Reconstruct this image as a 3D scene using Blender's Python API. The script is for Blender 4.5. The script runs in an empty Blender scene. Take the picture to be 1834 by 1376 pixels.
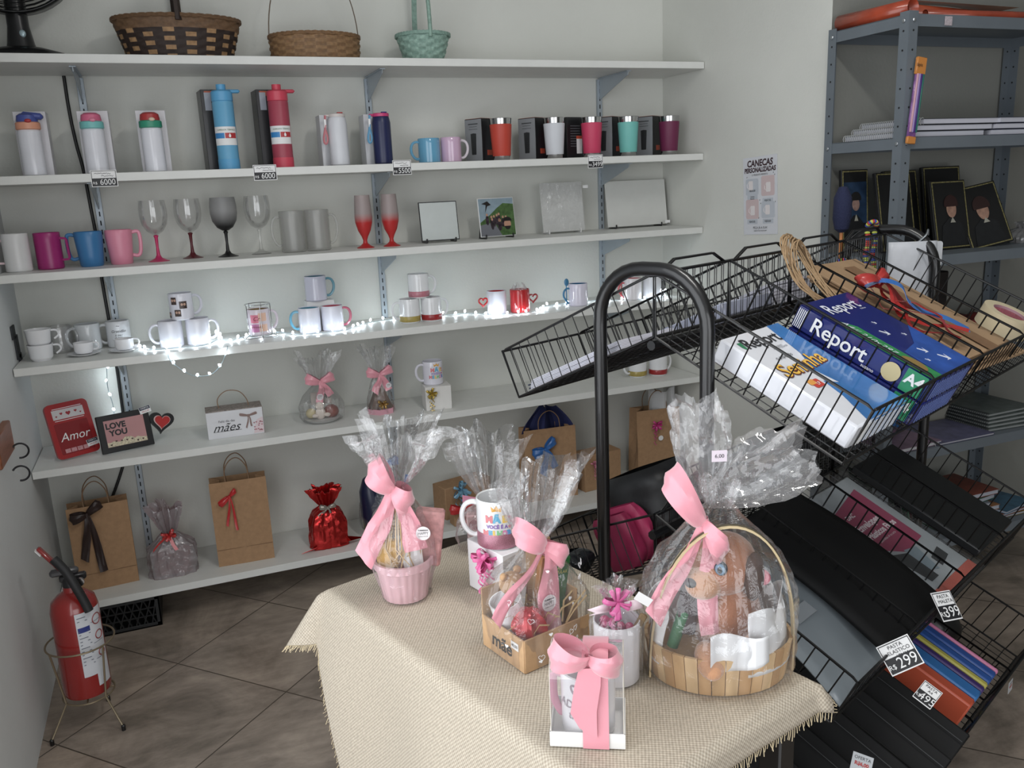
import bpy, math, random
from math import pi, sin, cos, radians, sqrt, atan2, hypot
from mathutils import Vector, Matrix, noise
random.seed(7)
SC = bpy.context.scene
COL = SC.collection

# ---------------------------------------------------------------- camera, world, light
cam_d = bpy.data.cameras.new('camera')
cam_d.sensor_width = 36.0
cam_d.lens = 36 * 1522.94 / 1834
cam_d.clip_start = 0.05
cam = bpy.data.objects.new('camera', cam_d)
COL.objects.link(cam)
cam.location = (0.50766, -3.44903, 1.52200)
cam.rotation_euler = (radians(76.69042), radians(2.42517), radians(-22.18612))
SC.camera = cam
SC.view_settings.view_transform = 'Standard'
SC.view_settings.look = 'None'
SC.view_settings.exposure = 0.0
SC.view_settings.gamma = 1.0
SC.view_settings.use_curve_mapping = False
SC.cycles.transparent_max_bounces = 24
SC.cycles.max_bounces = 8
SC.cycles.use_denoising = True
SC.cycles.sample_clamp_indirect = 6.0
wd = bpy.data.worlds.new('world'); SC.world = wd
wd.use_nodes = True
wd.node_tree.nodes['Background'].inputs[0].default_value = (0.82, 0.90, 1.0, 1)
wd.node_tree.nodes['Background'].inputs[1].default_value = 0.55

def area(name, loc, rot, sx, sy, power, color):
    l = bpy.data.lights.new(name, 'AREA'); l.shape = 'RECTANGLE'
    l.size = sx; l.size_y = sy; l.energy = power; l.color = color
    o = bpy.data.objects.new(name, l); COL.objects.link(o)
    o.location = loc; o.rotation_euler = rot
    return o
# daylight from the left, through an unseen shop-front opening added for this light
area('daylight', (-0.12, -3.05, 1.45), (0, radians(-90), 0), 2.3, 2.5, 44, (0.96, 0.98, 1.0))
# fill light added behind the viewpoint; the street door there is assumed, unseen
area('front_fill', (1.3, -5.74, 1.25), (radians(90), 0, 0), 2.4, 2.1, 44, (0.98, 0.99, 1.0))
# ceiling lamp
area('ceiling_lamp_light', (1.55, -2.5, 2.86), (0, 0, 0), 0.16, 1.1, 18, (1.0, 0.985, 0.95))

# ---------------------------------------------------------------- materials
def srgb(h):
    h = h.lstrip('#'); v = [int(h[i:i+2], 16) / 255 for i in (0, 2, 4)]
    v = [(x / 12.92 if x <= 0.04045 else ((x + 0.055) / 1.055) ** 2.4) for x in v]
    g = .3 * v[0] + .59 * v[1] + .11 * v[2]
    return tuple(g + (x - g) * .88 + .003 for x in v) + (1,)
_mats = {}
def mat(color, rough=0.5, metal=0.0, var=0.0, scale=20.0, bump=0.0, bscale=200.0, name=None, spec=0.5, coat=0.0, alpha=1.0, emit=0.0, sub=0.0, sheen=0.0, stretch=None):
    key = (color, rough, metal, var, scale, bump, bscale, spec, coat, alpha, emit, sheen, stretch)
    if key in _mats: return _mats[key]
    m = bpy.data.materials.new(name or ('mat_' + color.strip('#')))
    m.use_nodes = True
    nt = m.node_tree; b = nt.nodes['Principled BSDF']
    c = srgb(color)
    b.inputs['Base Color'].default_value = c
    b.inputs['Roughness'].default_value = rough
    b.inputs['Metallic'].default_value = metal
    b.inputs['Specular IOR Level'].default_value = spec
    b.inputs['Coat Weight'].default_value = coat
    b.inputs['Alpha'].default_value = alpha
    b.inputs['Sheen Weight'].default_value = sheen
    if emit:
        b.inputs['Emission Color'].default_value = c; b.inputs['Emission Strength'].default_value = emit
    tc = nt.nodes.new('ShaderNodeTexCoord')
    src = tc.outputs['Object']
    if stretch:
        mp = nt.nodes.new('ShaderNodeMapping'); mp.inputs['Scale'].default_value = stretch
        nt.links.new(src, mp.inputs['Vector']); src = mp.outputs['Vector']
    # every surface gets at least a faint procedural variation
    v = var if var else 0.03
    n = nt.nodes.new('ShaderNodeTexNoise'); n.inputs['Scale'].default_value = scale; n.inputs['Detail'].default_value = 4
    nt.links.new(src, n.inputs['Vector'])
    mr = nt.nodes.new('ShaderNodeMapRange')
    mr.inputs['From Min'].default_value = 0.3; mr.inputs['From Max'].default_value = 0.7
    mr.inputs['To Min'].default_value = 1 - v; mr.inputs['To Max'].default_value = 1 + v * 0.6
    nt.links.new(n.outputs['Fac'], mr.inputs['Value'])
    mx = nt.nodes.new('ShaderNodeVectorMath'); mx.operation = 'SCALE'
    mx.inputs[0].default_value = c[:3]
    nt.links.new(mr.outputs['Result'], mx.inputs['Scale'])
    nt.links.new(mx.outputs['Vector'], b.inputs['Base Color'])
    if bump:
        n2 = nt.nodes.new('ShaderNodeTexNoise'); n2.inputs['Scale'].default_value = bscale; n2.inputs['Detail'].default_value = 3
        nt.links.new(src, n2.inputs['Vector'])
        bp = nt.nodes.new('ShaderNodeBump'); bp.inputs['Strength'].default_value = bump; bp.inputs['Distance'].default_value = 0.002
        nt.links.new(n2.outputs['Fac'], bp.inputs['Height']); nt.links.new(bp.outputs['Normal'], b.inputs['Normal'])
    _mats[key] = m
    return m

def film(name, tint='#ffffff', clear=0.88, haze=0.06, rough=0.08, bump=0.5, bscale=60, gl=(0.05, 0.75)):
    """thin clear film or thin glass: transparent, with facing-dependent gloss and a little haze"""
    m = bpy.data.materials.new(name); m.use_nodes = True
    nt = m.node_tree; nt.nodes.clear()
    out = nt.nodes.new('ShaderNodeOutputMaterial')
    tr = nt.nodes.new('ShaderNodeBsdfTransparent'); t = srgb(tint); tr.inputs[0].default_value = t
    df = nt.nodes.new('ShaderNodeBsdfDiffuse'); df.inputs[0].default_value = (0.85, 0.85, 0.87, 1)
    gs = nt.nodes.new('ShaderNodeBsdfGlossy'); gs.inputs['Roughness'].default_value = rough
    lw = nt.nodes.new('ShaderNodeLayerWeight'); lw.inputs['Blend'].default_value = 0.35
    mr = nt.nodes.new('ShaderNodeMapRange'); mr.inputs['To Min'].default_value = gl[0]; mr.inputs['To Max'].default_value = gl[1]
    nt.links.new(lw.outputs['Fresnel'], mr.inputs['Value'])
    m1 = nt.nodes.new('ShaderNodeMixShader'); m1.inputs[0].default_value = haze
    m2 = nt.nodes.new('ShaderNodeMixShader')
    nt.links.new(tr.outputs[0], m1.inputs[1]); nt.links.new(df.outputs[0], m1.inputs[2])
    nt.links.new(mr.outputs[0], m2.inputs[0]); nt.links.new(m1.outputs[0], m2.inputs[1]); nt.links.new(gs.outputs[0], m2.inputs[2])
    if bump:
        tc = nt.nodes.new('ShaderNodeTexCoord')
        n2 = nt.nodes.new('ShaderNodeTexNoise'); n2.inputs['Scale'].default_value = bscale; n2.inputs['Detail'].default_value = 3
        n2.inputs['Distortion'].default_value = 1.2
        nt.links.new(tc.outputs['Object'], n2.inputs['Vector'])
        bp = nt.nodes.new('ShaderNodeBump'); bp.inputs['Strength'].default_value = bump; bp.inputs['Distance'].default_value = 0.006
        nt.links.new(n2.outputs['Fac'], bp.inputs['Height'])
        nt.links.new(bp.outputs['Normal'], gs.inputs['Normal'])
    nt.links.new(m2.outputs[0], out.inputs[0])
    return m

# ---------------------------------------------------------------- mesh builder
_txt = {}
def text_mesh(s, size=1.0, bold=0.0, shear=0.0, align='CENTER', space=1.0):
    key = (s, size, bold, shear, align, space)
    if key not in _txt:
        cu = bpy.data.curves.new('t', 'FONT'); cu.body = s; cu.size = size; cu.align_x = align; cu.align_y = 'CENTER'
        cu.offset = bold; cu.shear = shear; cu.resolution_u = 3; cu.space_line = 0.85 * space
        ob = bpy.data.objects.new('t', cu); me = ob.to_mesh()
        _txt[key] = ([v.co[:2] for v in me.vertices], [tuple(p.vertices) for p in me.polygons])
        ob.to_mesh_clear(); bpy.data.objects.remove(ob); bpy.data.curves.remove(cu)
    return _txt[key]

class MB:
    def __init__(s): s.v = []; s.f = []; s.m = []; s.k = 0; s.uv = None
    def add(s, vs, fs, T=None):
        o = len(s.v)
        s.v += [tuple(T @ Vector(v)) for v in vs] if T is not None else [tuple(v) for v in vs]
        s.f += [tuple(i + o for i in f) for f in fs]; s.m += [s.k] * len(fs)
        return s
    def box(s, c, d, b=0.0, T=None):
        x, y, z = d[0] / 2, d[1] / 2, d[2] / 2
        b = min(b, x * .9, y * .9, z * .9)
        if b <= 0:
            vs = [(c[0] + i * x, c[1] + j * y, c[2] + k * z) for i in (-1, 1) for j in (-1, 1) for k in (-1, 1)]
            fs = [(0, 1, 3, 2), (4, 6, 7, 5), (0, 4, 5, 1), (2, 3, 7, 6), (0, 2, 6, 4), (1, 5, 7, 3)]
            return s.add(vs, fs, T)
        vs = []; ix = {}
        for i in (-1, 1):
            for j in (-1, 1):
                for k in (-1, 1):
                    for a in range(3):
                        p = [i * (x - b), j * (y - b), k * (z - b)]; p[a] = (i * x, j * y, k * z)[a]
                        ix[(i, j, k, a)] = len(vs); vs.append((c[0] + p[0], c[1] + p[1], c[2] + p[2]))
        fs = []
        S = (-1, 1)
        for i in S:
            fs.append([ix[(i, j, k, 0)] for j, k in ((-1, -1), (1, -1), (1, 1), (-1, 1))])
            fs.append([ix[(j, i, k, 1)] for j, k in ((-1, -1), (1, -1), (1, 1), (-1, 1))])
            fs.append([ix[(j, k, i, 2)] for j, k in ((-1, -1), (1, -1), (1, 1), (-1, 1))])
            for j in S:
                fs.append([ix[(i, j, -1, 0)], ix[(i, j, 1, 0)], ix[(i, j, 1, 1)], ix[(i, j, -1, 1)]])
                fs.append([ix[(i, -1, j, 0)], ix[(i, 1, j, 0)], ix[(i, 1, j, 2)], ix[(i, -1, j, 2)]])
                fs.append([ix[(-1, i, j, 1)], ix[(1, i, j, 1)], ix[(1, i, j, 2)], ix[(-1, i, j, 2)]])
                for k in S: fs.append([ix[(i, j, k, 0)], ix[(i, j, k, 1)], ix[(i, j, k, 2)]])
        return s.add(vs, fs, T)
    def grid(s, fn, nu, nv, cu=False, cv=False, T=None, kf=None):
        vs = [fn(i / nu, j / nv) for i in range(nu + (0 if cu else 1)) for j in range(nv + (0 if cv else 1))]
        W = nv + (0 if cv else 1); N = nu + (0 if cu else 1)
        k0 = s.k
        o = len(s.v); s.add(vs, [], T)
        for i in range(nu):
            for j in range(nv):
                a = (i % N) * W + j % W; b = ((i + 1) % N) * W + j % W
                c = ((i + 1) % N) * W + (j + 1) % W; d = (i % N) * W + (j + 1) % W
                s.f.append((o + a, o + b, o + c, o + d)); s.m.append(kf(i, j) if kf else k0)
        return s
    def lathe(s, prof, n=32, c=(0, 0, 0), T=None, rf=None, cap=True):
        vs = []; fs = []
        P = len(prof)
        for r, z in prof:
            for i in range(n):
                t = 2 * pi * i / n; rr = r * (rf(t, z) if rf else 1)
                vs.append((c[0] + rr * cos(t), c[1] + rr * sin(t), c[2] + z))
        for p in range(P - 1):
            for i in range(n):
                j = (i + 1) % n
                fs.append((p * n + i, p * n + j, (p + 1) * n + j, (p + 1) * n + i))
        if cap:
            if prof[0][0] > 1e-4: fs.append(tuple(reversed(range(n))))
            if prof[-1][0] > 1e-4: fs.append(tuple((P - 1) * n + i for i in range(n)))
        return s.add(vs, fs, T)
    def tube(s, pts, r=0.003, n=6, closed=False, T=None, ry=None, up=None, cap=True):
        P = [Vector(p) for p in pts]; N = len(P); vs = []; fs = []
        prev = None
        for i in range(N):
            if closed: d = P[(i + 1) % N] - P[i - 1]
            else: d = P[min(i + 1, N - 1)] - P[max(i - 1, 0)]
            d = d.normalized() if d.length > 1e-9 else Vector((0, 0, 1))
            if up is not None: u = Vector(up) - d * Vector(up).dot(d)
            elif prev is not None: u = prev - d * prev.dot(d)
            else: u = d.orthogonal()
            if u.length < 1e-6: u = d.orthogonal()
            u.normalize(); prev = u; w = d.cross(u)
            rr = r[i] if isinstance(r, (list, tuple)) else r
            r2 = (ry[i] if isinstance(ry, (list, tuple)) else ry) if ry else rr
            for k in range(n):
                a = 2 * pi * (k + .5) / n
                vs.append(P[i] + u * cos(a) * rr + w * sin(a) * r2)
        for i in range(N if closed else N - 1):
            for k in range(n):
                a = i * n + k; b = i * n + (k + 1) % n; j = (i + 1) % N
                fs.append((a, b, j * n + (k + 1) % n, j * n + k))
        if not closed and cap:
            fs.append(tuple(reversed(range(n)))); fs.append(tuple((N - 1) * n + k for k in range(n)))
        return s.add(vs, fs, T)
    def strip(s, pts, wd, w, T=None, th=0.0006):
        """ribbon: centre points, width direction(s), width(s)"""
        P = [Vector(p) for p in pts]; N = len(P); vs = []; fs = []
        for i in range(N):
            a = Vector(wd[i] if isinstance(wd, list) else wd).normalized()
            ww = (w[i] if isinstance(w, (list, tuple)) else w) / 2
            d = (P[min(i + 1, N - 1)] - P[max(i - 1, 0)]); nn = d.cross(a)
            nn = nn.normalized() * th / 2 if nn.length > 1e-9 else Vector((0, 0, th / 2))
            vs += [P[i] - a * ww - nn, P[i] + a * ww - nn, P[i] + a * ww + nn, P[i] - a * ww + nn]
        for i in range(N - 1):
            for k in range(4): fs.append((i * 4 + k, i * 4 + (k + 1) % 4, i * 4 + 4 + (k + 1) % 4, i * 4 + 4 + k))
        fs.append((3, 2, 1, 0)); fs.append(tuple((N - 1) * 4 + k for k in range(4)))
        return s.add(vs, fs, T)
    def poly(s, pts, th, T=None):
        """flat outline in x,y extruded by th in z"""
        n = len(pts)
        vs = [(x, y, 0) for x, y in pts] + [(x, y, th) for x, y in pts]
        fs = [tuple(reversed(range(n))), tuple(range(n, 2 * n))] + [(i, (i + 1) % n, n + (i + 1) % n, n + i) for i in range(n)]
        return s.add(vs, fs, T)
    def ball(s, c, r, n=16, m=10, T=None, sq=None):
        r = (r, r, r) if not isinstance(r, (tuple, list)) else r
        prof = []
        vs = []; fs = []
        for j in range(1, m):
            for i in range(n):
                a = 2 * pi * i / n; b = pi * j / m
                vs.append((c[0] + r[0] * sin(b) * cos(a), c[1] + r[1] * sin(b) * sin(a), c[2] - r[2] * cos(b)))
        for j in range(m - 2):
            for i in range(n): fs.append((j * n + i, j * n + (i + 1) % n, (j + 1) * n + (i + 1) % n, (j + 1) * n + i))
        a = len(vs); vs += [(c[0], c[1], c[2] - r[2]), (c[0], c[1], c[2] + r[2])]
        for i in range(n):
            fs.append((a, (i + 1) % n, i)); fs.append((a + 1, (m - 2) * n + i, (m - 2) * n + (i + 1) % n))
        return s.add(vs, fs, T)
    def text(s, t, size, fn=None, T=None, **kw):
        vs, fs = text_mesh(t, size, **kw)
        fn = fn or (lambda x, y: (x, y, 0))
        return s.add([fn(x, y) for x, y in vs], fs, T)
    def mesh(s, name, mats, smooth=True, angle=38, fix=True):
        me = bpy.data.meshes.new(name); me.from_pydata([tuple(v) for v in s.v], [], s.f)
        for m in (mats if isinstance(mats, (list, tuple)) else [mats]): me.materials.append(m)
        me.polygons.foreach_set('material_index', s.m)
        if fix:
            import bmesh
            b = bmesh.new(); b.from_mesh(me); bmesh.ops.recalc_face_normals(b, faces=b.faces); b.to_mesh(me); b.free()
        if smooth:
            me.polygons.foreach_set('use_smooth', [True] * len(me.polygons)); me.set_sharp_from_angle(angle=radians(angle))
        me.update()
        return me
    def obj(s, name, mats, parent=None, label=None, loc=None, rot=None, smooth=True, angle=38, fix=True, solid=0, sub=0):
        me = s.mesh(name, mats, smooth, angle, fix)
        o = bpy.data.objects.new(name, me); COL.objects.link(o)
        if parent is not None: o.parent = parent
        if label: o['label'] = label
        if loc is not None: o.location = loc
        if rot is not None: o.rotation_euler = rot
        if solid:
            md = o.modifiers.new('s', 'SOLIDIFY'); md.thickness = solid; md.offset = 0
        if sub:
            md = o.modifiers.new('u', 'SUBSURF'); md.levels = sub; md.render_levels = sub
        return o

def thing(name, label, cat, loc=(0, 0, 0), rz=0, group=None, M=None):
    o = bpy.data.objects.new(name, None); COL.objects.link(o); o.empty_display_size = .05
    if M is not None: o.matrix_world = M
    else: o.location = loc; o.rotation_euler = (0, 0, rz)
    o['label'] = label; o['category'] = cat
    if group: o['group'] = group
    return o
def tag(o, label, cat, group=None):
    o['label'] = label; o['category'] = cat
    if group: o['group'] = group
    return o
def structure(o): o['kind'] = 'structure'; return o
def T3(loc=(0, 0, 0), rx=0, ry=0, rz=0, s=1):
    return Matrix.Translation(loc) @ Matrix.Rotation(rz, 4, 'Z') @ Matrix.Rotation(ry, 4, 'Y') @ Matrix.Rotation(rx, 4, 'X') @ Matrix.Scale(s, 4)
def dup(root, loc, rz, label, group=None):
    r = root.copy(); COL.objects.link(r); r.location = loc; r.rotation_euler = (0, 0, rz); r['label'] = label
    if group: r['group'] = group
    for ch in list(root.children):
        c = ch.copy(); COL.objects.link(c); c.parent = r
        for g in ch.children:
            d = g.copy(); COL.objects.link(d); d.parent = c
    return r

FRONT = T3(rx=pi / 2)      # x right, y up  ->  upright, facing -y
def heart(w, n=24):
    pts = []
    for i in range(n):
        t = 2 * pi * i / n
        pts.append((w / 34 * 16 * sin(t) ** 3, w / 34 * (13 * cos(t) - 5 * cos(2 * t) - 2 * cos(3 * t) - cos(4 * t))))
    return pts

M_black = mat('#0c0c0e', .32, 0, name='black_gloss_paint', coat=.3)
M_wire = mat('#08080a', .35, 0, name='black_wire')
M_white_cer = mat('#e9e9ec', .12, 0, name='white_ceramic', coat=.4)
M_kraft = mat('#a57f58', .85, 0, var=.10, scale=60, bump=.25, bscale=150, name='kraft_paper')
M_kraft_d = mat('#7d5c3c', .85, 0, var=.10, scale=60, name='kraft_paper_inside')
M_twine = mat('#8a6a4c', .8, name='twisted_paper_cord', var=.15, scale=200)
M_pinkr = mat('#e391a0', .30, sheen=.6, name='pink_satin', bump=.1, bscale=300, coat=.15)
M_redr = mat('#c3161c', .3, name='red_satin', coat=.2)
M_bluer = mat('#2466ae', .3, name='blue_satin', coat=.2)
M_brownr = mat('#2c1a16', .4, name='brown_satin')
M_white = mat('#e8e8e8', .5, name='white_card')
M_ink = mat('#1b1b20', .5, name='black_ink')
M_steel = mat('#b9b9b9', .18, 1.0, name='polished_steel')
F_cello = film('cellophane', haze=.045, rough=.05, bump=.8, bscale=35, gl=(.055, .50))
F_glass = film('clear_glass', haze=.015, rough=.02, bump=0, gl=(.03, .40))
F_acet = film('acetate_sheet', haze=.10, rough=.05, bump=.1, bscale=20, gl=(.07, .45))
# ---------------------------------------------------------------- room
XR = 2.66
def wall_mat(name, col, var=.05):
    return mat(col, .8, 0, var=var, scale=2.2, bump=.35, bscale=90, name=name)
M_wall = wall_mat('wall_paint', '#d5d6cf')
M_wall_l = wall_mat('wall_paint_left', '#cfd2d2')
M_wall_g = wall_mat('wall_dimmed_grey', '#858680')  # darker grey puts the dimness of the alcove into the wall colour
structure(MB().box((1.33, .05, 1.45), (2.86, .1, 2.9)).obj('wall_back', M_wall))
structure(MB().box((-.05, -.72, 1.45), (.1, 1.44, 2.9)).obj('wall_left', M_wall_l))
structure(MB().box((-.05, -3.1, 2.77), (.1, 3.32, .26)).obj('wall_left_lintel', M_wall_l))
structure(MB().box((-.05, -5.3, 1.45), (.1, 1.1, 2.9)).obj('wall_left_front', M_wall_l))
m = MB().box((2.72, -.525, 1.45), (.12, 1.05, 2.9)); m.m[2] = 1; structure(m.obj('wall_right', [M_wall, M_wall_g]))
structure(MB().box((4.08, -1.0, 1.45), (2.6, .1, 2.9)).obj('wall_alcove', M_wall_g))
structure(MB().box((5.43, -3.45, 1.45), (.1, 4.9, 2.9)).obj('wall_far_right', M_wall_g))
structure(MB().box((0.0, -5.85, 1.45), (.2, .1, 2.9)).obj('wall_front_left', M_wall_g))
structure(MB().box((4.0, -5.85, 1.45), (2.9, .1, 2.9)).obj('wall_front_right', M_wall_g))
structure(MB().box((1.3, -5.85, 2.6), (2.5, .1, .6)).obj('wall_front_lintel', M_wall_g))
structure(MB().box((2.66, -2.9, 2.95), (5.6, 5.9, .1)).obj('ceiling', wall_mat('ceiling_paint', '#c9cac8')))

def floor_mat():
    m = bpy.data.materials.new('porcelain_tile'); m.use_nodes = True; nt = m.node_tree; b = nt.nodes['Principled BSDF']
    N = nt.nodes.new; L = nt.links.new
    g = N('ShaderNodeNewGeometry')
    mp = N('ShaderNodeMapping'); mp.vector_type = 'TEXTURE'
    mp.inputs['Location'].default_value = (.376, -.629, 0); mp.inputs['Rotation'].default_value = (0, 0, radians(-46.8))
    L(g.outputs['Position'], mp.inputs['Vector'])
    br = N('ShaderNodeTexBrick'); br.offset = 0; br.squash = 1
    br.inputs['Scale'].default_value = 1; br.inputs['Brick Width'].default_value = .455; br.inputs['Row Height'].default_value = .455
    br.inputs['Mortar Size'].default_value = .0022; br.inputs['Mortar Smooth'].default_value = .1
    br.inputs['Color1'].default_value = (0.9, 0.9, 0.9, 1); br.inputs['Color2'].default_value = (1.08, 1.05, 1.02, 1)
    L(mp.outputs[0], br.inputs['Vector'])
    n1 = N('ShaderNodeTexNoise'); n1.inputs['Scale'].default_value = 3.2; n1.inputs['Detail'].default_value = 8; n1.inputs['Roughness'].default_value = .65; n1.inputs['Distortion'].default_value = .8
    L(g.outputs['Position'], n1.inputs['Vector'])
    cr = N('ShaderNodeValToRGB'); e = cr.color_ramp.elements
    e[0].position = .32; e[0].color = srgb('#6d6357'); e[1].position = .72; e[1].color = srgb('#b5a595')
    el = cr.color_ramp.elements.new(.5); el.color = srgb('#95877a')
    L(n1.outputs['Fac'], cr.inputs[0])
    n2 = N('ShaderNodeTexNoise'); n2.inputs['Scale'].default_value = 22; n2.inputs['Detail'].default_value = 6; n2.inputs['Roughness'].default_value = .7
    mpp = N('ShaderNodeMapping'); mpp.inputs['Rotation'].default_value = (0, 0, .7); mpp.inputs['Scale'].default_value = (.35, 1.2, 1)
    L(g.outputs['Position'], mpp.inputs['Vector']); L(mpp.outputs[0], n2.inputs['Vector'])
    mr = N('ShaderNodeMapRange'); mr.inputs['From Min'].default_value = .3; mr.inputs['From Max'].default_value = .7; mr.inputs['To Min'].default_value = .72; mr.inputs['To Max'].default_value = 1.15
    L(n2.outputs['Fac'], mr.inputs[0])
    m1 = N('ShaderNodeMix'); m1.data_type = 'RGBA'; m1.blend_type = 'MULTIPLY'; m1.inputs[0].default_value = 1
    L(cr.outputs[0], m1.inputs[6]); L(mr.outputs[0], m1.inputs[7])
    m2 = N('ShaderNodeMix'); m2.data_type = 'RGBA'; m2.blend_type = 'MULTIPLY'; m2.inputs[0].default_value = 1
    L(m1.outputs[2], m2.inputs[6]); L(br.outputs['Color'], m2.inputs[7])
    m3 = N('ShaderNodeMix'); m3.data_type = 'RGBA'; m3.inputs[7].default_value = srgb('#4a4036')
    L(br.outputs['Fac'], m3.inputs[0]); L(m2.outputs[2], m3.inputs[6]); L(m3.outputs[2], b.inputs['Base Color'])
    b.inputs['Roughness'].default_value = .34
    bp = N('ShaderNodeBump'); bp.inputs['Strength'].default_value = .5; bp.inputs['Distance'].default_value = .002; bp.invert = True
    L(br.outputs['Fac'], bp.inputs['Height']); L(bp.outputs[0], b.inputs['Normal'])
    return m
structure(MB().box((2.66, -2.9, -.05), (5.6, 6.0, .1)).obj('floor', floor_mat()))
# ceiling lamp fixture
t = thing('ceiling_lamp', 'white tube lamp on the ceiling above the display table', 'lamp', (1.55, -2.5, 2.9))
MB().box((0, 0, -.012), (.2, 1.2, .024), .006).obj('housing', M_white, t)

# ---------------------------------------------------------------- wall shelving
SZ = [1.973, 1.609, 1.304, 1.001, .647, .145]
SD = .324
M_mdf = mat('#d9dad6', .45, 0, name='white_melamine')
M_mdf.node_tree.nodes['Principled BSDF'].inputs['Base Color'].default_value = srgb('#d9dad6')
names = ['topmost long white shelf board, under the three baskets', 'long white shelf board holding bottles and tumblers, second from top',
         'long white shelf board holding goblets and picture tiles', 'long white shelf board lit by the string of lights',
         'long white shelf board holding frames and wrapped gifts', 'lowest long white shelf board holding paper bags']
for z, nm in zip(SZ, names):
    o = MB().box((0, 0, -.0135), (XR - .006, SD - .002, .027), .0012).obj('shelf_board', M_mdf, loc=(XR / 2, -SD / 2 - .001, z))
    tag(o, nm, 'shelf', 'wall shelf boards')
M_galv = mat('#a9b4bd', .45, .35, var=.06, scale=8, name='galvanised_rail')
M_slot = mat('#15171a', .9, name='dark_slot')
for x, nm in ((.309, 'left'), (1.319, 'middle'), (2.336, 'right')):
    t = thing('shelf_rail', {'left': 'slotted steel wall rail with brackets beside the black cable', 'middle': 'slotted steel wall rail with brackets behind the navy bottle',
              'right': 'slotted steel wall rail with brackets behind the pink tumbler'}[nm], 'shelf rail', (x, -.001, 0), 0, 'slotted rails carrying the wall shelves')
    m = MB().box((0, -.006, 1.005), (.024, .012, 1.87), .001)
    m.obj('channel', M_galv, t)
    m = MB()
    z = .1
    while z < 1.93:
        m.box((0, -.0123, z), (.004, .0012, .017)); z += .032
    m.obj('slots', M_slot, t)
    for sz in SZ:
        zt = sz - .028
        prof = [(-.012, zt), (-.012, zt - .085), (-.02, zt - .088), (-.255, zt - .016), (-.262, zt)]
        vs = [(sx, y, zz) for sx in (-.0015, .0015) for y, zz in prof]; n = 5
        m = MB().add(vs, [tuple(range(n)), tuple(reversed(range(n, 2 * n)))] + [(i, (i + 1) % n, n + (i + 1) % n, n + i) for i in range(n)])
        m.box((0, -.14, zt - .0015), (.02, .25, .003))
        m.obj('bracket', M_galv, t, smooth=False)
# black cable running down beside the left rail
pts = [(.262, -.006, 1.95), (.262, -.006, 1.83), (.268, -.006, 1.72), (.278, -.006, 1.63), (.283, -.006, 1.5), (.287, -.006, 1.38), (.283, -.006, 1.3), (.284, -.006, 1.2), (.287, -.006, 1.05), (.288, -.006, .9), (.285, -.006, .7),
       (.283, -.006, .62), (.268, -.008, .56), (.235, -.01, .48), (.2, -.012, .41), (.16, -.012, .35), (.13, -.012, .25)]
def smooth_path(P, k=6):
    P = [Vector(p) for p in P]; out = []
    for i in range(len(P) - 1):
        a, b, c, d = P[max(i - 1, 0)], P[i], P[i + 1], P[min(i + 2, len(P) - 1)]
        for j in range(k):
            t = j / k
            out.append(.5 * ((2 * b) + (c - a) * t + (2 * a - 5 * b + 4 * c - d) * t * t + (-a + 3 * b - 3 * c + d) * t ** 3))
    out.append(P[-1]); return out
tag(MB().tube(smooth_path(pts), .0058, 8).obj('cable', mat('#0b0b0c', .5, name='cable_rubber')), 'thick black cable running down the back wall behind the shelves', 'cable')

# price tags on the shelf edges
def scribble(m, x0, x1, y, a, fn, T, w=.0007, seed=0):
    rnd = random.Random(seed); x = x0; P = []
    while x < x1:
        P.append((x, y + rnd.uniform(-a, a), 0)); x += (x1 - x0) / 22
    m.strip([(p[0], p[1], .0006) for p in P], (0, 1, 0), w * 1.8, T=T, th=.0003)
def price_tag(x, z, num, label, y=-SD - .0015, w=.078, h=.052, tilt=0, group='shelf price tags', M=None, head=None, T0=None):
    if M is None: M = T3((x, y, z)) @ FRONT @ T3(rz=tilt)
    t = thing('price_tag', label, 'price tag', M=M, group=group)
    MB().box((0, 0, -.0005), (w, h, .001)).obj('card', M_white, t, smooth=False)
    m = MB().box((0, -h * .22, .0003), (w * .94, h * .48, .0006))
    for s in (-1, 1): m.box((s * w * .46, 0, .0003), (w * .02, h * .92, .0006))
    m.box((0, h * .45, .0003), (w * .94, h * .025, .0006))
    m.obj('number_panel', M_ink, t, smooth=False)
    m = MB(); m.text('R$', h * .22, lambda a, b: (a - w * .36, b - h * .27, .0009)); m.text(num, h * .5, lambda a, b: (a * .9 + w * .12, b - h * .23, .0009))
    m.obj('price', M_white, t, label='white price number', smooth=False, fix=False)
    m = MB()
    if head:
        for i, ln in enumerate(head): m.text(ln, h * .17, lambda a, b: (a + w * .04 * i, b + h * (.32 - .17 * i), .0007))
    else:
        scribble(m, -w * .36, w * .3, h * .3, h * .045, None, None, seed=int(x * 100)); scribble(m, -w * .1, w * .36, h * .14, h * .04, None, None, seed=int(x * 100) + 1)
    m.obj('handwriting', M_ink, t, smooth=False, fix=False)
    return t
price_tag(.356, 1.592, '6000', 'small price tag reading 6000 on shelf edge below the teal-lidded bottle')
price_tag(.863, 1.593, '6000', 'small price tag reading 6000 on shelf edge between blue and red bottles')
price_tag(1.35, 1.594, '5500', 'small price tag reading 5500 on shelf edge below the navy bottle', w=.07)
price_tag(2.145, 1.592, '3499', 'small price tag reading 3499 on shelf edge below the pink tumbler', w=.066)

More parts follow.
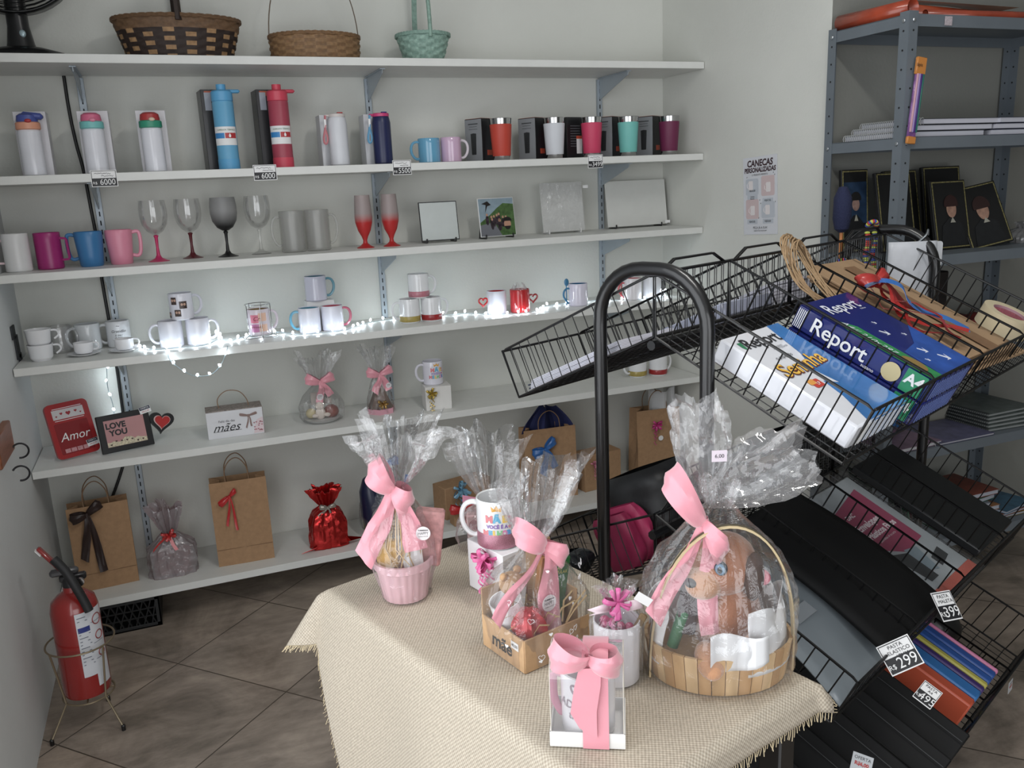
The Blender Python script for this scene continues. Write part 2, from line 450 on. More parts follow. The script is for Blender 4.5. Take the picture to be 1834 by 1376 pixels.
# poster on the right wall
P = T3((XR - .0015, -.700, 1.434)) @ Matrix.Rotation(-pi / 2, 4, 'Z') @ FRONT @ T3(rz=radians(3))
t = thing('poster', 'white price poster reading CANECAS PERSONALIZADAS taped to the bright right wall', 'poster', M=P)
MB().box((0, 0, 0), (.203, .295, .0008)).obj('sheet', mat('#d4d6dc', .4, name='poster_paper'), t, smooth=False)
m = MB(); Z = .001
m.text('CANECAS', .034, lambda a, b: (a, b + .122, Z), bold=.0012, shear=.1); m.text('PERSONALIZADAS', .0245, lambda a, b: (a * .92, b + .097, Z), bold=.001, shear=.1)
m.obj('title', mat('#3a1c26', .6, name='poster_maroon_ink'), t, smooth=False, fix=False)
m = MB(); m.text('O PRESENTE PERFEITO', .0095, lambda a, b: (a, b + .079, Z)); m.text('PEÇA JÁ A SUA!', .0125, lambda a, b: (a, b - .122, Z)); m.text('DIRETO NO WHATSAPP', .007, lambda a, b: (a, b - .134, Z))
for cx, cy, pr_, cap in ((-.045, .006, 'R$30,00', 'Caneca\nBranca'), (.047, -.02, 'R$47,00', ''), (-.047, -.098, 'R$45,00', ''), (.047, -.098, 'R$50,00', '')):
    if cap: m.text(cap, .009, lambda a, b: (a + cx, b + cy - .012, Z + .0008))
    m.text(pr_, .011, lambda a, b: (a + cx, b + cy + (.014 if cap else 0), Z + .0008))
for cx, cy in ((-.08, .07), (.078, .078), (.085, .07), (-.003, -.02), (.002, -.033), (.088, -.03), (-.01, -.088)): m.poly([(cx, cy), (cx + .003, cy + .002), (cx + .004, cy + .006), (cx + .001, cy + .005)], .0003, T=T3((0, 0, Z - .0004)))
m.obj('lettering', M_ink, t, smooth=False, fix=False)
def rr(cx, cy, w, h, r=.008, n=4):
    pts = []
    for qx, qy, a0 in ((1, 1, 0), (-1, 1, 90), (-1, -1, 180), (1, -1, 270)):
        for i in range(n + 1):
            a = radians(a0 + 90 * i / n); pts.append((cx + qx * (w / 2 - r) + r * cos(a), cy + qy * (h / 2 - r) + r * sin(a)))
    return pts
m = MB()
for cx, cy in ((.047, .035), (-.047, -.05)): m.poly(rr(cx, cy, .078, .075), .0003, T=T3((0, 0, .0004)))
m.obj('pink_panel', mat('#cfb9ba', .5, name='poster_pink'), t, smooth=False)
m = MB()
for cx, cy in ((-.047, .035), (.047, -.055)): m.poly(rr(cx, cy, .078, .062), .0003, T=T3((0, 0, .0004)))
for cx, cy in ((.047, -.02), (-.047, -.098), (.047, -.098), (-.045, -.003)): m.poly(rr(cx, cy, .062, .018, .002), .0004, T=T3((0, 0, .0007)))
m.obj('grey_panel', mat('#bcc2cb', .5, name='poster_grey'), t, smooth=False)
m = MB()
for cx, cy in ((.05, .03), (-.045, -.055), (.045, -.055), (-.055, .04)):
    m.poly(rr(cx, cy, .026, .036, .004), .0003, T=T3((0, 0, .0008))); m.tube([(cx - .013, cy + .012, .0012), (cx - .022, cy + .006, .0012), (cx - .022, cy - .006, .0012), (cx - .013, cy - .012, .0012)], .0012, 4)
m.obj('mug_picture', mat('#e3dcdc', .5, name='poster_light'), t, smooth=False)

# black tape patch / switch on left wall, small cabinet edge at the left with hooks
m = MB(); m.box((.003, -.17, 1.05), (.006, .06, .08), .001); m.box((.003, -.2, 1.105), (.006, .06, .045), .001); m.box((.003, -.15, 1.0), (.006, .05, .05), .001)
tag(m.obj('tape_patch', mat('#22262b', .6, name='dark_tape')), 'torn dark tape patch stuck low on the left wall above the lit shelf', 'tape')
t = thing('wooden_hook_rack', 'orange-brown wooden hook rack end at left edge of the photo', 'hook rack', (.0, -.7, .86))
MB().box((.012, -.05, 0), (.022, .22, .09), .003, T=T3(ry=radians(0))).obj('board', mat('#8a4f2c', .45, var=.25, scale=14, name='varnished_wood', stretch=(1, 1, 6)), t)
for k, (yy, zz) in enumerate(((.03, -.045), (-.02, -.1))):
    m = MB(); pts = [(.02 + .02 + .022 * cos(a), yy, zz + .022 * sin(a)) for a in [radians(150 - 15 * i) for i in range(18)]]
    m.tube(pts, .003, 6); m.obj('hook', mat('#3c3c40', .4, .7, name='dark_metal'), t)
# ---------------------------------------------------------------- makers for shelf goods
def mug(label, loc, body='#e4e4ea', inner=None, hcol=None, hang=0, r=.041, h=.095, style='c', band=None, group=None, plastic=False, gm=None, name='mug', prints=None, taper=0, cat='mug'):
    t = thing(name, label, cat, loc, 0, group)
    mb = gm or mat(body, .35 if plastic else .1, coat=0 if plastic else .4)
    rt = r; rb = r - taper
    e = .0035
    prof = [(rb * .55, .002), (rb * .9, .0), (rb, .004), (rb + (rt - rb) * .35, h * .3), (rt, h * .8), (rt, h - .002), (rt - .0015, h), (rt - e, h - .002), (rt - e, h * .8), (rb - e, .008), (0.0005, .006)]
    MB().lathe(prof, 36, cap=False).obj('body', mb, t)
    if inner:
        MB().lathe([(rt - e - .0004, h - .003), (rt - e - .0004, h * .8), (rb - e - .0006, .012), (.0005, .0085)], 32, cap=False).obj('lining', mat(inner, .15, coat=.4), t)
    hm = mat(hcol, .3 if plastic else .12, coat=.2) if hcol else mb
    m = MB(); T = Matrix.Rotation(hang, 4, 'Z')
    if style == 'c':
        P = [(rt - .003, 0, h * .84), (rt + .008, 0, h * .87), (rt + .022, 0, h * .80), (rt + .029, 0, h * .62), (rt + .027, 0, h * .40), (rt + .017, 0, h * .23), (rt + .005, 0, h * .17), (rb - .003, 0, h * .2)]
        m.tube(smooth_path(P, 4), .0045, 8, T=T, ry=.0052)
    elif style == 'flat':
        P = [(rt - .003, 0, h * .9), (rt + .012, 0, h * .93), (rt + .022, 0, h * .88), (rt + .024, 0, h * .6), (rt + .02, 0, h * .32), (rt + .01, 0, h * .22), (rb - .003, 0, h * .26)]
        m.tube(smooth_path(P, 4), .0032, 6, T=T, ry=.006, up=(0, 1, 0))
    elif style == 'rect':
        P = [(rt - .003, 0, h * .84), (rt + .018, 0, h * .82), (rt + .021, 0, h * .78), (rt + .024, 0, h * .3), (rt + .02, 0, h * .25), (rb - .003, 0, h * .24)]
        m.tube(P, .004, 4, T=T, ry=.005, up=(0, 1, 0))
    elif style == 'heart':
        hp = heart(.04, 28)
        m.tube([(rt + .021 + b * cos(.5) - a * sin(.5), 0, h * .55 + a * cos(.5) + b * sin(.5)) if False else (rt + .019 + a, 0, h * .56 + b) for a, b in hp], .0036, 7, closed=True, T=T)
    elif style == 'spoon':
        P = [(rt - .003, 0, h * .78), (rt + .010, 0, h * .8), (rt + .024, 0, h * .68), (rt + .026, 0, h * .45), (rt + .014, 0, h * .25), (rt + .004, 0, h * .12)]
        m.tube(smooth_path(P, 4), .0042, 8, T=T)
    m.obj('handle', hm, t)
    if style == 'spoon':
        m = MB(); m.tube([(rt + .013, 0, .004), (rt + .013, 0, h * .95)], .0026, 6, T=T); m.ball((rt + .012, 0, h * 1.08), (.011, .005, .016), T=T)
        m.obj('spoon', hm, t)
    if band:
        MB().lathe([(rt + .0004, .006), (rt + .0011, .007), (rt + .0011, .027), (rt + .0004, .028)], 36, cap=False).obj('satin_band', mat(band, .3, var=.15, scale=60, coat=.2), t)
    return t
def wrap(r, a0, z0):
    """map flat x,y to the side of a cylinder of radius r facing angle a0"""
    return lambda x, y, o=.0006: ((r + o) * cos(a0 + x / r), (r + o) * sin(a0 + x / r), z0 + y)

# ---- shelf 3: plastic mugs
z = SZ[2]
mug('white plastic mug with a square handle, leftmost on the goblet shelf', (.055, -.2, z), '#dcdcdc', hang=pi, r=.04, h=.125, style='rect', plastic=True, name='plastic_mug', hcol='#e9c9cf')
mug('magenta plastic mug standing right of the white one', (.146, -.17, z), '#a3106f', hang=-.3, r=.041, h=.122, style='rect', plastic=True, name='plastic_mug')
mug('blue plastic mug with handle on its left', (.272, -.17, z), '#2f78b0', hang=pi - .1, r=.045, h=.118, style='flat', plastic=True, name='plastic_mug', taper=.008)
mug('pink plastic mug touching the blue one', (.366, -.155, z), '#e48aa4', hang=.1, r=.044, h=.118, style='flat', plastic=True, name='plastic_mug', taper=.008)
# goblets
def grad_mat(name, lo, hi, z0, z1, al0, al1, rough=.4):
    m = mat(lo, rough, name=name, spec=.5, var=.031 + .0001 * len(_mats)).copy(); m.name = name
    nt = m.node_tree; b = nt.nodes['Principled BSDF']
    g = nt.nodes.new('ShaderNodeTexCoord'); sp = nt.nodes.new('ShaderNodeSeparateXYZ'); nt.links.new(g.outputs['Object'], sp.inputs[0])
    mr = nt.nodes.new('ShaderNodeMapRange'); mr.inputs['From Min'].default_value = z0; mr.inputs['From Max'].default_value = z1
    nt.links.new(sp.outputs['Z'], mr.inputs[0])
    mx = nt.nodes.new('ShaderNodeMix'); mx.data_type = 'RGBA'; mx.inputs[6].default_value = srgb(lo); mx.inputs[7].default_value = srgb(hi)
    nt.links.new(mr.outputs[0], mx.inputs[0]); nt.links.new(mx.outputs[2], b.inputs['Base Color'])
    ma = nt.nodes.new('ShaderNodeMapRange'); ma.inputs['From Min'].default_value = z0; ma.inputs['From Max'].default_value = z1
    ma.inputs['To Min'].default_value = al0; ma.inputs['To Max'].default_value = al1
    nt.links.new(sp.outputs['Z'], ma.inputs[0]); nt.links.new(ma.outputs[0], b.inputs['Alpha'])
    return m
F_frost = film('frosted_glass', tint='#f0f0ee', haze=.11, rough=.35, bump=0, gl=(.03, .16))
def goblet(label, loc, stem_mat, bowl_mat, h=.212, rb=.047, group='stemmed goblets on the shelf'):
    t = thing('goblet', label, 'goblet', loc, 0, None)
    k = h / .212
    MB().lathe([(.036 * k, .0), (.036 * k, .0015), (.028 * k, .004), (.012 * k, .012), (.0065, .022), (.0045, .05), (.006, .082 * k), (.009, .09 * k), (.004, .093 * k)], 28).obj('stem', stem_mat, t)
    MB().lathe([(.0008, .0925 * k), (.011, .094 * k), (.028, .105 * k), (.042, .128 * k), (rb, .155 * k), (rb, .18 * k), (rb - .004, h), (rb - .0055, h), (rb - .0015, .18 * k), (rb - .0018, .155 * k), (.0405, .129 * k), (.027, .107 * k), (.0006, .096 * k)], 36, cap=False).obj('bowl', bowl_mat, t)
    return t
goblet('clear goblet with a hot pink stem beside the pink plastic mug', (.486, -.15, z), mat('#c81560', .3), F_glass)
goblet('clear goblet with a dark red stem, second goblet from left', (.602, -.10, z), mat('#5c0d1c', .3), F_glass)
goblet('goblet fading from black stem to frosted clear rim', (.722, -.15, z), mat('#101012', .35), grad_mat('black_fade', '#141416', '#a2a2a2', .11, .165, 1, .55))
goblet('fully clear goblet with clear stem beside the black one', (.842, -.13, z), F_glass, F_glass)
for x, hg, nm in ((.96, pi, 'frosted glass beer mug with handle on its left'), (1.052, 0, 'frosted glass beer mug with handle on its right')):
    mug(nm, (x, -.15, z), gm=F_frost, hang=hg, r=.046, h=.152, style='c', name='frosted_mug', hcol=None)
def pilsner(label, x):
    t = thing('pilsner_glass', label, 'glass', (x, -.19, z))
    MB().lathe([(.033, 0), (.033, .002), (.02, .008), (.009, .018), (.0075, .028), (.012, .042), (.024, .065), (.032, .095), (.0335, .115), (.031, .16), (.0285, .197), (.027, .197), (.0295, .16), (.032, .115), (.022, .067), (.0006, .035)], 32, cap=False).obj('glass', G_red, t)
G_red = grad_mat('red_fade', '#b90d0d', '#b3a3a1', .095, .13, 1, .62)
pilsner('footed beer glass fading from red to frosted, left of the pair', 1.222)
pilsner('footed beer glass fading from red to frosted, right of the pair', 1.325)
# tiles on easels
def easel_tile(name, label, x0, x1, y, h, facem, tilt=.14, wedge='#1b1b1d', cat='tile', th=.005, rz=0):
    w = x1 - x0
    t = thing(name, label, cat, ((x0 + x1) / 2, y, z), rz)
    T = T3((0, 0, .008), rx=-tilt)
    MB().box((0, 0, h / 2), (w, th, h), .0008, T=T).obj('plate', facem, t)
    for s in (-1, 1):
        m = MB(); P = [(s * w * .38, .055, .0035), (s * w * .38, -.012, .0035), (s * w * .38, -.012, .018)]
        m.tube(P, .0032, 6); m.tube([(s * w * .38, .0535, .0035), (s * w * .38, .028, h * .7)], .0025, 6)
        m.obj('easel_leg', mat(wedge, .4), t)
    return t, T
M_mirror = mat('#dfe6e4', .04, 1.0, name='mirror')
t, T = easel_tile('mirror_tile', 'square frameless mirror tile on small black easel feet', 1.448, 1.605, -.18, .152, mat('#222426', .4))
MB().box((0, -.0028, .076), (.15, .0008, .145), T=T).obj('mirror_face', mat('#c9d0ce', .3, .2, name='whitish_mirror'), t)
t, T = easel_tile('photo_tile', 'square glossy photo tile showing a group in a green landscape', 1.70, 1.862, -.16, .155, M_white, rz=.1)
def photo(parent, T, w, h, seed, T2=None):
    rnd = random.Random(seed)
    m = MB(); m.box((0, 0, 0), (w, h, .0006), T=T); m.obj('sky_area', mat('#8ba0ad', .15, var=.15, scale=30), parent, smooth=False)
    m = MB(); m.poly([(-w / 2, -.02), (-w * .2, .01), (0, .035), (w * .2, .055), (w / 2, .05), (w / 2, -h / 2), (-w / 2, -h / 2)], .0004, T=T @ T3((0, 0, .0003))); m.obj('hill_area', mat('#4c6b3a', .2, var=.35, scale=60), parent, smooth=False)
    m = MB(); m.poly([(-w / 2, -.03), (-w * .1, -.02), (w * .1, -h / 2), (-w / 2, -h / 2)], .0004, T=T @ T3((0, 0, .0006))); m.obj('road_area', mat('#6f7178', .3), parent, smooth=False)
    m1, m2 = MB(), MB()
    for i in range(11):
        x = rnd.uniform(-w * .3, w * .25); y = rnd.uniform(-.02, .012)
        m1.poly([(x + .008 * cos(a), y - .018 + .02 * sin(a)) for a in [k * pi / 5 for k in range(10)]], .0004, T=T @ T3((0, 0, .0008 + i * 1e-5)))
        m2.poly([(x + .0045 * cos(a), y + .004 + .0055 * sin(a)) for a in [k * pi / 5 for k in range(10)]], .0004, T=T @ T3((0, 0, .001)))
    m1.obj('figures', mat('#3d3038', .3, var=.9, scale=90), parent, smooth=False)
    x, y = w * .28, -.03
    m2.poly([(x + .016 * cos(a), y + .02 * sin(a)) for a in [k * pi / 8 for k in range(16)]], .0004, T=T @ T3((0, 0, .0012))); m2.obj('faces', mat('#b98a70', .3), parent, smooth=False)
    m3 = MB(); m3.poly([(x + .02 * cos(a), y + .012 + .017 * sin(a)) for a in [k * pi / 8 for k in range(9)]], .0004, T=T @ T3((0, 0, .0015)))
    m3.poly([(x + .014 * cos(a), y - .008 + .014 * sin(a)) for a in [pi + k * pi / 8 for k in range(9)]], .0004, T=T @ T3((0, 0, .0015)))
    m3.poly([(-w * .33, .02), (-w * .3, .05), (-w * .42, .055), (-w * .25, .065), (-w * .15, .05), (-w * .26, .045)], .0004, T=T @ T3((0, 0, .0015)))
    m3.obj('dark_shapes', mat('#1a1513', .4), parent, smooth=False)
photo(t, T @ T3((0, -.0031, .0775)) @ FRONT, .157, .15, 3)
t, T = easel_tile('wrapped_tile', 'square white tile in crinkled clear wrap on white easel feet', 1.995, 2.19, -.13, .205, mat('#cfd0cd', .35), wedge='#d8d8d8')
MB().grid(lambda u, v: ((u - .5) * .2, -.006 - .003 * noise.noise(Vector((u * 9, v * 9, 2))) , .002 + v * .205), 26, 26, T=T).obj('plastic_wrap', film('crinkled_wrap', haze=.06, rough=.12, bump=.9, bscale=28, gl=(.10, .4)), t, angle=180, fix=False)
MB().box((.098, -.012, .19), (.024, .001, .012)).obj('sticker', M_white, t)
t, T = easel_tile('blank_canvas', 'wide blank white panel on black easel feet, right end of goblet shelf', 2.335, 2.64, -.07, .20, mat('#d0d1cd', .4))
MB().box((.135, -.03, .02), (.026, .001, .012)).obj('sticker', M_white, t)

# ---- shelf 2: bottles
z = SZ[1]
M_bw = mat('#dfe0e8', .25, coat=.3, name='white_bottle_paint')
def carton(label, x, y, w, d, h, col, rz=0, extra=None):
    t = thing('carton', label, 'box', (x, y, z), rz)
    MB().box((0, 0, h / 2), (w, d, h), .0012).obj('case', mat(col, .35, coat=.1), t)
    return t
def kids(label, x, lid, ring, button, blabel, up=False):
    t = thing('kids_bottle', label, 'bottle', (x, -.23, z), 0)
    MB().lathe([(.030, 0), (.0345, .004), (.0345, .135), (.033, .142), (.029, .146)], 32).obj('body', M_bw, t)
    MB().lathe([(.031, .143), (.0365, .146), (.036, .165), (.032, .168)], 32).obj('collar', mat(ring, .4), t)
    m = MB(); m.lathe([(.031, .168), (.0315, .174), (.029, .188), (.02, .194), (.001, .1955)], 28)
    if up: m.box((-.006, 0, .188), (.062, .034, .02), .007, T=T3((0, 0, 0), ry=.12))
    m.obj('lid', mat(lid, .4), t)
    MB().ball((.006, -.036, .170), (.010, .005, .006)).obj('button', mat(button, .4), t)
    b = carton(blabel, x + .004, -.148, .095, .08, .205, '#cfcdd2')
kids('white kids bottle with blue lid and orange collar, leftmost bottle', .152, '#4554a0', '#e39a78', '#b52530', 'pale carton directly behind the blue-lidded bottle', up=True)
kids('white kids bottle with pink lid and teal collar', .338, '#d75f86', '#6ec0be', '#e07f9c', 'pale carton directly behind the pink-lidded bottle')
kids('white kids bottle with red lid and green collar', .517, '#b02a2c', '#1f9272', '#d9bfa6', 'pale carton directly behind the red-lidded bottle')
def big_bottle(label, x, c1, c2, blabel):
    t = thing('sport_bottle', label, 'bottle', (x, -.215, z), 0)
    MB().lathe([(.032, 0), (.0355, .003), (.0355, .225), (.033, .23)], 36).obj('body', mat(c1, .45), t)
    MB().lathe([(.0362, .0), (.0364, .034), (.0358, .036)], 36, cap=False).obj('base_sleeve', mat(c2, .45), t)
    m = MB(); m.lathe([(.034, .229), (.036, .231), (.036, .26), (.031, .265), (.016, .267), (.016, .285), (.001, .286)], 32)
    m.box((.036, -.004, .262), (.05, .022, .012), .005, T=T3(ry=0)); m.obj('cap', mat(c2, .4), t)
    m = MB(); m.grid(lambda u, v: (.0362 * cos(-pi * .95 + u * pi * .8), .0362 * sin(-pi * .95 + u * pi * .8), .082 + v * .062), 16, 1); m.obj('paper_label', M_white, t, fix=False)
    m = MB(); m.grid(lambda u, v: (.0366 * cos(-pi * .55 + u * pi * .36), .0366 * sin(-pi * .55 + u * pi * .36), .105 + v * .018), 8, 1); m.obj('red_label_panel', mat('#b9252b', .4), t, fix=False)
    m = MB(); m.grid(lambda u, v: (.0366 * cos(-pi * .93 + u * pi * .36), .0366 * sin(-pi * .93 + u * pi * .36), .105 + v * .018), 8, 1); m.obj('blue_label_panel', mat('#2b86c9', .4), t, fix=False)
    m = MB(); f = wrap(.0366, -pi * .5, .133)
    m.text('GARRAFA TÉRMICA', .0075, lambda a, b: f(a, b)); m.obj('label_lettering', mat('#4d7a55', .5), t, smooth=False, fix=False)
    m = MB(); f = wrap(.0369, -pi * .42, .114); m.poly([(-.003, -.006), (.003, -.006), (.004, .0), (0, .008), (-.004, 0)], .0002, T=T3((.01, -.0373, .114)) @ FRONT); m.obj('flame_mark', M_white, t, smooth=False)
    b = carton(blabel, x - .028, -.115, .085, .085, .275, '#1b1c20', rz=.1)
    MB().box((.0, -.0428, .262), (.06, .0008, .016)).obj('orange_strip', mat('#b5502a', .4), b)
    MB().box((-.02, -.043, .235), (.022, .0008, .06)).obj('bottle_picture', mat('#9aa0ac', .4), b)
big_bottle('tall light blue sport bottle in front of a black carton', .757, '#5aa7cf', '#4fa3d3', 'tall black carton behind the blue sport bottle')
big_bottle('tall red sport bottle in front of a black carton', .944, '#a8394f', '#cf3550', 'tall black carton behind the red sport bottle')
def strap_bottle(label, x, c1, lid, strap, s2, blabel):
    t = thing('strap_bottle', label, 'bottle', (x, -.22, z))
    MB().lathe([(.028, 0), (.0345, .006), (.0345, .15), (.031, .168), (.028, .173)], 36).obj('body', mat(c1, .35), t)
    m = MB(); m.lathe([(.0305, .172), (.031, .182), (.028, .184), (.001, .185)], 32); m.box((-.03, 0, .178), (.03, .014, .008), .003); m.obj('lid', mat(lid, .4), t)
    MB().box((.008, -.02, .186), (.02, .014, .004), .001).obj('lid_latch', mat(s2, .4), t)
    m = MB(); m.tube(smooth_path([(-.042, -.004, .178), (-.045, -.006, .15), (-.047, -.008, .13), (-.054, -.008, .10), (-.052, -.008, .082), (-.044, -.008, .082), (-.04, -.008, .10), (-.045, -.008, .128)]), .0028, 6, ry=.005); m.obj('strap', mat(strap, .6), t)
    MB().box((-.045, -.007, .15), (.008, .006, .03), .001).obj('strap_clip', M_white, t)
    carton(blabel, x - .014, -.135, .082, .08, .185, '#c7c8cc')
strap_bottle('white steel bottle with pinkish wrist strap', 1.147, '#d4d6dc', '#cfc8c4', '#c5767e', '#b02a2c', 'pale carton behind the white strap bottle')
strap_bottle('navy steel bottle with pink lid and blue wrist strap', 1.31, '#1b2350', '#cf2f73', '#5b9dc4', '#27307a', 'pale carton behind the navy bottle')
mug('light blue mug with handle on its left, on the bottle shelf', (1.495, -.2, z), '#5fa3c6', hang=pi, r=.042, h=.092, style='c')
mug('pale pink mug with white handle on its right, on the bottle shelf', (1.583, -.2, z), '#cfadc9', hang=0, hcol='#ded6de', r=.040, h=.094, style='c')
def tumbler(label, x, col, blabel, bx, dark=False):
    t = thing('steel_tumbler', label, 'tumbler', (x, -.23, z))
    MB().lathe([(.029, 0), (.031, .002), (.033, .018)], 36, cap=True).obj('steel_base', M_steel, t)
    MB().lathe([(.0345, .017), (.0355, .019), (.043, .135), (.0415, .137)], 36, cap=False).obj('painted_sleeve', mat(col, .5), t)
    MB().lathe([(.0415, .136), (.0435, .158), (.0425, .159), (.041, .157), (.036, .10), (.001, .10)], 36, cap=False).obj('steel_rim', M_steel, t)
    b = carton(blabel, bx, -.13, .088, .088, .165, '#17181b', rz=.5 if not dark else .2)
    if dark:
        m = MB()
        for k in range(9): m.box((0, -.0443, .05 + k * .01), (.05, .0006, .003))
        m.obj('small_print', mat('#5a5c60', .5), b)
        m = MB(); m.box((.02, -.0447, .05), (.028, .0006, .06)); m.obj('sticker', M_white, b)
        MB().box((.02, -.0447, .085), (.03, .0007, .012)).obj('orange_sticker', mat('#c5451f', .5), b)
    else:
        MB().box((-.0443, 0, .0825), (.0008, .086, .16)).obj('grey_side_panel', mat('#85888c', .4), b)
        m = MB(); m.lathe([(.011, 0), (.012, .003), (.015, .08), (.001, .082)], 12, T=T3((-.0447, 0, .028)) @ Matrix.Scale(.06, 4, (1, 0, 0))); m.obj('tumbler_picture', mat('#26282a', .4), b)
        m = MB()
        for k, w in enumerate((.05, .04, .045)): m.box((-.0449, 0, .145 - k * .01), (.0006, w, .004 if k == 0 else .0015))
        m.obj('box_lettering', mat('#3e4044', .5), b)
        MB().box((0, -.0443, .035), (.03, .0008, .02)).obj('orange_panel', mat('#bb431d', .4), b)
        MB().box((0, 0, .1655), (.084, .084, .001)).obj('orange_top', mat('#a85430', .4), b)
tumbler('orange-red steel tumbler in front of its grey-sided box', 1.782, '#c2361c', 'grey and black tumbler box behind the orange-red tumbler', 1.735)
tumbler('white steel tumbler, second from the left among five', 2.012, '#cfd2d8', 'grey and black tumbler box behind the white tumbler', 1.965)
tumbler('hot pink steel tumbler in front of an all-black box', 2.18, '#cf2c5c', 'all-black tumbler box with small print behind the pink tumbler', 2.125, True)
tumbler('mint green steel tumbler, second from the right', 2.35, '#67bdb5', 'grey and black tumbler box behind the mint tumbler', 2.315)
tumbler('dark purple steel tumbler, rightmost, near the right wall', 2.548, '#6c1545', 'grey and black tumbler box behind the purple tumbler', 2.51)

# ---- shelf 1: woven baskets and fan
z = SZ[0]
def weave(name, label, loc, rb, rt, h, rows, n, cols, oval=1.0, hm=None, hh=.3, hr=.004, handle='arc', amp=.0035, rim_rows=0, pick=None):
    t = thing(name, label, 'basket', loc)
    mats = [mat(c, .65, var=.25, scale=90) for c in cols]
    S = 2
    def rf(v): return rb + (rt - rb) * v
    def f(u, v):
        row = min(int(v * rows * S), rows * S - 1) // S; a = 2 * pi * u
        seg = int(u * n * 4 + 1e-6) // 4
        fr = (v * rows) % 1
        k = 1 if (seg + row) % 2 == 0 else -1
        phase = sin(pi * ((u * n) % 1))
        r = rf(v) + amp * k * phase
        return (r * cos(a), r * oval * sin(a), h * v)
    m = MB(); m.grid(f, n * 4, rows * S, cu=True, kf=lambda i, j: pick(i // 4, j // S) if pick else ((i // 4 + j // S) % 2 if len(cols) > 1 else 0))
    m.obj('woven_side', mats, t, fix=False, solid=.003, angle=60)
    MB().lathe([(rb, .002), (rb, .005)], 32, T=Matrix.Scale(oval, 4, (0, 1, 0))).obj('bottom', mats[0], t)
    m = MB()
    for k in range(3):
        m.tube([((rt + .002) * cos(a), (rt + .002) * oval * sin(a), h - .004 + .004 * sin(a * 14 + k * 2.1)) for a in [2 * pi * i / 90 for i in range(90)]], .004, 5, closed=True)
    m.obj('rim', mats[-1], t)
    m = MB()
    if handle == 'arc':
        m.tube([(rt * cos(a), 0, h - .02 + hh * sin(a)) for a in [pi * i / 30 for i in range(31)]], hr, 6, ry=hr)
    elif handle == 'front':
        m.tube([(0, rt * oval * cos(a), h - .02 + hh * sin(a)) for a in [pi * i / 30 for i in range(31)]], hr, 6, ry=hr * 1.6)
    m.obj('handle', hm or mats[0], t)
    return t
weave('woven_basket', 'large dark brown and tan checked woven basket on the top shelf', (.645, -.155, z), .165, .205, .135, 10, 34, ['#2b1a12', '#a07a4e', '#6b4d30'], .62,
      hh=.26, hr=.009, handle='front', pick=lambda i, j: 2 if j >= 7 else (1 if (i % 2 == 0 and j % 2 == (i // 2) % 2) else 0))
weave('woven_basket', 'low honey-coloured wicker basket with thin wire handle', (1.105, -.155, z), .155, .160, .092, 8, 26, ['#8d6a42', '#7e5c38'], .75,
      hm=mat('#6b5c4c', .5), hh=.30, hr=.0022, handle='arc')
weave('woven_basket', 'small pale mint basket with tall flat handle', (1.51, -.16, z), .068, .1, .105, 8, 18, ['#8fb0a2', '#82a396'], 1.0, hh=.3, hr=.007, handle='front')
t = thing('desk_fan', 'black desk fan foot and guard at the top left corner', 'fan', (.165, -.17, z))
Mf = mat('#101113', .3, name='fan_plastic')
MB().lathe([(.135, 0), (.14, .006), (.13, .018), (.07, .035), (.001, .045)], 36, T=Matrix.Scale(.85, 4, (0, 1, 0))).obj('base', Mf, t)
MB().lathe([(.048, .02), (.04, .05), (.032, .10), (.03, .2), (.001, .21)], 24).obj('neck', Mf, t)
MB().ball((.012, -.033, .075), (.010, .005, .012)).obj('badge', mat('#9fb6bd', .3, .3), t)
m = MB()
for k in range(15):
    rr_ = .03 + .012 * k
    m.tube([(rr_ * cos(a), -.06 - .03 * cos(k / 15 * pi / 2), .345 + rr_ * sin(a)) for a in [2 * pi * i / 40 for i in range(40)]], .0016, 4, closed=True)
    m.tube([(rr_ * cos(a), .03 + .03 * cos(k / 15 * pi / 2), .345 + rr_ * sin(a)) for a in [2 * pi * i / 40 for i in range(40)]], .0016, 4, closed=True)
m.obj('guard', Mf, t)
m = MB(); m.grid(lambda u, v: (.207 * cos(2 * pi * u), -.05 + .07 * v, .345 + .207 * sin(2 * pi * u)), 48, 2, cu=True); m.obj('guard_ring', Mf, t, fix=False, solid=.006)
m = MB(); m.lathe([(.05, -.02), (.055, .03), (.001, .05)], 24, T=T3((0, .03, .345), rx=-pi / 2)); m.obj('motor', Mf, t)
m = MB()
for k in range(3):
    a = k * 2 * pi / 3 + .4
    m.grid(lambda u, v: ((.03 + .14 * u) * cos(a + (v - .5) * .9), -.02 + .025 * (v - .5), .345 + (.03 + .14 * u) * sin(a + (v - .5) * .9)), 6, 6)
m.obj('blade', Mf, t, fix=False, solid=.002)
